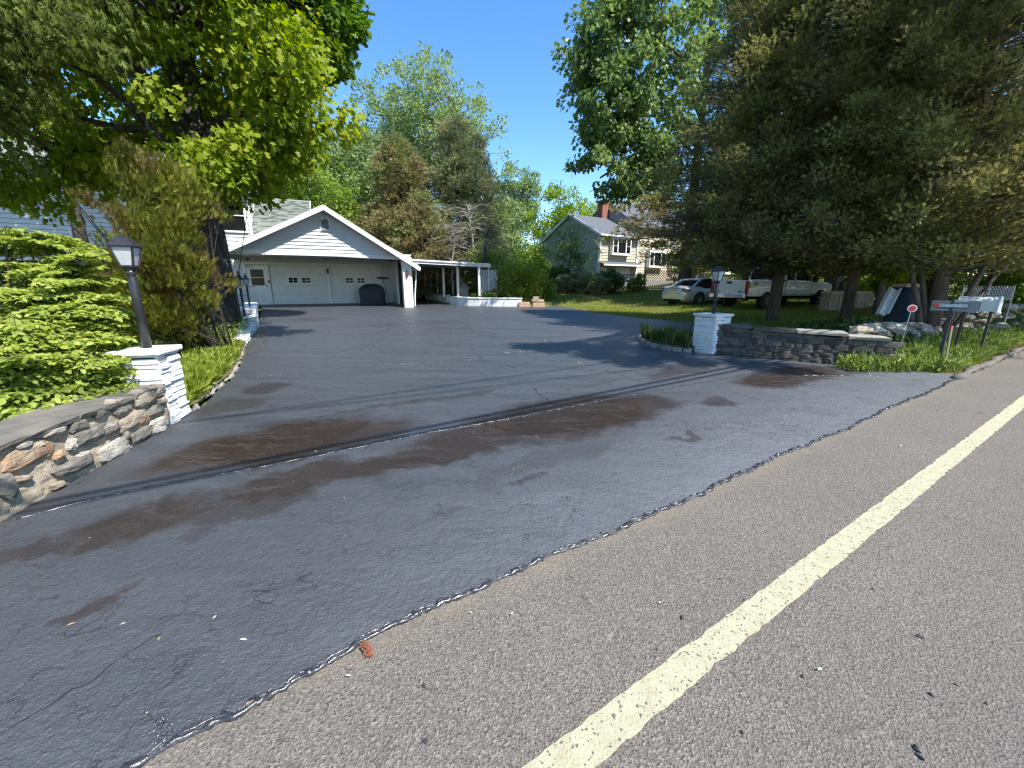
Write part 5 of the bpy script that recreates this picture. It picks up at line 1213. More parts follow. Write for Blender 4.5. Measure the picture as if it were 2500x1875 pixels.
# ------------------------------------------------------------------ overhead lines (out of the picture; their shadows cross the drive)
def wire(pa, pb, h, r, lab):
    A_, B_ = on(*pa), on(*pb); k = (h)/SD.z; A_ = A_ + SD*k; B_ = B_ + SD*k; d = (B_-A_).normalized(); m_ = MB()
    pts = []
    for i in range(61):
        s = -50 + 110*i/60; p = A_ + d*s; t_ = (s-4)/32; pts.append((p.x, p.y, p.z + .25*t_*t_))
    m_.tube(pts, r, 6); tag(m_.build('power_line', M_black), lab, 'cable', 'overhead lines above the road')
wire(S(500, 1011+139*0+140), S(1774, 900), 7.0, .034, 'thick overhead cable casting the upper dark line across the drive')
wire(S(500, 1165), S(1790, 907), 6.8, .030, 'overhead cable casting the second dark line close below the first')
wire(S(540, 1020), S(1470, 889), 9.0, .019, 'thin overhead cable casting the faint farthest line on the drive')
wire(S(640, 1010), S(1500, 910), 9.4, .017, 'thin overhead cable casting the faint middle line on the drive')
# ------------------------------------------------------------------ vegetation
T_dia = (np.array([(0, 0, 0), (.36, .5, .10), (0, 1, 0), (-.36, .5, .10)]), np.array([(0, 1, 2), (0, 2, 3)]))
T_mpl = (np.array([(0, 0, 0), (.5, .22, .06), (.24, .46, .02), (.44, .78, .08), (0, 1.0, -.04), (-.44, .78, .08), (-.24, .46, .02), (-.5, .22, .06)]), np.array([(0, 1, 2), (0, 2, 4), (2, 3, 4), (0, 4, 6), (4, 5, 6), (0, 6, 7)]))
T_ovl = (np.array([(0, 0, 0), (.24, .22, .05), (.31, .5, .07), (.2, .8, .04), (0, 1.05, -.04), (-.2, .8, .04), (-.31, .5, .07), (-.24, .22, .05)]), np.array([(0, 1, 2), (0, 2, 3), (0, 3, 4), (0, 4, 5), (0, 5, 6), (0, 6, 7)]))
def _bl(x0, y0, an, L_, w_): c, s = math.sin(an), math.cos(an); return [(x0-w_*s, y0+w_*c, 0), (x0+w_*s, y0-w_*c, 0), (x0+L_*c, y0+L_*s, .05)]
_v = _bl(0, 0, 0, 1, .09) + _bl(0, .15, .75, .55, .08) + _bl(0, .15, -.75, .55, .08) + _bl(0, .45, .6, .42, .07) + _bl(0, .45, -.6, .42, .07)
T_spr = (np.array(_v), np.arange(15).reshape(5, 3))
T_bld = (np.array([(-.05, 0, 0), (.05, 0, 0), (.04, .45, .05), (-.04, .45, .05), (0, 1, -.06)]), np.array([(0, 1, 2), (0, 2, 3), (3, 2, 4)]))
T_gr = (np.array([(-.08, 0, 0), (.08, 0, 0), (0, 1, .1)]), np.array([(0, 1, 2)]))
def unit(a): return a/np.maximum(np.linalg.norm(a, axis=1, keepdims=True), 1e-9)
def leaves(P, D, U, size, T, tint):
    P = np.asarray(P); n = len(P); y = unit(np.asarray(D)); z = np.asarray(U); z = unit(z - y*(z*y).sum(1, keepdims=True)); x = np.cross(y, z)
    tv, tf = T; sz = np.asarray(size).reshape(-1, 1, 1)
    V = P[:, None, :] + sz*(x[:, None, :]*tv[None, :, 0:1] + y[:, None, :]*tv[None, :, 1:2] + z[:, None, :]*tv[None, :, 2:3])
    Fc = tf[None] + (np.arange(n)*len(tv))[:, None, None]
    return V.reshape(-1, 3), Fc.reshape(-1, 3), np.repeat(tint, len(tf))
def rsph(n, g): v = g.normal(size=(n, 3)); return unit(v)
def clump_leaves(C, Rd, per, size, T, g, droop=0.0, up=.5, flat=.75, cen=None, out=.6, tintc=None, szv=.3):
    """leaves round clump centres; they look outward and up, droop tips them"""
    n = len(C); idx = np.repeat(np.arange(n), per); N_ = len(idx)
    d = rsph(N_, g); r = g.random(N_)**.45; off = d*(r*Rd[idx])[:, None]; off[:, 2] *= flat
    P = C[idx] + off; cc = C.mean(0) if cen is None else cen
    o = unit(C[idx] - cc)
    D = unit(off)*.6 + o*out + g.normal(size=(N_, 3))*.45; D[:, 2] -= droop
    U = g.normal(size=(N_, 3))*.55 + o*.45; U[:, 2] += up
    t0 = g.random(n) if tintc is None else tintc
    ti = np.clip(t0[idx]*.55 + g.random(N_)*.45, 0, 1)
    return leaves(P, D, U, size*(1 + g.uniform(-szv, szv, N_)), T, ti)
def crown_pts(n, g, c, r, lo=.45, lump=.18, zmin=-1.0, seed=0):
    out = []; c = np.array(c); r = np.array(r); ph = g.uniform(0, 6.28, 8)
    while len(out) < n:
        d = rsph(1, g)[0]; q = (lo + (1-lo)*g.random()**.6)
        if d[2] < zmin: continue
        az = math.atan2(d[1], d[0]); el = math.asin(max(-1, min(1, d[2])))
        m = 1 + lump*(math.sin(3*az+ph[0])*math.cos(2*el+ph[1]) + .7*math.sin(5*az+4*el+ph[2]) + .5*math.sin(9*az-6*el+ph[3]))
        out.append(c + d*q*m*r)
    return np.array(out)
def skeleton(base, top, r0, tips, g, fork=.3, K=10, trunk_pts=None, tip_r=.012, n=5, cen=None):
    m_ = MB(); base = Vector(base); top = Vector(top)
    tp = trunk_pts or [base, base.lerp(top, .35) + Vector((g.uniform(-.1, .1), g.uniform(-.1, .1), 0)), base.lerp(top, .7) + Vector((g.uniform(-.2, .2), g.uniform(-.2, .2), 0)), top]
    tp = [Vector(p) for p in tp]; L_ = len(tp)
    rr = [r0*1.35] + [r0*(1 - .75*(i/(L_-1))) for i in range(1, L_)]; m_.tube(tp, rr, 12)
    def trunk_at(t):
        t = max(0, min(.999, t))*(L_-1); i = int(t); return tp[i].lerp(tp[i+1], t-i), rr[i] + (rr[i+1]-rr[i])*(t-i)
    tips = [Vector(t) for t in tips]; prim = []
    order = list(range(len(tips))); g.shuffle(order)
    for i in order:                                     # spread primaries
        if len(prim) >= K: break
        t = tips[i]
        if all((t-q).length > 1.1*((tips[order[0]]-tips[order[-1]]).length)/K for q in prim): prim.append(t)
    zt = top.z; nodes = []
    for k, t in enumerate(prim):
        f = max(fork, min(.97, fork + (1-fork)*(t.z - (base.z+(zt-base.z)*fork))/max(zt-base.z, .1)*.75)); a, ra_ = trunk_at(f)
        mid = a.lerp(t, .45) + Vector((0, 0, (t-a).length*.10)); e = a.lerp(t, .8) + Vector((0, 0, .1)); r1 = ra_*.55
        m_.tube([a, a.lerp(mid, .5) + Vector((0, 0, -.03)), mid, e], [r1, r1*.75, r1*.55, r1*.28], 7); nodes += [(mid, r1*.5), (e, r1*.28), (a.lerp(mid, .5), r1*.7)]
    for t in tips:
        q, r1 = min(nodes, key=lambda nd: (nd[0]-t).length + max(0, nd[0].z - t.z)*.6)
        md = q.lerp(t, .55) + Vector((g.uniform(-.12, .12), g.uniform(-.12, .12), g.uniform(-.02, .16)))*(t-q).length*.5
        m_.tube([q, md, t], [max(r1*.45, tip_r*1.8), tip_r*1.6, tip_r], 4, cap=False)
    return m_
def crown_obj(name, parts, mat, parent, kind=None):
    vo = 0; Vs = []; Fs = []; Ts = []
    for V_, F_, T_ in parts: Vs.append(V_); Fs.append(F_+vo); Ts.append(T_); vo += len(V_)
    me = np_mesh(name, np.concatenate(Vs), np.concatenate(Fs), np.concatenate(Ts)); o = link(name, me, mat, parent)
    if kind: o['kind'] = kind
    return o
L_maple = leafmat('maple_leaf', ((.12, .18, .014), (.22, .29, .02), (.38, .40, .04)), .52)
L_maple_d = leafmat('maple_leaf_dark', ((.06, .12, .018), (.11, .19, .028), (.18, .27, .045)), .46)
L_tulip = leafmat('tulip_leaf', ((.08, .14, .04), (.16, .23, .07), (.28, .35, .12)), .46, .38, lspec=.3)
L_back1 = leafmat('spring_leaf', ((.12, .19, .03), (.20, .29, .05), (.31, .39, .09)), .46)
L_back2 = leafmat('grey_green_leaf', ((.15, .21, .075), (.24, .32, .12), (.36, .43, .19)), .44)
L_back3 = leafmat('bright_leaf', ((.14, .21, .02), (.23, .32, .034), (.36, .43, .06)), .5)
L_cedar = leafmat('cedar_spray', ((.085, .095, .03), (.21, .215, .075), (.42, .41, .16)), .46, .65, patch=(.21, .175, .08), psc=.7, lspec=.12)
L_hem = leafmat('brown_hemlock', ((.15, .13, .06), (.26, .22, .10), (.38, .34, .16)), .35, .7, patch=(.24, .27, .10), psc=.45, lspec=.1)
L_con = leafmat('dark_conifer', ((.12, .14, .06), (.23, .255, .12), (.36, .38, .19)), .35, .7, patch=(.27, .26, .13), psc=.5, lspec=.1)
L_arb = leafmat('arborvitae_spray', ((.075, .09, .016), (.19, .205, .034), (.36, .36, .07)), .42, .6, patch=(.19, .14, .05), psc=1.1, lspec=.1)
L_euo = leafmat('lime_leaf', ((.13, .18, .028), (.27, .335, .055), (.46, .50, .13)), .45, .5)
L_spruce = leafmat('spruce_needles', ((.05, .065, .016), (.11, .135, .03), (.22, .25, .06)), .4, .7, lspec=.08)
L_bush = leafmat('yellow_green_bush', ((.14, .18, .022), (.24, .29, .04), (.36, .40, .07)), .4)
L_weed = leafmat('weed_leaf', ((.10, .15, .025), (.19, .25, .05), (.34, .39, .11)), .4, .5)
L_lily = leafmat('daylily_blade', ((.12, .17, .018), (.22, .28, .035), (.36, .40, .08)), .42, .45)
L_grass = leafmat('grass_blade', ((.15, .19, .025), (.26, .30, .055), (.40, .41, .11)), .45, .6, patch=(.26, .22, .09), psc=1.1)
L_pach = leafmat('ground_cover_leaf', ((.04, .07, .018), (.08, .13, .03), (.18, .23, .07)), .3, .4)
L_iris = leafmat('iris_blade', ((.04, .07, .015), (.08, .12, .03), (.17, .21, .07)), .35, .45)
B_maple = barkmat('maple_bark', (.028, .022, .018), (.085, .07, .056), 8, lich=(.30, .30, .26))
B_grey = barkmat('grey_bark', (.10, .09, .075), (.19, .17, .145), 7); B_cedar = barkmat('cedar_bark', (.075, .055, .042), (.15, .115, .09), 10); B_dark = barkmat('dark_twigs', (.03, .024, .02), (.06, .05, .04), 8)
B_pale = barkmat('bare_branches', (.30, .28, .24), (.20, .18, .15), 8)

# --- big maple over the left garden
g = np.random.default_rng(5)
mb0 = Vector((-7.45, 10.1, .2)); tm = thing('maple_tree', 'big maple with bright yellow-green leaves and thick dark trunk left of the drive', 'tree', (0, 0, 0))
c0 = np.array((-8.3, 9.3, 7.6)); C = crown_pts(620, g, c0 - np.array((.35, 0, 0)), (4.2, 4.6, 4.6), .5, .13, -.75)
C = C[(C[:, 2] > 4.35 + .12*np.abs(C[:, 0]+7.0))]
rt = np.array([atY(u - (24 if u > 215 else 0), v, D)[:] for u, v, D in [(300, 60, 8.6), (315, 85, 8.8), (325, 110, 9.0), (318, 125, 9), (300, 142, 9.2), (285, 152, 9.2), (270, 164, 9.3), (255, 170, 9.4), (290, 162, 9.6), (275, 172, 9.8), (250, 162, 9), (325, 70, 9.4), (310, 40, 9.2), (262, 150, 8.6), (235, 165, 8.8), (308, 148, 9.8), (300, 30, 9), (330, 100, 9.8), (240, 172, 9.2), (225, 160, 8.3), (60, 160, 9), (100, 160, 9), (30, 170, 9), (85, 165, 9.5), (10, 185, 9), (130, 155, 9.5), (40, 178, 10)]])
C = np.concatenate([C, rt, rt + g.normal(size=rt.shape)*.35, rt + g.normal(size=rt.shape)*.35])
Rd = g.uniform(.38, .72, len(C))
fork = atY(200, 172, 10.0)
tpts = [mb0, mb0 + Vector((-.18, -.05, 1.6)), fork, atY(192, 120, 10.2), atY(186, 60, 10.4), atY(178, 5, 10.6), Vector((-8.4, 10.2, 10.5))]
sk_ = skeleton(mb0, tpts[-1], .34, C[::2], g, fork=.42, K=16, trunk_pts=tpts, tip_r=.012)
for pth, r0 in (([(203, 175, 10), (188, 165, 9.8), (170, 148, 9.5), (150, 130, 9.2), (118, 128, 8.9), (80, 118, 8.6)], .16), ([(200, 165, 10), (185, 140, 9.9), (172, 115, 9.7), (158, 85, 9.4)], .15), ([(170, 148, 9.5), (130, 105, 9), (100, 80, 8.5), (60, 60, 8)], .10),
                ([(192, 130, 10.2), (176, 95, 10), (165, 50, 9.7), (150, 10, 9.5)], .12), ([(206, 175, 10), (250, 150, 9.6), (290, 120, 9.3)], .09), ([(188, 90, 10.3), (230, 60, 9.8), (270, 30, 9.4)], .09)):
    P_ = [atY(*q) for q in pth]; sk_.tube(P_, [r0*(1-.75*i/(len(P_)-1)) for i in range(len(P_))], 8)
sk_.build('trunk', B_maple, tm, smooth=True)
t0 = np.clip(.45 + .065*(C[:, 0]+7.0) + g.normal(size=len(C))*.22, 0, 1)  # sun on the crown's right side is put into the leaf tint
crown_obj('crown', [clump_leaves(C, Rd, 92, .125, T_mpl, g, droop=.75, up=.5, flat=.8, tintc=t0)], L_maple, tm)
st2 = MB(); b2 = atY(229, 328, 11.6); b2.z = .15; st2.tube([b2, b2 + Vector((.0, .05, 2.4)), b2 + Vector((-.15, .2, 4.6)), b2+Vector((-.3, .4, 7.5))], [.36, .27, .22, .12], 12); st2.tube([b2+Vector((-.1, .15, 4.2)), b2+Vector((.1, .7, 7)), atY(300, 60, 13.6)], [.16, .13, .08], 8); t_ = st2.build('main_stem', B_maple, None, smooth=True)
broad_later = True
# --- darker maple behind it
def broad(name, label, group, base, h, c, r, ncl, per, size, mat, bark, tr, seed, lo=.4, lump=.2, T=T_dia, crad=(.5, .9), zmin=-.7, K=10, droop=.3, fork=.3, flat=.8):
    g = np.random.default_rng(seed); root = thing(name, label, 'tree', (0, 0, 0), 0, group)
    C = crown_pts(ncl, g, c, r, lo, lump, zmin); Rd = g.uniform(crad[0], crad[1], len(C))
    skeleton(base, Vector((c[0], c[1], c[2]+r[2]*.6)), tr, C[::2], g, fork=fork, K=K).build('trunk', bark, root, smooth=True)
    crown_obj('crown', [clump_leaves(C, Rd, per, size, T, g, droop=droop, flat=flat)], mat, root); return root
def spec(u, vt, vb, hw, D, ry=None):
    """crown from picture extent at depth D -> base, centre, radii"""
    vt += (14 if D > 20 else 0); hw *= (.93 if D > 20 else 1); top = atY(u, vt, D); bot = atY(u, vb, D); rx = hw/400*D*.97; c = ((top.x+bot.x)/2, D, (top.z+bot.z)/2)
    return (c[0], D, H(c[0], D)-.1), c, (rx, ry or rx*.85, (top.z-bot.z)/2)
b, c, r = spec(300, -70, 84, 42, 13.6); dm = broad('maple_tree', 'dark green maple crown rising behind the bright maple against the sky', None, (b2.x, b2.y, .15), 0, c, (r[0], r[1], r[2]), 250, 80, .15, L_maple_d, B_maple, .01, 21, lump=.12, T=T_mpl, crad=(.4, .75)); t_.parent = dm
broad('maple_tree', 'added green tree shading the left wall of the clapboard house', None, (-16.4, 16.0, .2), 0, (-16.2, 16.2, 10.2), (3.6, 2.8, 3.9), 170, 70, .18, L_maple_d, B_maple, .22, 31, T=T_mpl, crad=(.5, .9))  # tree put in behind the canopy to shade the left house wall
# --- background wood, each tree on its own footing
BT = [('tree', 'tall airy pale grey-green tree, highest over the brown hemlock', (425, 50, 215, 66, 42), 560, 50, .24, L_back2, B_grey, .32, .28, .9, .45),
      ('tree', 'pale green tree between the maple and the tall airy tree', (345, 104, 262, 40, 36), 280, 66, .22, L_back2, B_grey, .22, .35, .9, .4),
      ('tree', 'leafy mid green tree just over the garage roof', (312, 128, 275, 46, 31), 230, 80, .19, L_back1, B_grey, .24, .35, .9, .35),
      ('tree', 'bright green tree showing at the left behind the shingle roof', (268, 140, 250, 46, 33), 200, 70, .19, L_back3, B_grey, .24, .35, .85, .3),
      ('tree', 'low green tree directly behind the garage peak', (355, 185, 285, 34, 33), 140, 70, .19, L_back1, B_grey, .15, .35, .8, .35),
      ('tree', 'far pale green fan-shaped tree in the gap of sky', (515, 154, 245, 26, 60), 240, 60, .28, L_back2, B_grey, .25, .35, 1.0, .5),
      ('tree', 'slender pale willow-like tree right of the dark conifer', (503, 182, 290, 23, 44), 130, 60, .24, L_back2, B_grey, .15, .4, .85, .4),
      ('tree', 'bright rounded maple left of the sage gable', (566, 178, 300, 42, 52), 250, 80, .26, L_back3, B_grey, .28, .3, 1.1, .35),
      ('tree', 'mid green tree above the chimney of the cream house', (612, 182, 262, 40, 58), 200, 70, .28, L_back1, B_grey, .25, .35, 1.2, .4),
      ('tree', 'green tree low between the willow-like tree and the bushes', (528, 230, 298, 26, 38), 120, 70, .20, L_back1, B_grey, .12, .3, .8, .4),
      ('tree', 'green tree filling the gap right behind the cream house', (665, 190, 262, 40, 62), 180, 70, .30, L_back3, B_grey, .25, .35, 1.2, .4),
      ('tree', 'pale thin tree left of the tall airy tree against the sky', (385, 112, 220, 34, 45), 220, 55, .24, L_back2, B_grey, .15, .45, .9, .5)]
for i, (nm, lab, sp, ncl, per, sz, mt, bk, tr, lo, cr_, lmp) in enumerate(BT):
    b, c, r = spec(*sp); broad(nm, lab, 'trees behind the houses', b, 0, c, r, ncl, per, sz, mt, bk, tr, 100+i, lo=lo, lump=lmp*.5, crad=(.55*cr_, 1.0*cr_), zmin=-.85, droop=.1)
def conifer(name, label, base, h, r, nb, per, size, mat, bark, seed, z0=.08, prof=None, tr=.22, droop=.1, T=T_spr, group=None, crad=.5, upsweep=.25, skip=None, cat='tree'):
    g = np.random.default_rng(seed); root = thing(name, label, cat, (0, 0, 0), 0, group); base = Vector(base); m_ = MB()
    m_.tube([base, base+Vector((g.uniform(-.08, .08), 0, h*.4)), base+Vector((g.uniform(-.1, .1), .05, h))], [tr*1.2, tr*.75, .02], 10)
    C = []; Rr = []
    for i in range(nb):
        f = z0 + (1-z0)*(i+.5)/nb; f = min(.99, f + g.uniform(-.02, .02)); R0 = r*(prof(f) if prof else (1-f)**.8 + .04)*g.uniform(.72, 1.12)
        az = i*2.39996 + g.uniform(-.4, .4); d = Vector((math.cos(az), math.sin(az), 0)); a = base + Vector((0, 0, h*f*.97))
        k = max(1, int(R0/.55))
        tip = a + d*R0 + Vector((0, 0, R0*(upsweep*.6 - droop)))
        m_.tube([a, a.lerp(tip, .5) + Vector((0, 0, .08*R0*upsweep)), tip], [max(.014, tr*.22*(1-f)), .016, .008], 4, cap=False)
        for j in range(k):
            q = a.lerp(tip, .35 + .65*(j+.6)/k if k > 1 else .7) + Vector((g.uniform(-.2, .2), g.uniform(-.2, .2), g.uniform(-.1, .15)))
            if skip and skip(q): continue
            C.append(q[:]); Rr.append(crad*g.uniform(.65, 1.2)*(.6 + .4*(1-f)))
    m_.build('trunk', bark, root, smooth=True); C = np.array(C); Rr = np.array(Rr)
    cen = np.array([base.x, base.y, 0]); idx = np.repeat(np.arange(len(C)), per); n = len(idx)
    dd_ = rsph(n, g); off = dd_*(g.random(n)**.5*Rr[idx])[:, None]; off[:, 2] *= .6; P = C[idx]+off
    o = C[idx]-cen; o[:, 2] = 0; o = unit(o); D = o*.75 + unit(off)*.5 + g.normal(size=(n, 3))*.35; D[:, 2] += upsweep - droop; U = g.normal(size=(n, 3))*.6 + o*.4; U[:, 2] += .6
    ti = np.clip(g.random(len(C))[idx]*.55 + g.random(n)*.45, 0, 1)
    crown_obj('crown', [leaves(P, D, U, size*g.uniform(.7, 1.3, n), T, ti)], mat, root); return root
def cspec(u, vt, vb, D): t = atY(u, vt, D); return (t.x, D, H(t.x, D)-.1), t.z - H(t.x, D) + .1
b, h = cspec(396, 132, 300, 32); conifer('hemlock_tree', 'rust-brown hemlock standing behind the right slope of the garage roof', b, h, 4.1, 330, 34, .24, L_hem, B_dark, 41, z0=.06, crad=.85, prof=lambda f: (1-f)**.45*(.85+.25*math.sin(f*17)), group='conifers behind the garage')
b, h = cspec(455, 112, 300, 33); conifer('spruce_tree', 'dark grey-green conifer with the pointed top behind the carport', b, h, 3.7, 300, 34, .24, L_con, B_dark, 42, z0=.10, crad=.85, prof=lambda f: (1-f)**.42*(.85+.2*math.sin(f*21)), group='conifers behind the garage')
b, h = cspec(476, 128, 300, 36); conifer('spruce_tree', 'second dark conifer with a lower top at the right shoulder of the first', b, h, 3.2, 220, 32, .24, L_con, B_dark, 43, z0=.2, crad=.75, prof=lambda f: (1-f)**.6, group='conifers behind the garage')
b, h = cspec(420, 190, 300, 29.5); conifer('hemlock_tree', 'low brownish hemlock in front between the two tall conifers', b, h, 3.3, 180, 30, .22, L_hem, B_dark, 44, z0=.05, crad=.65, prof=lambda f: (1-f)**.5, group='conifers behind the garage')
# bare pale branches and the split snag
def bare(name, label, base, pts, seed, r0=.05, mat=None, n=40, spread=.9):
    g = np.random.default_rng(seed); root = thing(name, label, 'tree', (0, 0, 0)); m_ = MB(); P_ = [Vector(base)] + [Vector(p) for p in pts]
    m_.tube(P_, [r0*(1-.7*i/(len(P_)-1)) for i in range(len(P_))], 6)
    for i in range(n):
        k = int(g.integers(1, len(P_))); a = P_[k-1].lerp(P_[k], g.random()); L_ = spread*g.uniform(.3, 1); d = Vector(rsph(1, g)[0]); d.z = abs(d.z)*.4
        b_ = a + d*L_; m_.tube([a, a.lerp(b_, .5)+Vector((0, 0, .1)), b_ + Vector((0, 0, -.15*L_))], [r0*.35, r0*.22, .006], 4, cap=False)
        for j in range(3): c_ = b_ + Vector(rsph(1, g)[0])*L_*.4; m_.tube([a.lerp(b_, .6), c_], [.010, .004], 3, cap=False)
    m_.build('trunk', mat or B_pale, root); return root
bare('bare_tree', 'pale leafless bush of arching twigs behind the carport roof', atY(450, 285, 27.5), [atY(452, 262, 27.5), atY(455, 240, 27.5), atY(450, 225, 27.5)], 1, .06, n=90, spread=1.8)
bare('bare_tree', 'dead grey branches spreading right under the dark conifer', atY(478, 290, 28), [atY(474, 250, 28), atY(470, 222, 28), atY(468, 205, 28)], 2, .10, n=70, spread=2.2)
bare('snag', 'split dark snag standing above the bushes by the carport corner', atY(484, 285, 26), [atY(484, 262, 26), atY(486, 240, 26), atY(489, 226, 26)], 3, .16, mat=B_dark, n=10, spread=.7)
m_ = MB(); m_.tube([atY(467, 301, 26.5), atY(462, 285, 26.5), atY(458, 270, 26.6)], [.22, .18, .13], 8); tag(m_.build('leaning_snag', B_pale, None, smooth=True), 'pale leaning trunk seen between the carport posts', 'tree')
# --- bushes along the carport bed and in front of the fence
def bush(label, c, r, ncl, per, size, mat, seed, T=T_dia, group=None, up=.6, name='bush', crad=None):
    g = np.random.default_rng(seed); root = thing(name, label, 'bush', (0, 0, 0), 0, group); C = crown_pts(ncl, g, c, r, .35, .16, -.9); C[:, 2] = np.maximum(C[:, 2], c[2]-r[2]*.95)
    m_ = MB(); b = Vector((c[0], c[1], H(c[0], c[1])-.05))
    for t in C[::2]: t = Vector(t); q = b + Vector((g.uniform(-.2, .2), g.uniform(-.2, .2), 0))*r[0]; m_.tube([q, q.lerp(t, .5)+Vector((0, 0, .1)), t], [.02, .012, .005], 4, cap=False)
    m_.build('stems', B_dark, root); rr_ = crad or min(r)*.38
    crown_obj('foliage', [clump_leaves(C, g.uniform(.6, 1.1, len(C))*rr_, per, size, T, g, droop=0, up=up)], mat, root); return root
def bspec(u, vt, vb, hw, D): t = atY(u, vt, D); b_ = atY(u, vb, D); rx = hw/400*D; return (t.x, D, (t.z+b_.z)/2), (rx, rx*.8, (t.z-b_.z)/2)
for i, (lab, sp, mt, ncl, per, sz) in enumerate([('yellow-green bush spilling over the white low wall', (520, 262, 303, 24, 25.5), L_bush, 130, 60, .11), ('olive shrub behind the carport lattice', (490, 244, 302, 26, 27.5), L_weed, 140, 60, .12), ('low yellow-green shrub right of the big spilling bush', (540, 276, 303, 16, 27), L_bush, 70, 60, .11),
     ('green shrub seen between the carport posts', (440, 275, 302, 16, 31), L_weed, 80, 50, .13), ('feathery shrub growing at the carport corner', (470, 262, 300, 14, 30), L_bush, 70, 50, .12), ('dark round shrub at the foot of the sage gable', (556, 266, 293, 20, 32), L_pach, 90, 60, .13),
     ('dark reddish shrub before the lattice fence', (590, 272, 294, 20, 29), L_con, 100, 60, .12), ('dark shrub hiding the left garage door of the cream house', (612, 271, 294, 14, 29.2), L_pach, 80, 60, .12), ('small light green shrub in front of the lattice', (638, 276, 294, 9, 28.6), L_weed, 50, 50, .11),
     ('dark shrub left end of the lattice fence', (572, 274, 294, 16, 29.6), L_con, 80, 60, .12), ('low green growth behind the low wall', (500, 290, 304, 26, 25.0), L_weed, 80, 50, .10)]):
    c, r = bspec(*sp); bush(lab, c, r, ncl, per, sz, mt, 200+i, group='shrubs along the far side of the drive')
c, r = bspec(572, 216, 292, 20, 31.5); broad('small_tree', 'small twiggy dark tree in front of the sage gable', None, (c[0], c[1], H(c[0], c[1])), 0, c, r, 90, 42, .13, L_tulip, B_dark, .07, 77, lo=.2, crad=(.3, .55), droop=0)
# --- tall tulip tree reaching over from the right, its trunk behind the cars
g = np.random.default_rng(9); tt = thing('tulip_tree', 'tall open tree with glossy leaves overhanging the sky from the right', 'tree', (0, 0, 0))
tb0 = atY(683, 292, 27); tb0.z = H(tb0.x, tb0.y)-.1
ctrl = [(575, 45, 21), (590, 80, 21), (582, 110, 22), (575, 130, 22), (600, 20, 21), (610, 60, 22), (600, 105, 22), (592, 140, 22), (605, 135, 23), (620, 100, 23), (625, 40, 22), (640, 20, 22), (640, 70, 23), (650, 110, 23), (635, 135, 23), (618, 158, 23), (605, 165, 23), (645, 150, 24), (625, 178, 24), (650, 180, 24), (600, 183, 25), (612, 192, 25), (560, 58, 21), (566, 36, 21), (630, -5, 22), (660, -10, 23), (680, 10, 24), (700, -15, 24), (670, 50, 24), (690, 40, 25), (720, 10, 25), (680, 90, 25), (665, 130, 25), (585, 60, 21), (570, 90, 21.5), (577, 140, 22.5), (586, 155, 23), (655, 15, 22), (612, 0, 21.5), (740, -30, 25), (710, -60, 25), (660, -60, 24), (620, -40, 23), (596, -12, 22), (640, 170, 24), (590, 15, 21), (625, 120, 23), (600, 60, 21.5)]
C = np.array([atY(u + 20, v, D)[:] for u, v, D in ctrl]); C = np.concatenate([C] + [C + g.normal(size=C.shape)*(.62, .8, .55) for _ in range(5)])
up_ = crown_pts(110, g, (tb0.x, 25.5, 24), (7, 6, 6), .3, .2, -.8); C = np.concatenate([C, up_]); Rd = g.uniform(.4, .85, len(C))
sk_ = skeleton(tb0, Vector((tb0.x-.5, tb0.y-1, 26)), .30, C[::2], g, fork=.3, K=16, tip_r=.016)
for pth, r0 in (([(690, 140, 26), (650, 150, 25), (620, 165, 24), (600, 178, 24)], .16), ([(690, 100, 26), (645, 110, 24), (610, 95, 22.5), (580, 70, 21.5)], .17), ([(692, 60, 26), (650, 40, 24), (610, 30, 22)], .15), ([(645, 110, 24), (615, 130, 23), (585, 132, 22)], .1)):
    P_ = [atY(*q) for q in pth]; sk_.tube(P_, [r0*(1-.7*i/(len(P_)-1)) for i in range(len(P_))], 7)
sk_.build('trunk', B_grey, tt, smooth=True); crown_obj('crown', [clump_leaves(C, Rd, 78, .19, T_mpl, g, droop=.35, flat=.8)], L_tulip, tt)
# --- cedars on the right
pc_ = lambda f: min(1, (f+.02)*9)*(.92 if f < .55 else .92*(1-(f-.55)/.47)**.8)+.03
def low_skip(q): return q.z < 1.9 + .0*q.x
cb1 = (9.0, 14.0, .05)
conifer('cedar_tree', 'dark red cedar with the straight bare lower trunk behind the dark stone wall', cb1, 14.5, 4.7, 560, 66, .135, L_cedar, B_cedar, 51, z0=.12, prof=lambda f: (1-f)**.62*1.03, tr=.165, crad=.62, upsweep=.45, group='cedars right of the drive', skip=lambda q: q.z < 1.95 + .35*max(0, 9.3-q.x)*.3)
c2 = atY(850, 322, 12.0); cb2 = (c2.x, 12.2, H(c2.x, 12.2))
conifer('cedar_tree', 'cedar with crooked leaning stems in the middle of the group', cb2, 12.0, 3.7, 360, 68, .125, L_cedar, B_cedar, 52, z0=.15, prof=lambda f: (1-f)**.7*1.05, tr=.13, crad=.55, upsweep=.4, group='cedars right of the drive', skip=lambda q: q.z < 1.85)
cb3 = (10.6, 10.2, H(10.6, 10.2)); c3 = conifer('cedar_tree', 'nearest cedar with several spreading stems behind the tumbled rocks', cb3, 13, 3.9, 420, 70, .11, L_cedar, B_cedar, 53, z0=.12, prof=pc_, tr=.13, crad=.52, upsweep=.4, group='cedars right of the drive', skip=lambda q: q.z < 1.95 or (q.y < 8.0 and q.z < 3.2))
conifer('cedar_tree', 'dark cedar farther back, half hidden left of the straight trunk', (13.6, 24, .5), 15, 3.8, 330, 34, .21, L_cedar, B_cedar, 54, z0=.13, prof=pc_, tr=.22, crad=.65, upsweep=.4, group='cedars right of the drive', skip=lambda q: q.z < 3.0)
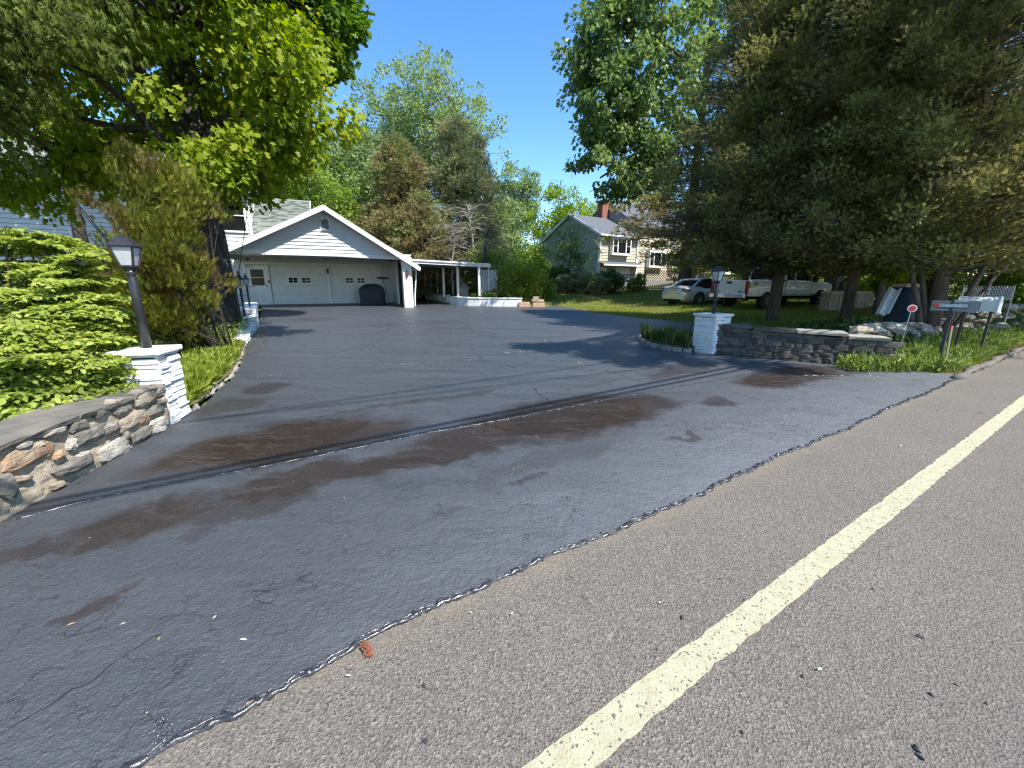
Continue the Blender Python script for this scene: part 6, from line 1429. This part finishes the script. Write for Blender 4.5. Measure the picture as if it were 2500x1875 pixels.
conifer('cedar_tree', 'cedar on the bank at the right edge above the wire fence', (17.0, 16.5, H(17, 16.5)), 14, 3.8, 300, 46, .17, L_cedar, B_cedar, 55, z0=.12, prof=pc_, tr=.2, crad=.65, upsweep=.4, group='cedars right of the drive')
m_ = MB()
for a, b_, r0 in (((-.3, -.1, 0), (-1.3, -.3, 2.4), .10), ((0, -.2, 0), (1.0, -.4, 2.6), .11), ((.1, 0, 0), (.5, .3, 3), .10), ((-.1, 0, 0), (-.6, .3, 3), .1), ((.2, -.1, 0), (1.7, -.2, 2.3), .08)):
    a = Vector(cb3)+Vector(a); b_ = Vector(cb3)+Vector(b_); m_.tube([a, a.lerp(b_, .3)+Vector((.06, 0, .0)), a.lerp(b_, .65)+Vector((-.05, 0, .08)), b_], [r0*.8, r0*.65, r0*.5, r0*.3], 7)
m_.build('stems', B_cedar, c3, smooth=True)
g = np.random.default_rng(44); C = np.array([atY(u, v, D)[:] for u, v, D in [(640, 206, 13), (652, 198, 13.2), (660, 210, 13.4), (648, 220, 13), (636, 226, 12.8), (656, 232, 13), (668, 222, 13.5), (645, 238, 13), (630, 238, 12.8), (662, 246, 13.2), (672, 205, 13.8), (676, 235, 13.8), (664, 192, 13.5), (674, 180, 13.8), (640, 216, 13), (690, 262, 13), (705, 268, 13), (722, 266, 13), (745, 270, 13), (770, 268, 13), (790, 270, 13), (812, 268, 13), (830, 272, 13)]])
C = np.concatenate([C, C + g.normal(size=C.shape)*(.35, .3, .10), C + g.normal(size=C.shape)*(.35, .3, .12)]); Rr = g.uniform(.22, .42, len(C)); idx = np.repeat(np.arange(len(C)), 55); n = len(idx); off = rsph(n, g)*(g.random(n)**.5*Rr[idx])[:, None]; off[:, 2] *= .45
D = np.tile((-.75, -.3, .15), (n, 1)) + unit(off)*.4 + g.normal(size=(n, 3))*.3; U = g.normal(size=(n, 3))*.5; U[:, 2] += .7; c1_ = [o for o in bpy.data.objects if o.name == 'cedar_tree'][0]
crown_obj('low_bough', [leaves(C[idx]+off, D, U, .13*g.uniform(.7, 1.3, n), T_spr, np.clip(g.random(n), 0, 1))], L_cedar, c1_); m_ = MB()
for q in C: q = Vector(q); a = Vector((cb1[0], cb1[1], q.z+.35)); m_.tube([a, a.lerp(q, .5)+Vector((0, 0, .12)), q], [.035, .02, .006], 4, cap=False)
m_.build('low_limbs', B_cedar, c1_)
# high boughs that shade the pillar and throw the feathery shadow on the drive
g = np.random.default_rng(12)
def target_bough(pts, zs, n_each, rad):
    out = []
    for (u, v) in pts:
        q = on(u, v)
        for _ in range(n_each):
            z = g.uniform(*zs); p = q + SD*((z-q.z)/SD.z); out.append((p.x+g.normal()*rad, p.y+g.normal()*rad, z))
    return np.array(out)
C = np.concatenate([target_bough([(640, 352), (660, 347), (680, 352), (700, 345), (700, 330), (705, 350), (685, 340), (625, 350), (665, 358), (712, 352), (735, 352), (720, 345)], (9.0, 12.0), 8, .30), target_bough([(560, 347), (585, 350), (605, 348), (575, 345), (600, 356), (625, 358), (650, 362), (620, 344)], (8.8, 11.0), 8, .24), target_bough([(528, 347), (540, 348), (548, 346), (552, 350), (535, 347)], (9.0, 9.8), 4, .14), target_bough([(730, 362), (760, 366), (700, 362), (790, 368)], (9.5, 11.5), 5, .22)])
Rr = g.uniform(.30, .50, len(C)); idx = np.repeat(np.arange(len(C)), 62); n = len(idx); off = rsph(n, g)*(g.random(n)**.5*Rr[idx])[:, None]; off[:, 2] *= .5
D = np.tile((-.8, -.25, .25), (n, 1)) + unit(off)*.4 + g.normal(size=(n, 3))*.3; U = g.normal(size=(n, 3))*.5; U[:, 2] += .7
crown_obj('high_bough', [leaves(C[idx]+off, D, U, .17*g.uniform(.7, 1.3, n), T_spr, np.clip(g.random(n), 0, 1))], L_cedar, c3)
m_ = MB(); tz = Vector((cb3[0], cb3[1], 0))
for q in C[::2]: q = Vector(q); a = Vector((cb3[0], cb3[1], q.z-1.2)); m_.tube([a, a.lerp(q, .5)+Vector((0, 0, .1)), q], [.05, .03, .01], 4, cap=False)
m_.build('high_limbs', B_cedar, c3)
# bright trees at the right edge
for i, (lab, c, r, ncl, sz) in enumerate([('bright leafy tree in the top right corner', (19, 11.5, 9.5), (4.0, 3.5, 4), 200, .17), ('leafy green tree low at the right edge behind the mailboxes', (18.0, 13.5, 4.1), (4.2, 3.0, 2.6), 230, .15), ('light green sapling behind the white mesh fence', (14.0, 15.5, 2.9), (2.2, 1.8, 1.5), 120, .13), ('green tree down the road beyond the right edge', (25, 17, 5), (4, 4, 4.5), 200, .2)]):
    broad('tree', lab, 'trees at the right edge', (c[0], c[1], H(c[0], c[1])), 0, c, r, ncl, 80, sz, L_back3, B_grey, .14, 300+i, lo=.3, T=T_mpl, crad=(.4, .75), droop=.3)
m_ = MB(); q = atY(985, 288, 12.5); q2 = atY(1001, 250, 12.6); q.z = H(q.x, q.y); m_.tube([q, q2, q2+(q2-q)*1.5], [.07, .06, .03], 7); tag(m_.build('leaning_sapling', B_dark, None, smooth=True), 'thin dark leaning stem at the right edge above the mesh fence', 'tree')
for i, (x, y, rx, rz_) in enumerate([(19, 22, 2.6, 2.0), (24, 24, 3, 2.6), (29, 22, 3, 3), (22, 17.5, 2.0, 1.7), (26.5, 18, 2.5, 2.2), (33, 28, 3.5, 3.5), (16.5, 27, 2.2, 1.8), (20.5, 29, 3, 3), (17.5, 18.2, 1.3, 1.0), (27, 31, 4, 4.2), (14, 31.5, 2, 2)]):
    bush('leafy understory bush at the wood edge beyond the pickup', (x, y, H(x, y)+rz_*.9), (rx, rx*.8, rz_), 110, 60, .15, (L_back1, L_weed, L_back3)[i % 3], 800+i, group='understory beyond the pickup', crad=rx*.28)
# woods wrapped further round, copies of two built here
wa = broad('tree', 'green tree in the wood far to the right', 'far wood', (40, 45, 1.5), 0, (40, 45, 9), (5.5, 5.5, 6.5), 200, 60, .32, L_back1, B_grey, .3, 401, lo=.3, crad=(.9, 1.5), droop=.1)
for i in range(46):
    D = rnd.uniform(56, 95); x = -75 + i*3.6 + rnd.uniform(-1.5, 1.5)
    if abs(x/D - .02) < .10 and D < 75: D = 85
    s_ = rnd.uniform(.7, 1.15)*(.62 if -5 < x < 28 else 1); r0 = dup_tree(wa, (0, 0, 0)); r0.scale = (s_,)*3; an = rnd.uniform(0, 6.28); r0.rotation_euler = (0, 0, an)
    off = Matrix.Rotation(an, 3, 'Z') @ Vector((40*s_, 45*s_, 0)); r0.location = (x-off.x, D-off.y, 1.3-1.5*s_); r0['label'] = 'leafy green tree in the far wood on the skyline'
for i in range(10):
    x = 30 + i*3.5; y = 32 + i*1.2 + rnd.uniform(-4, 4); s_ = rnd.uniform(.7, 1.0); r0 = dup_tree(wa, (0, 0, 0)); r0.scale = (s_,)*3; r0.location = (x-40*s_, y-45*s_, 1-1.5*s_); r0['label'] = 'leafy green tree in the far wood on the skyline'
for i in range(8):
    x = -30 - i*4; y = 30 + rnd.uniform(-4, 6) - i; s_ = rnd.uniform(.9, 1.2); r0 = dup_tree(wa, (0, 0, 0)); r0.scale = (s_,)*3; r0.location = (x-40*s_, y-45*s_, .5-1.5*s_); r0['label'] = 'leafy green tree in the far wood on the skyline'
wa['label'] = 'leafy green tree in the far wood on the skyline'
# --- left garden: arborvitae, spruce boughs, lime shrub
g = np.random.default_rng(15); ar = thing('arborvitae', 'broad feathery olive evergreen between the left lamp and the maple trunk', 'shrub', (0, 0, 0))
ctrl = [(205, 205, 7.6), (190, 195, 7.4), (212, 228, 7.6), (180, 190, 7.3), (165, 205, 7.2), (150, 195, 7), (200, 240, 7), (185, 225, 6.9), (205, 265, 7.2), (180, 255, 6.9), (160, 235, 6.8), (195, 285, 7.2), (170, 280, 6.9), (150, 265, 6.9), (140, 240, 7), (140, 215, 7), (135, 200, 7), (135, 182, 7.2), (155, 178, 7.4), (185, 305, 7.2), (165, 310, 7.1), (150, 300, 7.1), (135, 285, 7.2), (175, 325, 7.3), (155, 325, 7.2), (140, 318, 7.4), (125, 300, 7.5), (205, 310, 7.0), (195, 322, 7.0), (212, 296, 7.2), (186, 318, 6.9), (170, 300, 6.8), (205, 280, 7.0), (160, 288, 6.8), (190, 265, 6.8), (120, 262, 7.6), (112, 280, 7.8), (105, 300, 8), (150, 172, 7.4)]
ctrl = [(min(u - (14 if u > 170 else 0), 196 if v < 225 else 178 if v < 262 else 168), v, D) for u, v, D in ctrl if not (u < 138 and v < 245)]
C = np.array([atY(*q)[:] for q in ctrl]); C = np.concatenate([C] + [C + g.normal(size=C.shape)*(.22, .35, .18) for _ in range(7)]); C[:, 2] = np.maximum(C[:, 2], .25)
Rr = g.uniform(.13, .27, len(C)); idx = np.repeat(np.arange(len(C)), 75); n = len(idx); off = rsph(n, g)*(g.random(n)**.5*Rr[idx])[:, None]; ab = np.array((-5.9, 7.6, 0))
o = C[idx]-ab; o = unit(o); D = o*.9 + np.array((.35, 0, .15)) + g.normal(size=(n, 3))*.28; U = g.normal(size=(n, 3))*.6; U[:, 1] -= .5
crown_obj('foliage', [leaves(C[idx]+off, D, U, .105*g.uniform(.6, 1.4, n), T_spr, np.clip(.55*g.random(len(C))[idx]+.45*g.random(n), 0, 1))], L_arb, ar)
m_ = MB(); root = Vector((-5.9, 7.7, .05))
for q in C[::5]: q = Vector(q); a = root + Vector((g.uniform(-.5, .4), g.uniform(-.1, .3), 0)); m_.tube([a, a.lerp(q, .35)+Vector((g.uniform(-.15, .15), 0, .22)), a.lerp(q, .7)+Vector((g.uniform(-.12, .12), 0, .1)), q], [.022, .015, .010, .003], 4, cap=False)
for q in ((110, 205), (95, 200), (80, 210), (120, 190), (70, 195), (100, 225), (88, 235), (130, 215), (60, 215)): q = atY(q[0], q[1], 7.4); m_.tube([root+Vector((-.5, 0, .4)), root.lerp(q, .5)+Vector((-.1, 0, .2)), q], [.03, .018, .006], 5, cap=False)
m_.build('stems', B_dark, ar)
g = np.random.default_rng(16); sb = thing('spruce_tree', 'dark drooping spruce boughs hanging in from the top left corner', 'tree', (0, 0, 0)); C = []; m_ = MB(); tr_ = Vector((-11.0, 6.2, 0))
m_.tube([tr_, tr_+Vector((0, 0, 14))], [.3, .1], 10)
for (u, v, D) in [(-10, 20, 6.5), (20, 40, 6.6), (60, 45, 6.6), (40, 80, 6.8), (0, 110, 6.9), (70, 85, 6.8), (30, 5, 6.2), (-20, 70, 6.8), (15, 135, 7), (-25, 150, 7.2), (-30, 0, 6.5), (10, 75, 6.7), (90, 20, 6.4), (80, -15, 6), (120, 0, 6.2)]:
    tip = atY(u, v, D); a = tr_ + Vector((0, 0, tip.z+.9)); m_.tube([a, a.lerp(tip, .5)+Vector((0, 0, .25)), tip], [.05, .03, .01], 5, cap=False)
    for k in range(9):
        q = a.lerp(tip, .3+.75*k/9) + Vector((g.uniform(-.3, .3), g.uniform(-.3, .3), -.05)); C.append(q[:]); C.append((q+Vector((g.uniform(-.15, .15), g.uniform(-.15, .15), -.28)))[:])
m_.build('trunk', B_dark, sb); C = np.array(C); idx = np.repeat(np.arange(len(C)), 50); n = len(idx); off = g.normal(size=(n, 3))*(.17, .17, .15)
D = g.normal(size=(n, 3))*.3; D[:, 2] -= .9; D[:, 0] += .25; U = g.normal(size=(n, 3))
crown_obj('crown', [leaves(C[idx]+off, D, U, .125*g.uniform(.6, 1.3, n), T_spr, np.clip(g.random(n)*.6+.4*g.random(len(C))[idx], 0, 1))], L_spruce, sb)

g = np.random.default_rng(17); eu = thing('lime_shrub', 'bright lime-green layered shrub overhanging the left stone wall', 'shrub', (0, 0, 0)); P = []; Dv = []; Uv = []; Sz = []; m_ = MB(); bs_ = Vector((-5.25, 4.35, .1))
ctl = [(-10, 250, 4.9), (20, 246, 4.9), (45, 243, 4.9), (62, 250, 4.8), (78, 258, 4.7), (88, 268, 4.7), (92, 280, 4.6), (60, 270, 4.5), (30, 270, 4.5), (0, 275, 4.4), (108, 298, 4.5), (95, 305, 4.3), (75, 295, 4.3), (50, 295, 4.2), (20, 300, 4.1), (128, 315, 4.4), (115, 322, 4.2), (95, 325, 4.1), (135, 342, 4.2), (120, 342, 4.0), (100, 345, 3.9), (80, 335, 3.9), (55, 325, 3.9), (30, 330, 3.7), (5, 330, 3.6), (-15, 310, 3.9), (70, 360, 3.8), (90, 368, 3.8), (108, 372, 3.8), (105, 392, 3.75), (95, 400, 3.7), (80, 385, 3.7), (60, 380, 3.6), (40, 365, 3.5), (15, 360, 3.4), (-10, 355, 3.4), (20, 395, 3.4), (5, 410, 3.3), (28, 400, 3.4), (45, 400, 3.5), (-20, 390, 3.4), (60, 345, 4.3), (30, 290, 4.9), (-25, 280, 4.6), (110, 355, 4.1), (122, 376, 3.9), (75, 312, 4.7), (45, 345, 4.2), (-5, 385, 3.6), (70, 400, 3.6), (12, 414, 3.2), (55, 410, 3.4), (82, 408, 3.5), (98, 404, 3.6), (-8, 422, 3.2), (35, 416, 3.3), (12, 428, 3.08), (38, 424, 3.15), (62, 418, 3.28), (86, 413, 3.42), (-10, 436, 3.0), (25, 418, 3.1), (104, 410, 3.55), (92, 384, 3.7), (75, 372, 3.7), (50, 390, 3.5), (25, 378, 3.4)]
ctl = [(u - (14 if u > 84 and v < 360 else 0), v, D_) for u, v, D_ in ctl]
for ci, (u, v, D_) in enumerate(ctl):
    for rep in range(3):
        tip = atY(u, v, D_) + Vector((g.normal()*.07, g.normal()*.10, g.normal()*.05))*(0 if rep == 0 else 1.4); a = bs_ + Vector((g.uniform(-.3, .3), g.uniform(-.4, .4), 0)); a2 = a.lerp(tip, .45); a2.z = max(.5, tip.z+.02+g.uniform(-.30, .16))
        pts = [a, a.lerp(a2, .5)+Vector((0, 0, .2)), a2, a2.lerp(tip, .55)+Vector((0, 0, .05)), tip]; m_.tube(pts, [.012, .010, .006, .004, .002], 4, cap=False)
        main = (tip-a2); L_ = main.length; md = main.normalized(); sd = md.cross(Vector((0, 0, 1))).normalized()
        tw = [(a2.lerp(tip, f), md*0 + (sd*s_ + md*.75).normalized(), (1.05-f)*.45+.10) for f in np.linspace(.1, .95, 6) for s_ in (-1, 1)] + [(a2.lerp(tip, .3), md, L_*.75)]
        for (q, d, l) in tw:
            m_.tube([q, q+d*l*.6+Vector((0, 0, .012)), q+d*l+Vector((0, 0, -.02))], [.003, .002, .0012], 3, cap=False)
            k = int(l/.030)+1; sd2 = d.cross(Vector((0, 0, 1))).normalized()
            for j in range(k):
                f = (j+.5)/k; p = q + d*l*f + Vector((0, 0, .03*math.sin(f*3)-.02*f*f))
                for s_ in (-1, 1):
                    P.append(p[:]); dv = (sd2*s_*.9 + d*.7 + Vector((0, 0, -.42+g.normal()*.30))); Dv.append((dv+Vector(g.normal(size=3)*.25))[:]); Uv.append((g.normal()*.4+.15, g.normal()*.4-.25, 1)); Sz.append(.054*g.uniform(.6, 1.3))
m_.build('stems', B_dark, eu)
P = np.array(P); Dv = np.array(Dv); Uv = np.array(Uv); Sz = np.array(Sz); ti = np.clip(g.random(len(P))*.7 + .3*g.random(len(P)), 0, 1)
score = np.linalg.norm(P - np.array((0, 0, CH)), axis=1) + np.where(P[:, 0]/np.maximum(P[:, 1], .1) < -1.27, 50, 0) - .0*Sz; order = np.argsort(score); near = order[:300]; rest = order[300:]
crown_obj('foliage', [leaves(P[rest], Dv[rest], Uv[rest], Sz[rest], T_ovl, ti[rest])], L_euo, eu, kind='stuff')
lm_ = []
for k in range(4):
    me = np_mesh('leaf', T_ovl[0], T_ovl[1], np.full(6, .25+.2*k)); me.materials.append(L_euo); lm_.append(me)
for i in near:
    y = Vector(Dv[i]).normalized(); z = Vector(Uv[i]); z = (z - y*z.dot(y)).normalized(); x = y.cross(z); o = bpy.data.objects.new('leaf', lm_[int(ti[i]*3.99)]); COL.objects.link(o); o.parent = eu
    o.matrix_basis = Matrix.Translation(P[i]) @ Matrix((x, y, z)).transposed().to_4x4() @ Matrix.Scale(Sz[i], 4)
nLeaf = len(P)
# --- low plants
def blade_clump(name, n, h, spread, seed, mat, w=.5, arch=1.0):
    g = np.random.default_rng(seed); m_ = MB(); tints = []
    for i in range(n):
        az = g.uniform(0, 6.28); lean = g.uniform(.1, 1)*spread; L_ = h*g.uniform(.7, 1.15); d = Vector((math.cos(az), math.sin(az), 0)); sd = Vector((-d.y, d.x, 0)); wv = .012*w*2*g.uniform(.7, 1.2); b = len(m_.v); t = g.random(); b0 = d*g.uniform(0, .05)
        for f in (0, .35, .7, 1):
            p = b0 + d*L_*lean*f**(1+.4*arch) + Vector((0, 0, L_*(f - .55*arch*lean*f*f))); ww_ = wv*(1, .95, .7, .06)[int(round(f*3))]; m_.v += [tuple(p-sd*ww_), tuple(p+sd*ww_)]
        for k in range(3): m_.f.append((b+2*k, b+2*k+1, b+2*k+3, b+2*k+2)); tints.append(t)
    me = m_.mesh(name); at = me.attributes.new('tint', 'FLOAT', 'FACE'); at.data.foreach_set('value', np.array(tints, dtype=np.float32)); me.materials.append(mat); return me
DL = [blade_clump('daylily', 42, .44, .75, 600+i, L_lily, .55) for i in range(4)]; IR = [blade_clump('iris', 34, .30, .32, 620+i, L_iris, .45, .5) for i in range(4)]
def near_where(u):
    return 'close by the gate pillar' if u > 0 else ''
i = 0
for (u, v, s) in [(196, 408, .85), (203, 398, 1.0), (196, 395, .9), (212, 388, 1.0), (205, 382, .9), (221, 380, .85), (216, 372, .8), (229, 368, .8), (188, 386, .8), (234, 358, .7), (226, 360, .7), (238, 350, .6), (214, 362, .7), (206, 370, .75), (192, 402, .9)]:
    p = on(u, v, .08); o = link('daylily', DL[i % 4], None, None, (p.x-.13, p.y+.03, p.z-.02), (0, 0, rnd.uniform(0, 6)), (s*.8, s*.8, s*.72)); tag(o, ['arching yellow-green daylily clump in the left bed border', 'large bright daylily clump right beside the left gate pillar', 'second daylily clump up the border from the gate pillar'][0 if i > 1 else i+1], 'plant', 'daylilies along the left border'); i += 1
for i in range(20):
    t_ = (i+.5)/20; u = 643 + 48*t_; vb = 339 + 11*t_ - rnd.uniform(0, 8.5)*(.4+.6*t_); p = on(u, vb, .10); s = rnd.uniform(1.0, 1.4)
    tag(link('iris', IR[i % 4], None, None, (p.x, p.y+.05, p.z), (0, 0, rnd.uniform(0, 6)), (s, s, s)), 'dark grassy iris tuft in the block-edged bed by the right pillar', 'plant', 'iris tufts by the right pillar')
def leafy(name, n, h, r, seed, mat, size, T=T_ovl):
    g = np.random.default_rng(seed); Pn = []; Dn = []; Un = []; m_ = MB()
    for i in range(n):
        az = g.uniform(0, 6.28); q = Vector((math.cos(az), math.sin(az), 0)); a = q*r*.5*g.random(); L_ = h*g.uniform(.6, 1.1); t = a + q*r*.5*g.random() + Vector((0, 0, L_)); m_.tube([a, t], [.004, .002], 3, cap=False)
        k = int(L_/.035)
        for j in range(k):
            f = .25+.75*j/k; p = a.lerp(t, f); an = j*2.4; d = Vector((math.cos(an), math.sin(an), .45)); Pn.append(p[:]); Dn.append(d[:]); Un.append((0, 0, 1))
    V_, F_, t_ = leaves(np.array(Pn), np.array(Dn) + g.normal(size=(len(Pn), 3))*.15, np.array(Un), size*g.uniform(.7, 1.2, len(Pn)), T, g.random(len(Pn)))
    me = np_mesh(name, V_, F_, t_); me.materials.append(mat); return me
T_lan = (T_ovl[0]*np.array((.5, 1, 1)), T_ovl[1])
LF = [leafy('leafy_plant', 16, .42, .42, 640+i, L_weed, .11, T_lan) for i in range(4)]
i = 0
for (u, v, dz, s) in [(185, 338, 0, 1), (195, 344, 0, 1), (205, 340, 0, 1.05), (215, 343, 0, 1.05), (225, 341, 0, 1), (233, 338, 0, .95), (240, 333, 0, .95), (247, 328, 0, .9), (243, 323, 0, .9), (236, 328, 0, 1), (228, 333, 0, .9), (180, 345, 0, .9), (218, 335, 0, .9), (199, 334, 0, .8), (232, 318, 0, 1), (228, 312, 0, 1), (236, 310, 0, .9), (222, 322, 0, .9)]:
    p = on(u, v, .1); tag(link('leafy_plant', LF[i % 4], None, None, (p.x-.05, p.y, p.z-.05), (0, 0, rnd.uniform(0, 6)), (s,)*3), 'upright leafy perennial in the bed round the maple foot', 'plant', 'perennials round the maple foot'); i += 1
pw = on(80/1.0*.998, 462); tag(link('weed_tuft', leafy('weed_tuft', 8, .12, .12, 660, L_weed, .05, T_lan), None, None, (on(39, 489).x+.06, on(39, 489).y, .04)), 'small leafy weed growing at the foot of the tan stone wall', 'plant')
def scatter(name, n, fn, size, T, mat, seed, up=1.0, lean=.5, kind='stuff', hz=0.0, parent=None):
    g = np.random.default_rng(seed); P = fn(n, g); m = len(P); P = P.copy(); P[:, 2] += g.random(m)*hz; D = g.normal(size=(m, 3))*lean; D[:, 2] = np.abs(D[:, 2]) + up; U = g.normal(size=(m, 3))
    return tag(crown_obj(name, [leaves(P, D, U, size*g.uniform(.6, 1.4, m), T, np.clip(g.random(m)*.6 + .4*g.random(m), 0, 1))], mat, None), kind=kind)
def poly_pts(poly, z):
    def f(n, g):
        xs_ = [p[0] for p in poly]; ys_ = [p[1] for p in poly]; out = []
        while len(out) < n:
            X = g.uniform(min(xs_), max(xs_), 4096); Y = g.uniform(min(ys_), max(ys_), 4096); ins = np.zeros(len(X), bool); j = len(poly)-1
            for i in range(len(poly)):
                xi, yi = poly[i][:2]; xj, yj = poly[j][:2]; c_ = ((yi > Y) != (yj > Y)) & (X < (xj-xi)*(Y-yi)/(yj-yi+1e-12)+xi); ins ^= c_; j = i
            for x, y in zip(X[ins], Y[ins]): out.append((x, y, z(x, y)))
        return np.array(out[:n])
    return f
lp = [p[:2] for p in pl((188, 412), (204, 404), (218, 389), (231, 378), (240, 364), (245, 350), (200, 350), (190, 372), (181, 395))]
lp = [(x-.08, y) for x, y in lp]
scatter('border_plants', 5200, poly_pts(lp, lambda x, y: gz(x, y)+.06), .13, T_lan, L_lily, 701, up=.8, lean=.8, hz=.10)
gl_ = [(-4.4, 4.9), (-5.2, 8.3), (-7, 11.5), (-13, 19), (-22, 16), (-18, 3), (-5, .5), (-4.4, 3.8)]
scatter('garden_grass', 24000, poly_pts(gl_, lambda x, y: gz(x, y)+.055), .075, T_gr, leafmat('dry_turf_blade', ((.08, .085, .02), (.15, .13, .045), (.24, .19, .08)), .3, .6), 702, lean=.6)
lr = [p[:2] for p in pl((553, 305.8), (594, 312.8), (645, 318.9), (697, 323), (723, 326.2), (717, 336))] + [(6.0, 8.4), (10, 9), (16, 14), (20, 28), (3.5, 29.5), (2.5, 27)]
scatter('lawn_grass', 110000, poly_pts(lr, H), .095, T_gr, L_grass, 703, lean=.9)
pc2 = [(6.3, 8.2), (9.2, 8.9), (12, 10.5), (11, 12.2), (8.3, 11.8), (7.2, 10.0), (6.4, 9.3)]
scatter('ground_cover', 9000, poly_pts(pc2, H), .085, T_ovl, L_pach, 704, up=.5, lean=.8, hz=.22)
vg = [tuple((S0+RD*s+RN*(d)).xy) for s, d in ((9.45, .6), (10.3, .12), (13, .16), (18, .3), (26, .5), (26, 2.4), (18, 2.2), (14.5, 1.5), (12.6, 1.15), (10.2, 1.1), (8.8, 1.5), (8.6, 1.1))]
g_ = scatter('roadside_weeds', 26000, poly_pts(vg, H), .10, T_lan, L_weed, 705, up=.45, lean=.75, hz=.26)
vg2 = [tuple((S0+RD*s+RN*(d)).xy) for s, d in ((9.9, .08), (13, .06), (26, .1), (26, .6), (13, .45), (10, .4))]
scatter('verge_grass', 9000, poly_pts(vg2, H), .09, T_gr, L_grass, 706, lean=.8)
LG = leafmat('lush_weed_blade', ((.08, .12, .02), (.15, .20, .05), (.27, .31, .12)), .35)
scatter('long_grass', 7000, poly_pts(vg, lambda x, y: H(x, y)+.08), .24, T_bld, LG, 707, up=.5, lean=.6, hz=.12)
wc = leafy('white_flowering', 20, .45, .55, 670, leafmat('pale_variegated_leaf', ((.10, .15, .06), (.25, .30, .18), (.45, .50, .38)), .3), .06)
p = atY(868, 318, 9.6); tag(link('variegated_shrub', wc, None, None, (p.x, p.y, H(p.x, p.y)), (0, 0, 1), (1.3,)*3), 'pale variegated shrub in front of the leaning trough', 'bush')
# asphalt lip at the verge, right side
lb = MB(); pts = []
for i in range(60):
    s = 9.55 + i*.28; p = S0 + RD*s + RN*(.05+.03*math.sin(s*3)); pts.append((p.x, p.y, .0))
lb.tube(pts, [.07+.015*math.sin(i*1.7) for i in range(60)], 8); o = lb.build('asphalt_kerb', simple('kerb_asphalt', (.13, .115, .10), .9, (.08, .075, .07), 8, 60, .8, .01), smooth=True); tag(o, kind='structure')
# leaf litter
M_lit = leafmat('leaf_litter', ((.10, .06, .03), (.20, .13, .06), (.32, .24, .12)), .1)
ll = [tuple((S0+RD*s+RN*(d)).xy) for s, d in ((10, -.05), (24, .0), (24, .25), (10, .2))]
scatter('leaf_litter', 2500, poly_pts(ll, lambda x, y: .012), .03, T_dia, M_lit, 708, up=.05, lean=1.0)
print('leaves', nLeaf)

# ------------------------------------------------------------------ labels that single out the members of a row, counted from the left of the picture
ONES = 'first second third fourth fifth sixth seventh eighth ninth tenth eleventh twelfth thirteenth fourteenth fifteenth sixteenth seventeenth eighteenth nineteenth twentieth twenty-first twenty-second twenty-third twenty-fourth'.split()
def number(group, fmt, depth=False):
    L = [o for o in bpy.data.objects if o.get('group') == group and not o.parent and o.get('label')]
    bpy.context.view_layer.update()
    def key(o):
        p = o.matrix_world.translation
        if p.length < .01:
            c = [q for ch in o.children for q in [ch.matrix_world @ Vector(b) for b in ch.bound_box]]; p = sum(c, Vector())/len(c)
        return p.x/max(.1, cp*p.y - sp_*(p.z-CH))
    for i, o in enumerate(sorted(L, key=key)): o['label'] = fmt.format(ONES[i])
number('iris tufts by the right pillar', '{} iris tuft from the left in the block-edged bed by the right pillar')
number('daylilies along the left border', '{} arching daylily clump from the left in the border beyond the left pillar')
number('perennials round the maple foot', '{} upright leafy perennial from the left in the bed round the maple foot')
number('black pebbles on the road', '{} small black pebble from the left lying on the grey road')
number('pale seeds on the paving', '{} tiny pale seed from the left lying on the paving')
number('tan leaves on the drive', '{} tan dry leaf from the left lying on the near part of the drive')
number('understory beyond the pickup', '{} leafy bush from the left at the wood edge beyond the pickup')
